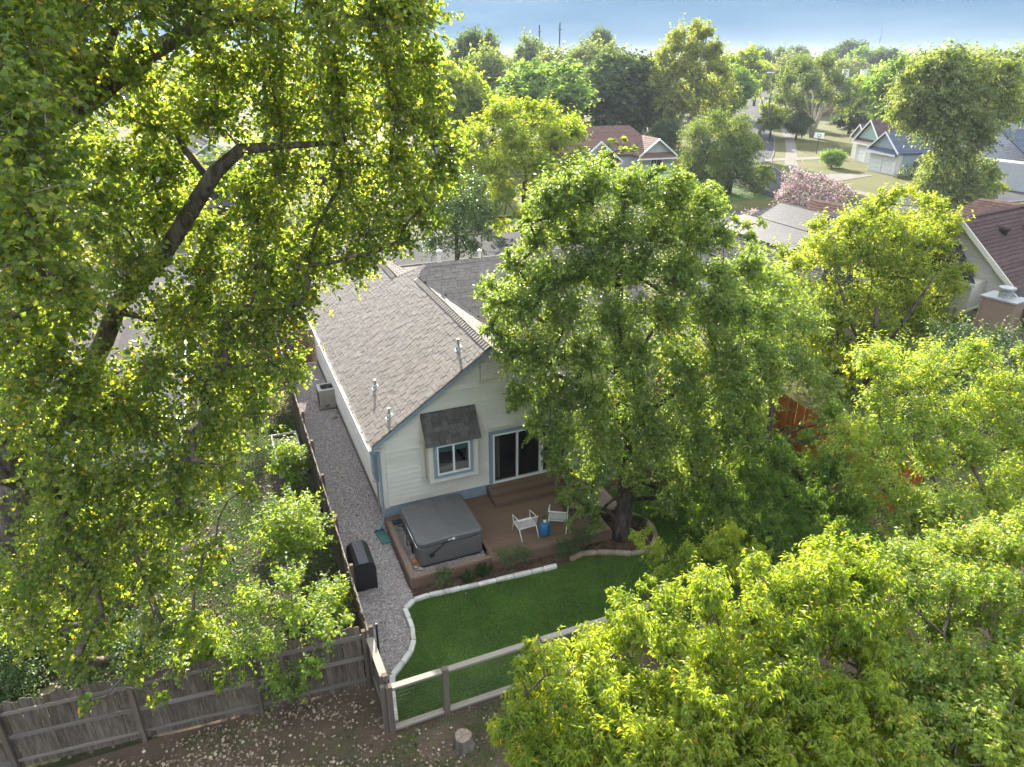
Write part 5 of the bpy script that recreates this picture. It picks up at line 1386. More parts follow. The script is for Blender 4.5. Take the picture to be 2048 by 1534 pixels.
rows = [(1320, 1105, 14.2, .33), (1370, 1130, 14, .4), (1420, 1110, 14.3, .42), (1330, 1165, 13.6, .36), (1400, 1190, 13.4, .42), (1460, 1150, 13.8, .42), (1280, 1090, 14.4, .2), (1300, 1060, 14.6, .14), (1450, 1090, 14.6, .4), (1500, 1120, 14.2, .4), (1520, 1180, 13.4, .45)]
bb = at(1420, 1230)
grow('peach_sapling', 'fresh green peach sapling between the lawn and the front canopy', 'tree', [(bb, .06), (bb + Vector((.03, .05, .9)), .045)], lobes_px(rows, (0, .6), .42, .25, 11), M['bark'], PE, .11, .032, 700,
     dict(twig_leaves=14, out=.4, up=.7, wild=.35, twig_up=.35, sag=.1, along=.35, droop=.7, spikes=.12), 107, 'lance', .08, twig_share=.1)
# the canopy in front
ST = dict(twig_leaves=18, out=.3, up=.9, wild=.42, twig_up=.6, sag=.12, along=.4, droop=.62, tumble=.6, spikes=.20, twig_len=1.35)
rows = [(1255, 1240, 6.05, 0.19), (1330, 1220, 6.16, 0.22), (1410, 1215, 6.16, 0.25), (1180, 1285, 5.71, 0.20), (1260, 1300, 5.71), (1340, 1300, 5.77), (1420, 1300, 5.77), (1490, 1270, 5.94), (1105, 1330, 5.49, 0.20), (1180, 1350, 5.43), (1260, 1370, 5.38), (1340, 1380, 5.38), (1420, 1380, 5.38), (1060, 1400, 5.21, 0.20), (1130, 1420, 5.15), (1210, 1440, 5.10), (1290, 1450, 5.04), (1370, 1460, 5.04), (1450, 1460, 5.04), (1035, 1470, 4.98, 0.19), (1100, 1490, 4.93), (1180, 1510, 4.87), (1260, 1520, 4.82), (1350, 1530, 4.82), (1010, 1500, 4.87, 0.12), (1040, 1340, 5.49, 0.09), (1070, 1300, 5.66, 0.10), (1230, 1200, 6.27, 0.09), (1285, 1190, 6.27, 0.09), (1120, 1570, 4.70), (1250, 1590, 4.65), (1380, 1590, 4.65), (1120, 1500, 4.95, .22), (1195, 1500, 4.95, .22), (1270, 1500, 4.95, .22), (1345, 1500, 4.95, .22), (1420, 1500, 4.95, .22), (1060, 1550, 4.75, .22), (1135, 1550, 4.75, .22), (1210, 1550, 4.75, .22), (1285, 1550, 4.75, .22), (1360, 1550, 4.75, .22), (1435, 1550, 4.75, .22), (1060, 1600, 4.60, .22), (1135, 1600, 4.60, .22), (1210, 1600, 4.60, .22), (1285, 1600, 4.60, .22), (1360, 1600, 4.60, .22), (1435, 1600, 4.60, .22)]
bb = Vector((1.2, 4.6, 0))
grow('front_tree', 'sunlit yellow-green peach tree in front of the lawn, spreading over the wire fence', 'tree', [(bb, .16), (bb + Vector((.05, .1, 3.4)), .12), (bb + Vector((.1, .3, 6.2)), .07)], lobes_px(rows, (0, .4, .8), .27, .3, 12, .34), M['bark'], PE, .064, .021, 850,
     ST, 108, 'lance', .16, centre=(bb.x, bb.y, -1), pieces=300, twig_share=.10, twig_mat=M['twig'])
rows = [(1560, 1230, 6.16, 0.25), (1640, 1190, 6.44, 0.28), (1560, 1150, 6.72, 0.19), (1640, 1130, 6.72, 0.22), (1600, 1235, 6.2, .32), (1645, 1220, 6.3, .32), (1660, 1260, 6.1, .32), (1700, 1280, 6.1, .3), (1740, 1180, 6.5, .3), (1540, 1270, 6, .3), (1700, 1150, 6.72, 0.22), (1720, 1220, 6.27), (1510, 1330, 5.60), (1590, 1310, 5.71), (1670, 1300, 5.82), (1750, 1300, 5.82), (1510, 1420, 5.21), (1590, 1400, 5.32), (1670, 1390, 5.38), (1750, 1390, 5.43, 0.22), (1530, 1500, 4.93), (1620, 1490, 4.98), (1700, 1480, 5.04, 0.22), (1790, 1480, 5.10), (1500, 1180, 6.50, 0.19), (1560, 1590, 4.65), (1680, 1590, 4.70), (1800, 1580, 4.76), (1490, 1450, 5.20, .24), (1565, 1450, 5.20, .24), (1640, 1450, 5.20, .24), (1715, 1450, 5.20, .24), (1790, 1450, 5.20, .24), (1490, 1545, 4.80, .24), (1565, 1545, 4.80, .24), (1640, 1545, 4.80, .24), (1715, 1545, 4.80, .24), (1790, 1545, 4.80, .24), (1490, 1600, 4.60, .24), (1565, 1600, 4.60, .24), (1640, 1600, 4.60, .24), (1715, 1600, 4.60, .24), (1790, 1600, 4.60, .24)]
bb = Vector((2.7, 4.9, 0))
grow('front_tree', 'middle tree of the front canopy, with upright leafy shoots and dark gaps', 'tree', [(bb, .15), (bb + Vector((.05, .1, 3.4)), .12), (bb + Vector((.1, .3, 6.4)), .07)], lobes_px(rows, (0, .4, .85), .28, .3, 13, .38), M['bark'], PE, .066, .022, 850,
     ST, 109, 'lance', .16, centre=(bb.x, bb.y, -1), pieces=150, twig_share=.08, twig_mat=M['twig'])
rows = [(1790, 1150, 7.25, 0.26), (1860, 1140, 7.42, 0.32), (1930, 1160, 7.31, 0.32), (2010, 1150, 7.31, 0.32), (1810, 1230, 6.73), (1890, 1240, 6.73), (1970, 1240, 6.73), (2050, 1230, 6.73), (1840, 1320, 6.21), (1920, 1320, 6.21), (2000, 1330, 6.21), (1840, 1410, 5.80), (1930, 1420, 5.68), (2010, 1410, 5.74), (1880, 1490, 5.34), (1960, 1500, 5.34), (2040, 1490, 5.39), (1900, 1590, 4.99), (2020, 1590, 4.99), (1960, 1090, 7.66, 0.26), (2050, 1080, 7.66, 0.32), (1800, 1360, 5.90, .26), (1880, 1360, 5.90, .26), (1960, 1360, 5.90, .26), (2040, 1360, 5.90, .26), (1800, 1450, 5.40, .26), (1880, 1450, 5.40, .26), (1960, 1450, 5.40, .26), (2040, 1450, 5.40, .26), (1800, 1545, 5.00, .26), (1880, 1545, 5.00, .26), (1960, 1545, 5.00, .26), (2040, 1545, 5.00, .26), (1800, 1600, 4.80, .26), (1880, 1600, 4.80, .26), (1960, 1600, 4.80, .26), (2040, 1600, 4.80, .26)]
bb = Vector((4.6, 5.4, 0))
grow('front_tree', 'right-hand tree of the front canopy, draped with round-leaved vines', 'tree', [(bb, .15), (bb + Vector((.05, .1, 3.4)), .12), (bb + Vector((.1, .3, 6.4)), .07)], lobes_px(rows, (0, .4, .9), .31, .3, 14, .40), M['bark'], VN, .058, .030, 850,
     ST, 110, 'diamond', .16, centre=(bb.x, bb.y, -1), pieces=100, twig_share=.08, twig_mat=M['twig'])
# white-speckled bush and neighbours at the right edge, magnolia and hedge trees by the street
def ball_tree(name, label, cat, base, h0, h1, rx, n, r_, leaf, ll, lw, per, seed, bark=None, trunk_r=.2, style=None, group=None, ry=None, lean=(0, 0), shape='diamond', extra=()):
    b = Vector(base)
    lobes = lobes_ball(b + Vector((lean[0], lean[1], 0)), h0, h1, rx, n, r_, seed, ry)
    tr = [(b, trunk_r * 1.25), (b + Vector((lean[0] * .3, lean[1] * .3, h0 * .7 + .3)), trunk_r), (b + Vector((lean[0], lean[1], (h0 * .5 + h1 * .5))), trunk_r * .55)]
    return grow(name, label, cat, tr, lobes, bark or M['bark_dark'], leaf, ll, lw, per, style or dict(twig_leaves=10, out=.75, up=.4, wild=.4, sag=.15, along=.5, droop=.3, tumble=.8), seed, shape, trunk_r * 1.1, extra, group, centre=(b.x + lean[0], b.y + lean[1], b.z + h0))
WB = leafmat('white_speckled_leaf', [(0, (.040, .075, .026)), (.6, (.065, .10, .034)), (.86, (.10, .135, .045)), (.9, (.50, .50, .40)), (1, (.62, .60, .5))], (1.9, 1.9, .8), .4)
p = at(1985, 760, 0)
ball_tree('flowering_shrub', 'dark shrub speckled with white blossom below the brown chimney', 'shrub', (17.6, 25.0, 0), .8, 4.4, 2.0, 26, 1.0, WB, .12, .06, 520, 121, trunk_r=.1)
p = at(915, 522)
ball_tree('magnolia_tree', 'dark glossy magnolia standing behind the house roof', 'tree', (-3.9, 49.5, 0), 1.0, 6.4, 2.5, 30, 1.15, DKL, .22, .10, 380, 122, trunk_r=.16)
# ------------------------------------------------------------------ street trees and the trees beyond
GO = leafmat('street_oak_leaf', [(0, (.045, .075, .028)), (.6, (.070, .10, .036)), (1, (.12, .14, .045))], (2.2, 2.1, .7), .40, .7, .12)
YG2 = leafmat('yellow_elm_leaf', [(0, (.080, .110, .024)), (.6, (.115, .145, .030)), (1, (.19, .19, .036))], (2.5, 2.6, .6), .48, .7, .1)
GR = leafmat('fresh_tree_leaf', [(0, (.060, .105, .035)), (.6, (.090, .14, .045)), (1, (.13, .17, .055))], (2.3, 2.3, .7), .45, .7, .12)
SY = leafmat('sycamore_leaf', [(0, (.085, .115, .034)), (.6, (.125, .15, .045)), (1, (.22, .20, .06))], (2.2, 2.2, .7), .45, .7, .1)
PK = leafmat('crape_myrtle_flower', [(0, (.06, .10, .035)), (.52, (.11, .13, .05)), (.56, (.36, .17, .20)), (.8, (.46, .24, .31)), (1, (.42, .27, .44))], (1.3, 1.3, 1.2), .4, .7, .1)
BG = leafmat('far_leaf', [(0, (.055, .080, .035)), (.6, (.080, .11, .045)), (1, (.12, .145, .055))], (2.1, 2.1, .8), .42, .75, .08)
BG2 = leafmat('far_olive_leaf', [(0, (.085, .105, .050)), (.6, (.115, .135, .062)), (1, (.165, .175, .08))], (1.9, 2.0, .7), .42, .75, .08)
BG3 = leafmat('far_dark_leaf', [(0, (.035, .055, .026)), (.6, (.052, .078, .034)), (1, (.085, .11, .045))], (2.0, 2.0, .8), .38, .75, .08)
AIR = dict(twig_leaves=10, out=.6, up=.6, wild=.4, twig_up=.3, sag=.1, along=.5, droop=.25, tumble=.8, spikes=.1)
p = at(1050, 468)
rows = [(1060, 225, 62, 1.0), (1000, 250, 61, 1.5), (1090, 245, 62, 1.4), (1140, 280, 61, 1.4), (960, 290, 60, 1.4), (1030, 300, 59, 1.8), (1100, 300, 59, 1.7), (1160, 320, 60, 1.0), (940, 340, 58.5, 1.4), (1000, 350, 58, 1.8), (1070, 350, 58, 1.8), (1140, 345, 58.5, 1.3), (950, 390, 58, 1.3), (1010, 400, 57.5, 1.6), (1080, 400, 57.5, 1.5), (990, 435, 57.5, 1.0), (1050, 440, 57.5, 1.0), (1110, 390, 58, 1.0)]
grow('street_elm', 'round yellow-green elm across the street behind the house', 'tree', [(Vector((1.0, 61.5, 0)), .3), (Vector((1.0, 61.5, 2.2)), .25), (Vector((1.2, 61.5, 6)), .15)], lobes_px(rows, (0, 3), 1.6, .3, 21), M['bark_dark'], YG2, .26, .15, 1000, AIR, 131, 'diamond', .35, centre=(1, 61, 3))
rows = [(1440, 245, 83, 1.6), (1480, 260, 83, 1.5), (1400, 275, 83, 1.7), (1460, 290, 82, 1.9), (1500, 300, 82, 1.4), (1390, 315, 82, 1.5), (1440, 325, 81.5, 1.7), (1490, 345, 81, 1.4), (1525, 345, 81, 1.1), (1420, 300, 82, 1.6), (1465, 330, 81, 1.6), (1450, 355, 81, 1.3), (1405, 330, 82, 1.4), (1480, 310, 81, 1.5), (1385, 345, 82, 1.1), (1510, 375, 80.5, .9), (1415, 355, 81.5, 1.1), (1530, 365, 81, .7)]
grow('corner_oak', 'grey-green live oak on the shaded lawn at the street corner', 'tree', [(Vector((24.3, 82.4, 0)), .65), (Vector((24.5, 82.4, 1.4)), .45), (Vector((24.6, 82.5, 3.8)), .26)], lobes_px(rows, (0, 3), 1.7, .3, 22), M['bark_dark'], GO, .26, .12, 1000, dict(twig_leaves=10, out=.6, up=.35, wild=.45, sag=.35, along=.5, droop=.5, tumble=.8), 132, 'diamond', .6, centre=(24.5, 82, 3))
rows = [(1390, 62, 122, 1.5), (1415, 75, 122, 1.5), (1360, 85, 122, 1.8), (1385, 110, 122, 2.2), (1430, 105, 122, 1.6), (1330, 125, 121, 2), (1370, 140, 121, 2.2), (1420, 145, 121, 2), (1320, 170, 121, 1.8), (1350, 185, 120, 2), (1400, 185, 121, 2), (1440, 180, 121, 1.8), (1340, 225, 120, 1.4), (1390, 220, 120, 1.6), (1440, 215, 120, 1.4), (1355, 270, 119, 1.0), (1470, 205, 121, .9), (1320, 210, 120, 1.2), (1400, 80, 123, 1.8), (1350, 110, 122, 1.8), (1415, 125, 123, 2), (1350, 160, 122, 2.2), (1385, 160, 121, 2), (1420, 190, 121, 1.8), (1370, 205, 120.5, 1.8), (1440, 150, 122, 1.6), (1340, 250, 120, 1.3), (1425, 245, 120, 1.3)]
grow('sycamore_tree', 'tall pale-trunked sycamore with yellowing leaves behind the brown-roofed house', 'tree', [(Vector((27, 122.9, 0)), .5), (Vector((27.3, 122.9, 4)), .36), (Vector((28.6, 123, 9)), .27), (Vector((29.8, 123, 14)), .15), (Vector((30.4, 123, 17)), .07)], lobes_px(rows, (0, 4), 1.9, .2, 23), M['bark_pale'], SY, .40, .28, 520, AIR, 133, 'diamond', .5,
     [[(Vector((28.4, 123, 8.3)), .2), (Vector((25.6, 123, 11.5)), .13), (Vector((24.2, 123, 14)), .08)], [(Vector((28, 123, 7)), .18), (Vector((32, 123, 10)), .12), (Vector((35, 123, 12)), .07)]])
rows = [(1900, 130, 68, 1.8), (1850, 150, 68, 1.8), (1950, 145, 69, 1.9), (1890, 190, 67, 2.0), (1840, 200, 67, 1.8), (1950, 200, 68, 2), (2000, 190, 69, 2), (1880, 240, 66.5, 1.8), (1930, 245, 67, 1.9), (1985, 240, 68, 1.7), (1830, 250, 67, 1.2), (1900, 290, 66, 1.5), (1955, 290, 67, 1.4), (1880, 335, 65.5, 1.6), (1930, 340, 66, 1.7), (1975, 340, 66.5, 1.3), (1870, 385, 65, 1.4), (1920, 390, 65, 1.6), (1970, 380, 66, 1.3), (1855, 360, 65, 1.0), (1800, 235, 67.5, .9), (1900, 425, 64.5, 1.0), (1850, 400, 64.6, .8), (1815, 170, 68, 1.4), (2012, 150, 69, 1.8), (2015, 225, 69, 1.5), (1810, 215, 67.5, 1.2), (1880, 160, 67.5, 1.9), (1920, 170, 67.5, 2), (1860, 220, 66.8, 1.8), (1910, 220, 66.8, 2), (1960, 260, 66.8, 1.7), (1895, 265, 66, 1.7), (1915, 320, 65.6, 1.6), (1885, 365, 65, 1.5), (1945, 370, 65.4, 1.5)]
OKG = leafmat('silver_oak_leaf', [(0, (.065, .085, .036)), (.6, (.095, .12, .050)), (.9, (.15, .165, .075)), (1, (.21, .20, .09))], (2.1, 2.2, .7), .42, .6, .2)
grow('vine_oak', 'massive silvery-green oak wrapped in vines in front of the blue-roofed houses', 'tree', [(Vector((41.6, 67.8, 0)), .6), (Vector((41.7, 67.8, 3)), .42), (Vector((42, 68.2, 7)), .30), (Vector((42.6, 68.4, 11)), .16)], lobes_px(rows, (0, 3), 1.7, .25, 24), M['bark_dark'], OKG, .30, .15, 950, dict(twig_leaves=10, out=.6, up=.4, wild=.45, sag=.3, along=.5, droop=.45, tumble=.9), 134, 'diamond', .6, centre=(42, 68, 6))
ball_tree('crape_myrtle', 'pink-flowering crape myrtle in front of the street corner', 'tree', (26.0, 62.5, 0), 1.2, 4.5, 3.2, 26, 1.1, PK, .16, .13, 420, 135, trunk_r=.12, ry=2.2)
ball_tree('crape_myrtle', 'smaller pink crape myrtle just left of the solar panels', 'tree', (19.3, 55.5, 0), .7, 3.1, 1.7, 14, .8, PK, .15, .12, 380, 136, trunk_r=.08)
ball_tree('lawn_bush', 'clipped round green bush on the sunny front lawn', 'shrub', (44.5, 102.5, 0), .1, 1.95, 1.2, 26, .7, GR, .17, .08, 420, 137, trunk_r=.08)
ball_tree('foundation_shrub', 'flowering shrub beside the garage doors of the blue-roofed house', 'shrub', (50.2, 91.8, 0), .2, 1.4, 1.6, 12, .7, WB, .14, .07, 260, 138, trunk_r=.06)
# many-stemmed tree
b = Vector((57.2, 143, 0))
stems = [[(b + Vector((.25 * math.cos(a), .2 * math.sin(a), .2)), .20), (b + Vector((1.2 * math.cos(a), .9 * math.sin(a), 4.2)), .15), (b + Vector((2.6 * math.cos(a), 2.0 * math.sin(a), 8)), .08)] for a in (0, .8, 1.7, 2.5, 3.3, 4.1, 5.2)]
rows = [(1610, 145, 143, 2.2), (1650, 140, 143, 2.2), (1580, 170, 142, 2.4), (1625, 175, 141, 2.4), (1670, 170, 142, 2.3), (1700, 190, 142, 2), (1570, 205, 141, 2), (1600, 215, 140.5, 1.8), (1680, 210, 140.5, 2), (1640, 200, 140, 2), (1715, 215, 142, 1.3)]
grow('multi_stem_tree', 'broad tree with many pale stems rising from one base on the verge', 'tree', [(b, .4), (b + Vector((0, 0, 1)), .3), (b + Vector((0, 0, 6)), .16)], lobes_px(rows, (0, 4), 2.2, .2, 25), M['bark_pale'], GO, .45, .24, 700, AIR, 139, 'diamond', .5, stems)
# generic trees: a few grown once, then copied with their parts
protos = {}
def proto(key, leaf, n, rx, h0, h1, r_, ll, lw, per, seed, bark=None, style=None):
    protos[key] = (ball_tree('background_tree', 'tmp', 'tree', (0, 0, 0), h0, h1, rx, n, r_, leaf, ll, lw, per, seed, bark, .28, style), [])
proto('round', BG, 30, 4.0, 2.6, 10, 1.9, .52, .32, 420, 141)
proto('olive', BG2, 30, 4.2, 2.2, 9.5, 1.9, .52, .32, 420, 142)
proto('dark', BG3, 30, 3.9, 2.2, 10, 1.9, .52, .32, 420, 143)
proto('yellow', YG2, 26, 3.6, 2.4, 9.6, 1.8, .50, .32, 400, 144, None, AIR)
proto('green', GR, 30, 4.2, 2.2, 9.8, 1.9, .50, .32, 420, 145, None, AIR)
used_proto = set()
def plant(key, x, y, h, wid, label, group=None, rz=None, name='background_tree', z=0):
    """a copy of the grown tree: its root, trunk, limbs and crown, with heights scaled to h and half-width to wid"""
    src, _ = protos[key]
    sc = (wid / 5.2, wid / 5.2, h / 11.0)
    if key not in used_proto:
        used_proto.add(key); o = src
    else:
        o = src.copy(); COL.objects.link(o)
        for ch in src.children:
            c = ch.copy(); COL.objects.link(c); c.parent = o
    o.name = name
    o.location = (x, y, z); o.scale = sc; o.rotation_euler = (0, 0, rnd.uniform(0, 6.28) if rz is None else rz)
    o['label'] = label
    if group: o['group'] = group
    elif 'group' in o: del o['group']
    return o
def plant_px(key, u, vtop, Y, wid, label, group=None, name='background_tree'):
    p = aty(u, vtop, Y)
    return plant(key, p.x, Y, max(p.z, 2.5), wid, label, group, name=name)
for a in [
 ('green', 1085, 125, 108, 8.0, 'large fresh green tree behind the yellow-green street elm'),
 ('dark', 1235, 105, 128, 8.2, 'dark live oak directly behind the brown-roofed house'),
 ('dark', 1290, 135, 135, 6.5, 'dark oak right behind the ridge end of the brown-roofed house'),
 ('olive', 1200, 82, 165, 8.5, 'olive tree rising above the dark live oak'),
 ('olive', 1130, 95, 170, 8, 'olive-topped tree left of the tallest skyline crown'),
 ('dark', 1205, 58, 230, 5.0, 'small dark crown sticking up from the middle of the skyline'),
 ('dark', 945, 62, 150, 6.0, 'tall dark twin-topped tree against the sky right of the cottonwood'),
 ('olive', 985, 95, 125, 5.5, 'dense rounded olive tree below the twin-topped tree'),
 ('yellow', 905, 110, 98, 5.5, 'yellow-green tree partly hidden by the cottonwood edge'),
 ('dark', 1030, 125, 140, 6.5, 'dark green tree above the fresh green one'),
 ('round', 1060, 80, 190, 6.0, 'green tree under the twin utility poles'),
 ('round', 930, 125, 118, 4.5, 'shaded tree beside the pale roof peak'),
 ('yellow', 1480, 92, 190, 7.5, 'yellowish tree right of the tall sycamore'),
 ('yellow', 1520, 118, 240, 6.5, 'golden tree at the head of the side street'),
 ('green', 1470, 130, 160, 5.2, 'fresh green tree on the verge left of the side street'),
 ('round', 1445, 150, 150, 4.5, 'small green tree nearest the sycamore on the verge'),
 ('dark', 1518, 95, 300, 6.5, 'dark round tree closing the view down the side street'),
 ('olive', 1600, 108, 260, 10, 'broad olive tree right of the end of the side street'),
 ('round', 1555, 98, 330, 8.5, 'round green tree far beyond the street lamp'),
 ('dark', 1600, 93, 380, 7.5, 'dark dome-shaped tree on the skyline above the street lamp'),
 ('dark', 1700, 82, 330, 9, 'dark high-crowned tree on the skyline left of the antenna'),
 ('dark', 1675, 95, 340, 7, 'dark crown joined to the left of the high-crowned tree'),
 ('green', 1745, 95, 290, 9, 'rich green tree on the skyline under the antenna'),
 ('dark', 1785, 98, 280, 7, 'dark tree on the skyline right of the antenna'),
 ('olive', 1700, 118, 240, 9, 'pale olive hedge-like tree behind the two-storey house'),
 ('olive', 1770, 132, 230, 6, 'tan-tinged tree behind the white chimneys'),
 ('yellow', 1738, 150, 160, 3.6, 'light yellow-green tree in front of the two-storey house'),
 ('dark', 1800, 195, 145, 5.0, 'dark tree at the right of the two-storey house'),
 ('green', 1830, 110, 125, 6.5, 'deep green tree behind the vine-wrapped oak on its left'),
 ('olive', 1845, 118, 175, 8, 'gold-green tree on the skyline left of the vine-wrapped oak'),
 ('olive', 1960, 98, 150, 9, 'wide olive tree behind the top of the vine-wrapped oak'),
 ('round', 2030, 105, 130, 8, 'green tree in the top right corner of the skyline'),
 ('green', 2060, 205, 100, 5.5, 'bright green tree beyond the pale blue house at the right edge'),
 ('yellow', 1550, 205, 138, 3.2, 'small round olive tree beside the leaning street-lamp pole'),
 ('dark', 1600, 225, 141, 2.8, 'low dark shrub-like tree left of the many-stemmed tree'),
 ('dark', 1705, 222, 150, 3.6, 'dark tree over the brown board fence'),
 ('yellow', 1960, 345, 72, 3.0, 'yellow-leaved shrub tree on the right flank of the vine-wrapped oak'),
 ('dark', 1335, 240, 118, 2.6, 'small dark tree at the foot of the sycamore'),
 ('round', 1210, 290, 89, 1.6, 'small grey-green tree between the two gables of the brown-roofed house'),
 ('dark', 700, 300, 75, 6, 'dark tree behind the cottonwood across the street'),
 ('round', 480, 300, 70, 6, 'green tree behind the cottonwood beyond the grey roof'),
 ('green', 250, 330, 75, 6.5, 'green tree far left behind the cottonwood limbs'),
 ('dark', 600, 180, 120, 8, 'shaded tall tree far behind the cottonwood'),
 ('round', 350, 150, 110, 8, 'tall tree beyond the street behind the upper limb'),
 ('round', 90, 200, 90, 7, 'tall tree behind the forked limb'),
 ('green', 780, 150, 140, 7, 'green tree behind the right side of the cottonwood crown'),
 ('yellow', 585, 485, 45.5, 2.6, 'light tree at the street end of the gravel path'),
]: plant_px(*a)
# skyline trees that look alike: countable, one label
g = np.random.default_rng(77)
for i in range(110):
    Y = float(g.uniform(330, 900)); u = float(g.uniform(-100, 2150))
    road = abs(at(min(max(u, 0), 2048), 165).x * 0 + (u - 1540)) < 40 and Y < 600
    if road: continue
    x = ray(u, 150)[0] / ray(u, 150)[1] * Y
    plant(['round', 'olive', 'dark', 'round'][i % 4], x, Y, float(g.uniform(8, 12.5)) * (1 + .25 * (Y > 600)), float(g.uniform(6, 9.5)), 'hazy ' + ['mid-green', 'olive', 'dark', 'mid-green'][i % 4] + ' tree in the distant woods along the horizon', ['mid-green', 'olive', 'dark', 'mid-green'][i % 4] + ' distant trees along the horizon')
for i in range(46):
    Y = float(g.uniform(170, 320)); u = float(g.choice([g.uniform(880, 1400), g.uniform(1620, 2100), g.uniform(-50, 860)]))
    x = ray(u, 150)[0] / ray(u, 150)[1] * Y
    plant(['olive', 'round', 'dark', 'green'][i % 4], x, Y, float(g.uniform(7, 10.5)), float(g.uniform(4.5, 7.5)), {'olive': 'olive-toned', 'round': 'mid-green', 'dark': 'dark green', 'green': 'fresh green'}[['olive', 'round', 'dark', 'green'][i % 4]] + ' rounded tree in the wooded streets beyond the nearest houses', ['olive', 'round', 'dark', 'green'][i % 4] + ' trees in the wooded streets')
# the woods beyond, one mass
n = 900
Y = g.uniform(700, 2600, n); th = g.uniform(-.95, .95, n)
C = np.stack([Y * np.tan(th * .75), Y, g.uniform(3, 11, n)], 1)
k = 26
P = np.repeat(C, k, 0) + g.normal(size=(n * k, 3)) * [9, 9, 3.2]; P[:, 2] = np.abs(P[:, 2])
d = rand_unit(g, n * k); V, F, _, _ = leaf_arrays(P, d, rand_unit(g, n * k) + [0, 0, .4], np.full(n * k, 7.0), np.full(n * k, 5.0), 'diamond')
tag(link('distant_woods', arr_mesh('distant_woods', V, F, BG)), kind='stuff')

# ------------------------------------------------------------------ other houses
MR = {}
M['brown_roof'] = pmat('brown_roof_shingle', (.19, .112, .088), (.12, .072, .058), 5, .9, .5, 30, obj=.06, island=.12, spec=.15)
M['maroon_roof'] = pmat('maroon_roof_shingle', (.105, .068, .064), (.072, .047, .044), 5, .9, .5, 30, obj=.05, island=.15, spec=.15)
M['blue_roof'] = pmat('slate_blue_roof_shingle', (.105, .125, .165), (.07, .085, .115), 5, .9, .5, 30, obj=.06, island=.12, spec=.2)
M['grey_roof'] = pmat('grey_roof_shingle', (.10, .093, .092), (.065, .06, .06), 5, 1.0, .5, 30, obj=.08, island=.15, spec=.05)
M['char_roof'] = pmat('charcoal_roof_shingle', (.075, .07, .075), (.05, .047, .05), 5, 1.0, .5, 30, obj=.06, island=.2, spec=.05)
M['mint'] = pmat('mint_siding', (.36, .50, .43), (.33, .46, .40), 2, .6)
M['greysiding'] = pmat('blue_grey_siding', (.33, .38, .42), (.30, .35, .385), 2, .6, obj=.03)
M['palegrey'] = pmat('pale_grey_siding', (.46, .47, .48), (.42, .43, .44), 2, .6, obj=.03)
M['tanwall'] = pmat('brown_stained_wall', (.22, .125, .075), (.18, .10, .06), 3, .7)
M['brick'] = pmat('red_brick_wall', (.25, .115, .08), (.19, .085, .06), 3, .85)
M['chimney'] = pmat('brown_chimney_board', (.26, .18, .135), (.23, .155, .115), 2, .7)
M['panel'] = pmat('solar_cell', (.095, .085, .08), (.08, .072, .068), 2, .5, obj=.05, spec=.15)
M['panelgrid'] = pmat('solar_frame', (.30, .30, .30), (.26, .26, .26), 2, .3, metal=.4)

def roof_rows(parent, a, b, c, d, mat, expo=.30, name='roof'):
    """roof plane a-b (eave) to d-c (ridge): a slab plus raised shingle courses"""
    a, b, c, d = map(Vector, (a, b, c, d))
    r_ = MB().slab([a, b, c, d], .12).build(name, mat, parent)
    n = (b - a).cross(d - a).normalized(); n = n if n.z > 0 else -n
    L = ((d - a).length + (c - b).length) / 2; k = max(2, int(L / expo)); m = MB()
    for i in range(k):
        f0, f1 = i / k, (i + 1) / k
        p, q = a.lerp(d, f0), b.lerp(c, f0); s_, t_ = a.lerp(d, f1), b.lerp(c, f1)
        m.add([p + n * .03, q + n * .03, t_ + n * .008, s_ + n * .008, p + n * .002, q + n * .002], [(0, 1, 2, 3), (4, 5, 1, 0)])
    tag(m.build('shingle_course', mat, r_), kind='stuff')
    return r_
def gable_house(name, label, loc, rz, W, D, eave, pitch, wall, roof, over=.4, group=None, cat='house', trim=None, gable_mat=None, boards=0, zrise=0):
    """front gable faces local -y; ridge along y"""
    h = thing(name, label, cat, loc, rz, group); trim = trim or M['white']
    zr = eave + W / 2 * pitch
    m = MB(); m.box((-W / 2, 0, 0), (W / 2, D, eave)); m.build('wall', wall, h)
    for y0, y1, nm in ((-.0, .12, 'front'), (D - .12, D, 'rear')):
        MB().add([(-W / 2, y0, eave), (W / 2, y0, eave), (0, y0, zr - .06), (-W / 2, y1, eave), (W / 2, y1, eave), (0, y1, zr - .06)], [(0, 1, 2), (5, 4, 3), (0, 3, 4, 1), (1, 4, 5, 2), (2, 5, 3, 0)]).build('gable_wall', gable_mat or wall, h)
    e = eave - over * pitch
    for s_ in (-1, 1):
        x = s_ * (W / 2 + over)
        if s_ < 0: roof_rows(h, (x, D + over, e + .12), (x, -over, e + .12), (0, -over, zr + .12), (0, D + over, zr + .12), roof)
        else: roof_rows(h, (x, -over, e + .12), (x, D + over, e + .12), (0, D + over, zr + .12), (0, -over, zr + .12), roof)
        MB().prism([(0, -.03, 0), (0, .03, 0), (0, .03, -.2), (0, -.03, -.2)], (x, -over - .035, e + .12), (0, -over - .035, zr + .12)).build('rake_board', trim, h)
        MB().box((x - .03, -over, e - .12), (x + .03, D + over, e + .07)).build('gutter', trim, h)
    MB().prism([(-.16, 0, -.03), (0, 0, .05), (.16, 0, -.03), (0, 0, .0)], (0, -over, zr + .13), (0, D + over, zr + .13)).build('ridge_cap', roof, h)
    if boards:
        z = .3
        while z < zr - .3:
            hw = W / 2 - .05 if z + boards < eave else max((zr - z - boards) / pitch - .15, 0)
            if hw > .1: piece('siding_board', h, (0, -.012, z + boards / 2), (2 * hw, .022, boards - .02), gable_mat or wall, (R(4), 0, 0))
            z += boards
    return h
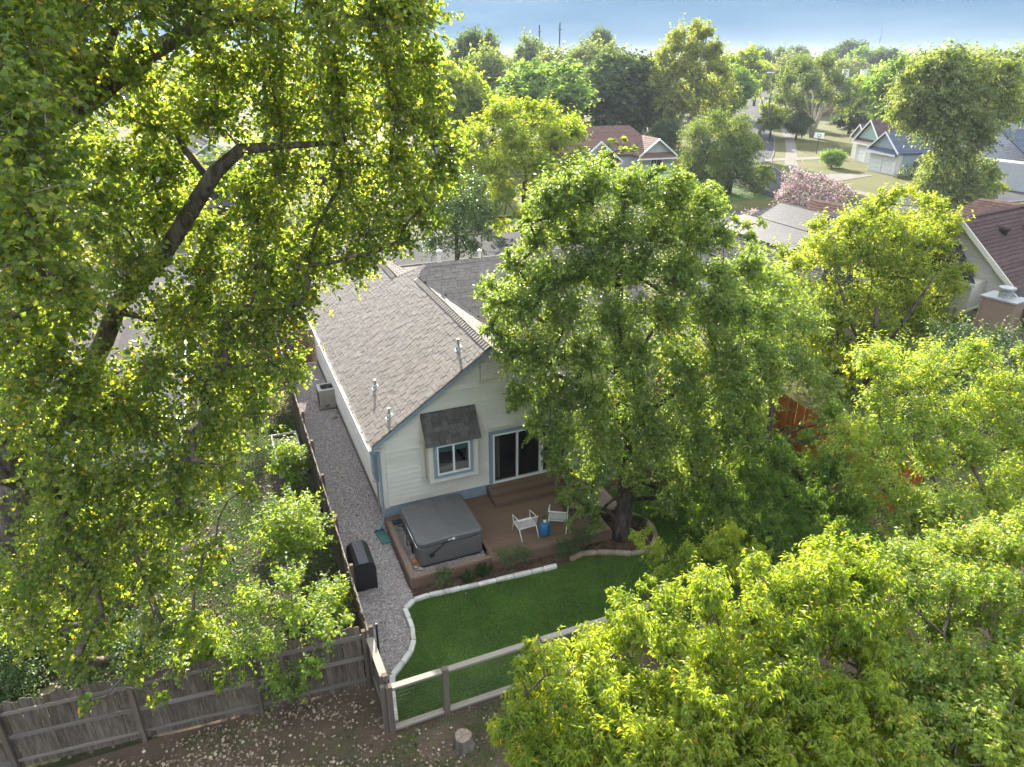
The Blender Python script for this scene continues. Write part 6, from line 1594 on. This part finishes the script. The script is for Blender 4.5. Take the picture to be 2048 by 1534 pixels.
def far_window(h, x, y, z, w, hh, side='front', trim=None):
    f = thing('window', None, None); f.parent = h; f.location = (x, y, z)
    if side != 'front': f.rotation_euler = (0, 0, {'left': R(-90), 'right': R(90)}[side])
    m = MB(); t = .1
    m.box((-w / 2 - t, -.06, -t), (w / 2 + t, 0, 0)); m.box((-w / 2 - t, -.06, hh), (w / 2 + t, 0, hh + t)); m.box((-w / 2 - t, -.059, 0), (-w / 2, 0, hh)); m.box((w / 2, -.059, 0), (w / 2 + t, 0, hh)); m.box((-.025, -.05, 0), (.025, 0, hh))
    m.build('window_frame', trim or M['white'], f)
    span('pane', f, (-w / 2, -.03, .0), (-.026, -.012, hh), M['farglass']); span('pane', f, (.026, -.03, .0), (w / 2, -.012, hh), M['farglass'])
def garage_door(h, x, y, w, hh, rz=0):
    f = thing('garage_door', None, None); f.parent = h; f.location = (x, y, 0); f.rotation_euler = (0, 0, rz)
    for i in range(4):
        for j in range(4):
            span('door_panel', f, (-w / 2 + j * w / 4 + .02, -.06, .03 + i * hh / 4 + .01), (-w / 2 + (j + 1) * w / 4 - .02, -.025, (i + 1) * hh / 4), M['white'])
    span('door_frame', f, (-w / 2 - .12, -.09, 0), (-w / 2, -.0, hh + .12), M['white']); span('door_frame', f, (w / 2, -.09, 0), (w / 2 + .12, -.0, hh + .12), M['white']); span('door_frame', f, (-w / 2, -.089, hh), (w / 2, -.0, hh + .12), M['white'])
    span('door_backing', f, (-w / 2, -.022, .0), (w / 2, -.004, hh), M['palegrey'])
def skirt_roof(h, x0, x1, z, dep, rise, mat):
    roof_rows(h, (x0, -dep, z), (x1, -dep, z), (x1 - .3, -.01, z + rise), (x0 + .3, -.01, z + rise), mat, name='skirt_roof')

# brown-roofed house across the street: long hip roof with two gabled projections towards the camera
bh = thing('brown_roof_house', 'grey house with a reddish brown roof and white-edged gables across the street', 'house', (10.6, 89.5, 0), R(18))
MB().box((-3, 2.5, 0), (9.5, 11.5, 3.0)).build('wall', M['palegrey'], bh)
roof_rows(bh, (-3.5, 2.0, 2.9), (10, 2.0, 2.9), (7.2, 7, 5.9), (-1.5, 7, 5.9), M['brown_roof'])
roof_rows(bh, (10, 12, 2.9), (-3.5, 12, 2.9), (-1.5, 7, 5.9), (7.2, 7, 5.9), M['brown_roof'])
roof_rows(bh, (10, 2.0, 2.9), (10, 12, 2.9), (7.2, 7.02, 5.9), (7.2, 6.98, 5.9), M['brown_roof'])
roof_rows(bh, (-3.5, 12, 2.9), (-3.5, 2, 2.9), (-1.5, 6.98, 5.9), (-1.5, 7.02, 5.9), M['brown_roof'])
def proj(h, x, W, y0, D, eave, pitch, wall, roof, skirt=True, gar=False):
    zr = eave + W / 2 * pitch
    MB().box((x - W / 2, y0, 0), (x + W / 2, y0 + D, eave)).build('wall', wall, h)
    MB().add([(x - W / 2, y0, eave), (x + W / 2, y0, eave), (x, y0, zr), (x - W / 2, y0 + .1, eave), (x + W / 2, y0 + .1, eave), (x, y0 + .1, zr)], [(0, 1, 2), (5, 4, 3), (0, 3, 4, 1), (1, 4, 5, 2), (2, 5, 3, 0)]).build('gable_wall', wall, h)
    o = .4; e = eave - o * pitch + .1
    for s_ in (-1, 1):
        X = x + s_ * (W / 2 + o)
        q = [(X, y0 + D + 3.5, e), (X, y0 - o, e), (x, y0 - o, zr + .1), (x, y0 + D + 3.5, zr + .1)]
        roof_rows(h, *(q if s_ < 0 else (q[1], q[0], q[3], q[2])), roof)
        MB().prism([(0, -.05, .02), (0, .02, .02), (0, .02, -.22), (0, -.05, -.22)], (X, y0 - o - .04, e), (x, y0 - o - .04, zr + .1)).build('rake_board', M['white'], h)
    if skirt: 
        roof_rows(h, (x - W / 2 - .2, y0 - .7, eave - .45), (x + W / 2 + .2, y0 - .7, eave - .45), (x + W / 2 - .3, y0 - .01, eave + .15), (x - W / 2 + .3, y0 - .01, eave + .15), roof, name='skirt_roof')
        span('skirt_fascia', h, (x - W / 2 - .2, y0 - .74, eave - .62), (x + W / 2 + .2, y0 - .70, eave - .44), M['white'])
proj(bh, -.6, 5.0, -1.2, 4.2, 2.9, .8, M['palegrey'], M['brown_roof'])
proj(bh, 8.2, 4.6, .8, 3.0, 3.0, .75, M['palegrey'], M['brown_roof'])
garage_door(bh, -.6, -1.22, 3.4, 2.1)
far_window(bh, 8.2, .78, 1.0, 1.5, 1.3)
span('trim_board', bh, (5.9, .72, 0), (6.25, .79, 2.9), M['cream'])
# green-gabled garage house and slate-roofed garage house along the side street
g1 = thing('green_gable_house', 'house with mint green gables, maroon roof and two white garage doors', 'house', (51.2, 107.6, 0), R(-84))
MB().box((-4.5, .6, 0), (4.2, 13, 3.0)).build('wall', M['cream'], g1)
proj(g1, .6, 6.4, 0, 12.2, 3.1, .85, M['cream'], M['maroon_roof'])
proj(g1, -3.4, 3.4, .9, 9, 3.4, .9, M['mint'], M['maroon_roof'], False)
MB().add([(.6 - 2.6, -.03, 3.3), (.6 + 2.6, -.03, 3.3), (.6, -.03, 5.5), (.6 - 2.6, -.005, 3.3), (.6 + 2.6, -.005, 3.3), (.6, -.005, 5.5)], [(0, 1, 2), (5, 4, 3), (0, 3, 4, 1), (1, 4, 5, 2), (2, 5, 3, 0)]).build('gable_panel', M['mint'], g1)
garage_door(g1, -.9, -.01, 2.5, 2.3); garage_door(g1, 2.1, -.01, 2.5, 2.3)
far_window(g1, -3.6, .88, .9, 1.2, 1.5)
for i in range(7):
    for s_ in range(3): piece('stone', g1, (3.3 + .35 * s_, 9.2, 3 + .35 * i), (.33, .8, .33), M['stone'])
g2 = thing('slate_roof_house', 'blue-grey sided garage house with a slate blue roof on the sunny corner', 'house', (49.0, 97.3, 0), R(-79))
MB().box((-3, .6, 0), (2.6, 8.0, 3.0)).build('wall', M['greysiding'], g2)
proj(g2, -.2, 5.6, 0, 7.6, 3.0, .75, M['cream'], M['blue_roof'])
MB().add([(-.2 - 2.2, -.03, 3.2), (-.2 + 2.2, -.03, 3.2), (-.2, -.03, 4.85), (-.2 - 2.2, -.005, 3.2), (-.2 + 2.2, -.005, 3.2), (-.2, -.005, 4.85)], [(0, 1, 2), (5, 4, 3), (0, 3, 4, 1), (1, 4, 5, 2), (2, 5, 3, 0)]).build('gable_panel', M['greysiding'], g2)
garage_door(g2, -1.5, -.01, 2.3, 2.2); garage_door(g2, 1.2, -.01, 2.3, 2.2)
z = .2
while z < 2.9: piece('siding_board', g2, (2.612, 4.3, z + .1), (.024, 7.3, .18), M['greysiding'], (0, R(4), 0)); z += .2
far_window(g2, 2.63, 3.6, 1.0, 1.2, 1.3, 'right')
g3 = gable_house('blue_roof_house', 'pale grey house with a blue roof at the right edge beyond the oak', (65, 88, 0), R(28), 12, 14, 3.2, .55, M['palegrey'], M['blue_roof'])
roof_rows(g3, (-9, -2.5, 3.0), (6, -2.5, 3.0), (6, 3.5, 6.2), (-7, 3.5, 6.2), M['blue_roof']); MB().box((-8.5, -2, 0), (5.5, 3, 3.0)).build('wall', M['palegrey'], g3)
MB().box((-9, -2.56, 2.75), (6, -2.5, 2.98)).build('gutter', M['white'], g3)
far_window(g3, -4.5, -2.0, .9, 1.3, 1.4); far_window(g3, .5, -2.0, .9, 1.3, 1.4)
# two-storey house with white chimneys
h2 = gable_house('two_storey_house', 'two-storey house with a charcoal roof and twin white chimneys in the far trees', (aty(1768, 175, 205).x, 205, 0), R(75), 10, 22, 5.4, .5, M['brick'], M['char_roof'])
for y in (5, 9.5): span('chimney', h2, (-1.6, y, 5), (-.2, y + 1.5, 10.8), M['white'])
span('chimney_cap', h2, (-1.7, 4.9, 10.801), (-.1, 6.6, 11), M['cream']); span('chimney_cap', h2, (-1.7, 9.4, 10.801), (-.1, 11.1, 11), M['cream'])
for x in (-2.5, 2.5): far_window(h2, x, -.02, 3.2, 1.4, 1.6); far_window(h2, x, -.02, .8, 1.4, 1.6)
gable_house('pale_house', 'pale house peeping between trees right of the cottonwood', (-9.5, 138, 0), R(20), 9, 10, 4.2, .75, M['palegrey'], M['brown_roof'])
gable_house('pale_house', 'grey-blue gable just visible beside the cottonwood edge', (-9.5, 100, 0), R(12), 8, 10, 3.3, .8, M['greysiding'], M['maroon_roof'])
# neighbour's solar-roofed house, right of the oak
sh = thing('solar_roof_house', 'neighbouring house with a dark hip roof carrying a slope of solar panels', 'house', (14.0, 38.2, 0), R(-68))
# local x runs away to the right-rear along the ridge, local y up the slope
MB().box((-7.4, .6, 0), (3.0, 11.4, 3.0)).build('wall', M['palegrey'], sh)
roof_rows(sh, (-7.9, .1, 3.0), (3.4, .1, 3.0), (.4, 5.6, 5.7), (-5.6, 5.6, 5.7), M['char_roof'])
roof_rows(sh, (3.4, 11.9, 3.0), (-7.9, 11.9, 3.0), (-5.6, 5.6, 5.7), (.4, 5.6, 5.7), M['char_roof'])
roof_rows(sh, (3.4, .1, 3.0), (3.4, 11.9, 3.0), (.4, 5.62, 5.7), (.4, 5.58, 5.7), M['char_roof'])
roof_rows(sh, (-7.9, 11.9, 3.0), (-7.9, .1, 3.0), (-5.6, 5.58, 5.7), (-5.6, 5.62, 5.7), M['char_roof'])
sl3 = math.atan2(2.7, 5.5); cs, sn = math.cos(sl3), math.sin(sl3)
def on_slope(x, s_, h_=.10): return Vector((x, .1 + s_ * cs - h_ * sn, 3.0 + s_ * sn + h_ * cs))
def solar(x, s_, w, l):
    rot = Euler((sl3, 0, 0))
    p = piece('solar_panel', sh, on_slope(x, s_), (w - .02, l - .02, .035), M['panel'], rot)
    q = thing('panel_grid', None, None); bpy.data.objects.remove(q)
    m = MB()
    for i in range(7): m.box((-w / 2 + .01 + i * (w - .02) / 6 - .004, -l / 2 + .01, .02), (-w / 2 + .01 + i * (w - .02) / 6 + .004, l / 2 - .01, .026))
    for j in range(11): m.box((-w / 2 + .01, -l / 2 + .01 + j * (l - .02) / 10 - .004, .0262), (w / 2 - .01, -l / 2 + .01 + j * (l - .02) / 10 + .004, .031))
    o = m.build('cell_grid', M['panelgrid'], sh, loc=on_slope(x, s_), rot=rot); tag(o, kind='stuff')
for i in range(4): solar(-4.95 + i * 1.05, 4.95, 1.05, 1.75)
for i in range(6): solar(-6.3 + i * 1.05, 3.15, 1.05, 1.75)
# brown-roofed neighbour at the right edge, with its chimney
nb = thing('maroon_roof_house', 'cream gabled house with a maroon roof and brown boxed chimney at the right edge', 'house', (21.58, 33.96, 0), R(-58))
WN, EV_, PT = 8.6, 3.3, .86
zr = EV_ + WN / 2 * PT
MB().box((-WN / 2 , 0, 0), (WN / 2, 16, EV_)).build('wall', M['cream'], nb)
MB().add([(-WN / 2, 0, EV_), (WN / 2, 0, EV_), (0, 0, zr - .06), (-WN / 2, .12, EV_), (WN / 2, .12, EV_), (0, .12, zr - .06)], [(0, 1, 2), (5, 4, 3), (0, 3, 4, 1), (1, 4, 5, 2), (2, 5, 3, 0)]).build('gable_wall', M['cream'], nb)
z = .3
while z < zr - .35:
    hw_ = WN / 2 - .05 if z + .2 < EV_ else max((zr - z - .2) / PT - .2, .05)
    piece('siding_board', nb, (0, -.014, z + .1), (2 * hw_, .024, .188), M['cream'], (R(4), 0, 0)); z += .2
for s_ in (-1, 1):
    X = s_ * (WN / 2 + .4); e = EV_ - .4 * PT + .1
    q = [(X, 16, e), (X, -.4, e), (0, -.4, zr + .1), (0, 16, zr + .1)]
    roof_rows(nb, *(q if s_ < 0 else (q[1], q[0], q[3], q[2])), M['maroon_roof'], .2)
    MB().prism([(0, -.05, .02), (0, .02, .02), (0, .02, -.26), (0, -.05, -.26)], (X, -.44, e), (0, -.44, zr + .1)).build('rake_board', M['cream'], nb)
MB().prism([(-.16, 0, -.03), (0, 0, .05), (.16, 0, -.03), (0, 0, .0)], (0, -.4, zr + .12), (0, 16, zr + .12)).build('ridge_cap', M['maroon_roof'], nb)
# its wing to the rear left
MB().box((-9.8, -.4, 0), (-WN / 2 - .01, 5.6, 3.3)).build('wall', M['cream'], nb)
roof_rows(nb, (-10, -.9, 3.4), (-1.5, -.9, 3.4), (-.9, 2.4, 6.2), (-10, 2.4, 6.2), M['brown_roof'], .2)
roof_rows(nb, (-1.5, 6, 3.2), (-10, 6, 3.2), (-10, 2.4, 6.2), (-.9, 2.4, 6.2), M['brown_roof'], .2)
roof_rows(nb, (-6, 3.2, 3.9), (7, 3.2, 3.9), (7, 6.7, 6.95), (-2.7, 6.7, 6.95), M['brown_roof'], .2)
roof_rows(nb, (-6, 10, 3.9), (-6, 3.2, 3.9), (-2.7, 6.68, 6.95), (-2.7, 6.72, 6.95), M['brown_roof'], .2)
for y, kind_ in ((1.9, 0), (4.0, 1)):
    c = (1.0, y, zr - 1.0 * PT + .05)
    MB().lathe([(.13, 0), (.13, .22), (.24, .24), (.24, .40), (.10, .46)] if kind_ == 0 else [(.12, 0), (.12, .22), (.16, .26), (.06, .3)], 14).build('roof_vent', M['maroon_roof'] if kind_ == 0 else M['terra'], nb, loc=c, smooth=True)
# low dark roof against the gable
roof_rows(nb, (-4.6, -1.5, 4.5), (1.9, -1.5, 4.5), (.1, -.05, 5.85), (-4.6, -.05, 5.85), M['char_roof'], .2)
span('gutter', nb, (-4.6, -1.6, 4.36), (1.95, -1.5, 4.5), M['cream']); MB().box((-4.4, -1.3, 0), (1.7, -.06, 4.4)).build('wall', M['cream'], nb)
# boxed chimney and its small gable roof
ch = thing('chimney', None, None); ch.parent = nb; ch.location = (3.6, -2.4, 0)
MB().box((-.7, -.55, 0), (.7, .55, 4.45)).build('chimney_box', M['chimney'], ch)
for x in (-.69, .59): span('corner_board', ch, (x, -.575, 0), (x + .1, -.552, 4.44), M['chimney'])
span('chimney_top', ch, (-.75, -.60, 4.452), (.75, .60, 4.52), M['flash'])
MB().lathe([(.26, 4.52), (.26, 4.70), (.30, 4.705), (.30, 4.74), (.24, 4.75), (.24, 4.86), (.34, 4.87), (.34, 4.95), (.1, 5.0)], 18).build('flue', M['flash'], ch, smooth=False)
MB().add([(-1.5, .6, 3.4), (1.7, .6, 3.4), (.1, .6, 4.6), (-1.5, 2.2, 3.4), (1.7, 2.2, 3.4), (.1, 2.2, 4.6)], [(0, 1, 2), (5, 4, 3), (0, 3, 4, 1), (1, 4, 5, 2), (2, 5, 3, 0)]).build('gable_wall', M['tanwall'], ch)
for s_ in (-1, 1):
    MB().slab([(.1, .4, 4.72), (.1, 2.3, 4.72), (.1 + s_ * 1.85, 2.3, 3.34), (.1 + s_ * 1.85, .4, 3.34)], .1).build('small_roof', M['char_roof'], ch)
    MB().prism([(0, -.03, 0), (0, .03, 0), (0, .03, -.16), (0, -.03, -.16)], (.1 + s_ * 1.85, .37, 3.33), (.1, .37, 4.71)).build('rake_board', M['cream'], ch)
# left neighbour behind the cottonwood
ln = gable_house('grey_roof_house', 'grey-shingled house glimpsed through the cottonwood on the left', HF(-11.6, 5.5), ANG, 11, 14, 2.7, .42, M['palegrey'], M['grey_roof'])
gable_house('left_street_house', 'pale house across the street hidden behind the cottonwood', (-30, 74, 0), R(30), 11, 12, 3, .6, M['palegrey'], M['grey_roof'])
# ------------------------------------------------------------------ street furniture, fences, cars, poles
M['polewood'] = pmat('utility_pole_wood', (.055, .042, .035), (.035, .028, .024), 3, .9)
M['red'] = pmat('red_canvas', (.30, .05, .05), (.25, .04, .04), 3, .8)
sl = thing('street_lamp', 'dark wooden pole with a street lamp arm beside the side street', 'street lamp', (51.3, 153, 0))
MB().tube([(0, 0, 0), (.6, -.2, 10.9)], [.17, .11], 10).build('pole', M['polewood'], sl)
MB().tube([(.6, -.2, 10.4), (1.4, -.6, 11.2), (2.4, -1.0, 11.3)], .05, 6).build('arm', M['flash'], sl); MB().box((-.9, -.4, 11.1), (.5, .0, 11.3)).build('lamp_head', M['white'], sl)
sl2 = thing('street_lamp', 'far street lamp on a curved arm above the many-stemmed tree', 'street lamp', (96, 225, 0))
MB().tube([(0, 0, 0), (0, 0, 9.5), (-1, -.3, 11), (-4.2, -.6, 11.6)], .1, 8).build('pole', M['flash'], sl2); MB().box((-5.4, -.8, 11.45), (-4.2, -.4, 11.7)).build('lamp_head', M['white'], sl2)
ss = thing('stop_sign', 'back of a stop sign with teal street-name blades at the corner', 'street sign', (30.2, 78.4, 0), R(-25))
MB().tube([(0, 0, 0), (0, 0, 3.05)], .035, 8).build('post', M['flash'], ss)
MB().add([(.38 * math.cos(R(22.5 + 45 * i)), y, 2.35 + .38 * math.sin(R(22.5 + 45 * i))) for y in (-.06, -.045) for i in range(8)], [tuple(range(8)), tuple(range(15, 7, -1))] + [(i, i + 8, (i + 1) % 8 + 8, (i + 1) % 8) for i in range(8)]).build('sign_plate', pmat('sign_back', (.42, .38, .36), (.36, .32, .31), 4, .5), ss)
M['signteal'] = pmat('teal_sign', (.03, .33, .34), (.025, .28, .29), 3, .5)
piece('name_blade', ss, (0, 0, 2.92), (.75, .02, .2), M['signteal']); piece('name_blade', ss, (0, 0, 3.14), (.7, .02, .2), M['signteal'], (0, 0, R(90)))
hp = thing('basketball_hoop', 'basketball hoop with a white backboard on the shaded front lawn', 'basketball hoop', (48.3, 117.6, 0), R(-25))
MB().tube([(0, 0, 0), (0, 0, 2.3), (0, -.35, 2.85)], .06, 8).build('post', M['blackm'], hp)
m = MB(); m.box((-.70, -.42, 2.42), (-.30, -.38, 3.25)); hb = span('backboard', hp, (-.70, -.42, 2.42), (.70, -.38, 3.25), M['white'])
span('target_square', hp, (-.26, -.43, 2.62), (.26, -.421, 3.0), M['blackm']); span('target_inset', hp, (-.18, -.436, 2.68), (.18, -.431, 2.94), M['white'])
MB().tube([(.23 * math.cos(a * .524), -.68 + .23 * math.sin(a * .524), 2.55) for a in range(13)], .015, 6).build('rim', M['terra'], hp)
tag(MB().tube([(0, 0, 0), (0, 0, .02)], .02, 6).build('bracket', M['blackm'], hp), kind=None)
for i, (a, b, lab, mat) in enumerate((((75.0, 143.5), (60, 127), 'dark brown board fence beside the mint-gabled house', M['tanwall']), ((55.0, 90.3), (51.4, 94.4), 'grey board fence beside the slate-roofed garage house', M['fence']), ((58.5, 79.5), (72, 74), 'brown board fence in front of the blue-roofed house at the right edge', M['tanwall']))):
    A, B = Vector((*a, 0)), Vector((*b, 0)); d = B - A; L = d.length
    t = thing('board_fence', lab, 'fence', A, math.atan2(d.y, d.x))
    nb_ = int(L / .3)
    for k in range(nb_): piece('board', t, (L * (k + .5) / nb_, 0, .95), (L / nb_ - .02, .03, 1.9 + rnd.uniform(-.03, .03)), mat)
    span('rail', t, (0, .02, .4), (L, .07, .5), mat); span('rail', t, (0, .02, 1.4), (L, .07, 1.5), mat)
um = thing('parasol', 'red patio parasol by the blue-roofed house at the right edge', 'parasol', (60.6, 83.2, 0))
MB().tube([(0, 0, 0), (0, 0, 2.5)], .03, 8).build('pole', M['white'], um); MB().lathe([(1.5, 1.95), (1.0, 2.2), (.05, 2.55)], 8).build('canopy', M['red'], um)
def car(label, loc, rz, paint):
    t = thing('parked_car', label, 'car', loc, rz)
    prof = [(-2.15, .35), (-2.2, .62), (-2.05, .82), (-1.2, .92), (-.55, 1.40), (.75, 1.44), (1.55, 1.02), (2.1, .92), (2.2, .6), (2.15, .35)]
    k = len(prof); V = []
    for y, sx, dz in ((-.86, 1, 0), (-.80, .99, .02), (.80, .99, .02), (.86, 1, 0)):
        for x, z in prof: V.append((x * sx, y * (.84 if z > 1.1 else 1), z))
    F = [tuple(range(k - 1, -1, -1)), tuple(range(3 * k, 4 * k))] + [(r_ * k + i, r_ * k + (i + 1) % k, (r_ + 1) * k + (i + 1) % k, (r_ + 1) * k + i) for r_ in range(3) for i in range(k)]
    MB().add(V, F).build('body', paint, t, bevel=.03)
    MB().add([(-1.12, -.70, .96), (-.56, -.66, 1.36), (-.56, .66, 1.36), (-1.12, .70, .96), (-1.14, -.70, .985), (-.58, -.66, 1.40), (-.58, .66, 1.40), (-1.14, .70, .985)], [(0, 1, 2, 3), (7, 6, 5, 4), (0, 4, 5, 1), (1, 5, 6, 2), (2, 6, 7, 3), (3, 7, 4, 0)]).build('windscreen', M['farglass'], t)
    MB().add([(1.46, -.70, 1.08), (.80, -.66, 1.42), (.80, .66, 1.42), (1.46, .70, 1.08), (1.49, -.70, 1.105), (.83, -.66, 1.455), (.83, .66, 1.455), (1.49, .70, 1.105)], [(0, 1, 2, 3), (7, 6, 5, 4), (0, 4, 5, 1), (1, 5, 6, 2), (2, 6, 7, 3), (3, 7, 4, 0)]).build('rear_window', M['farglass'], t)
    for s_ in (-1, 1):
        MB().add([(-.75, s_ * .80, .98), (1.2, s_ * .80, .99), (.7, s_ * .735, 1.34), (-.5, s_ * .735, 1.33), (-.75, s_ * .84, .98), (1.2, s_ * .84, .99), (.7, s_ * .765, 1.34), (-.5, s_ * .765, 1.33)], [(0, 1, 2, 3), (7, 6, 5, 4), (0, 4, 5, 1), (1, 5, 6, 2), (2, 6, 7, 3), (3, 7, 4, 0)]).build('side_window', M['farglass'], t)
        for x in (-1.35, 1.35):
            wh = MB().tube([(x, s_ * .70, .32), (x, s_ * .88, .32)], .32, 18).build('wheel', M['blackm'], t); MB().tube([(x, s_ * .881, .32), (x, s_ * .892, .32)], .2, 14).build('hubcap', M['chrome'], wh)
        span('headlight', t, (-2.20, s_ * .62 - .14, .62), (-2.14, s_ * .62 + .14, .76), M['chrome']); span('tail_light', t, (2.14, s_ * .66 - .12, .68), (2.20, s_ * .66 + .12, .84), M['red'])
    return t
M['carwhite'] = pmat('white_car_paint', (.75, .76, .78), (.74, .75, .77), 1, .18, spec=.6)
M['cardark'] = pmat('dark_car_paint', (.03, .035, .045), (.028, .033, .042), 1, .15, spec=.7)
car('white car seen through the cottonwood leaves across the street', (-15.5, 84, 0), R(70), M['carwhite'])
car('dark parked car under the vine-wrapped oak', (46.0, 73.5, 0), R(20), M['cardark'])
car('white parked car just beyond the ridge of the brown-roofed house', (13.5, 113, .55), R(15), M['carwhite'])
for x, Y, top, lab in ((1079, 260, 50, 'left one of the twin utility poles on the skyline'), (1120, 250, 45, 'right and taller one of the twin utility poles on the skyline')):
    p = aty(x, top, Y); t = thing('utility_pole', lab, 'utility pole', (p.x, Y, 0)); MB().tube([(0, 0, 0), (0, 0, p.z)], [.30, .22], 8).build('pole', M['polewood'], t)
    piece('crossarm', t, (0, 0, p.z - 2), (1.3, .16, .16), M['polewood'])
p = aty(1763, 66, 360); t = thing('antenna_mast', 'thin lattice antenna mast on the skyline', 'antenna', (p.x, 360, 0))
for k in range(3): MB().tube([(.2 * math.cos(k * 2.09), .2 * math.sin(k * 2.09), 0), (.14 * math.cos(k * 2.09), .14 * math.sin(k * 2.09), p.z)], .05, 5).build('leg', M['flash'], t)
tag(MB().tube([(0, 0, p.z - .2), (0, 0, p.z + 3)], .08, 5).build('tip', M['flash'], t), kind=None)
# bare leaning snag by the corner and bare tree on the skyline
sn = thing('bare_snag', 'leaning bare trunk beside the street-lamp pole', 'tree', (44.6, 136, 0)); MB().tube([(0, 0, 0), (.5, 0, 2.5), (1.7, .3, 5), (1.3, .5, 7.5)], [.35, .28, .2, .08], 9).build('trunk', M['bark'], sn, smooth=True)
MB().tube([(1.2, .2, 4.2), (.2, .3, 6.5), (-.6, .3, 8)], [.14, .1, .04], 6).build('limb', M['bark'], sn); MB().tube([(1.7, .3, 5), (3, .5, 7)], [.12, .04], 6).build('limb', M['bark'], sn)
bt = thing('bare_tree', 'leafless grey tree on the skyline right of the twin-topped tree', 'tree', (0.6, 150, 0))
MB().tube([(0, 0, 0), (0, 0, 9)], [.3, .15], 8).build('trunk', M['bark_pale'], bt)
for k in range(9):
    a = k * 2.4; MB().tube([(0, 0, 6 + k * .3), (1.3 * math.cos(a), 1.3 * math.sin(a), 10.2 + .3 * k), (1.8 * math.cos(a + .3), 1.8 * math.sin(a + .3), 12 + .3 * k)], [.09, .05, .02], 5).build('limb', M['bark_pale'], bt)
# leaves of the little potted plant
g = np.random.default_rng(5); n = 26
P = np.zeros((n, 3)); P[:, 2] = .10; d = nrm(g.normal(size=(n, 3)) * [.5, .5, .2] + [0, 0, .8])
V, F, _, _ = leaf_arrays(P, d, rand_unit(g, n), np.full(n, .13), np.full(n, .03), 'lance')
tag(link('foliage', arr_mesh('pot_leaves', V, F, DKL), pot), kind='stuff')

# ------------------------------------------------------------------ air
HAZE = .00022
hz = MB().box((-1500, -60, -1.0), (1500, 2750, 28)).build('haze', None)
hm = bpy.data.materials.new('haze'); hm.use_nodes = True
hn = hm.node_tree.nodes; hn.clear()
ho = hn.new('ShaderNodeOutputMaterial'); hv = hn.new('ShaderNodeVolumePrincipled')
hv.inputs['Color'].default_value = (.80, .87, 1.0, 1); hv.inputs['Density'].default_value = HAZE; hv.inputs['Anisotropy'].default_value = .1
hm.node_tree.links.new(hv.outputs[0], ho.inputs['Volume'])
hz.data.materials.append(hm)
tag(hz, kind='stuff')
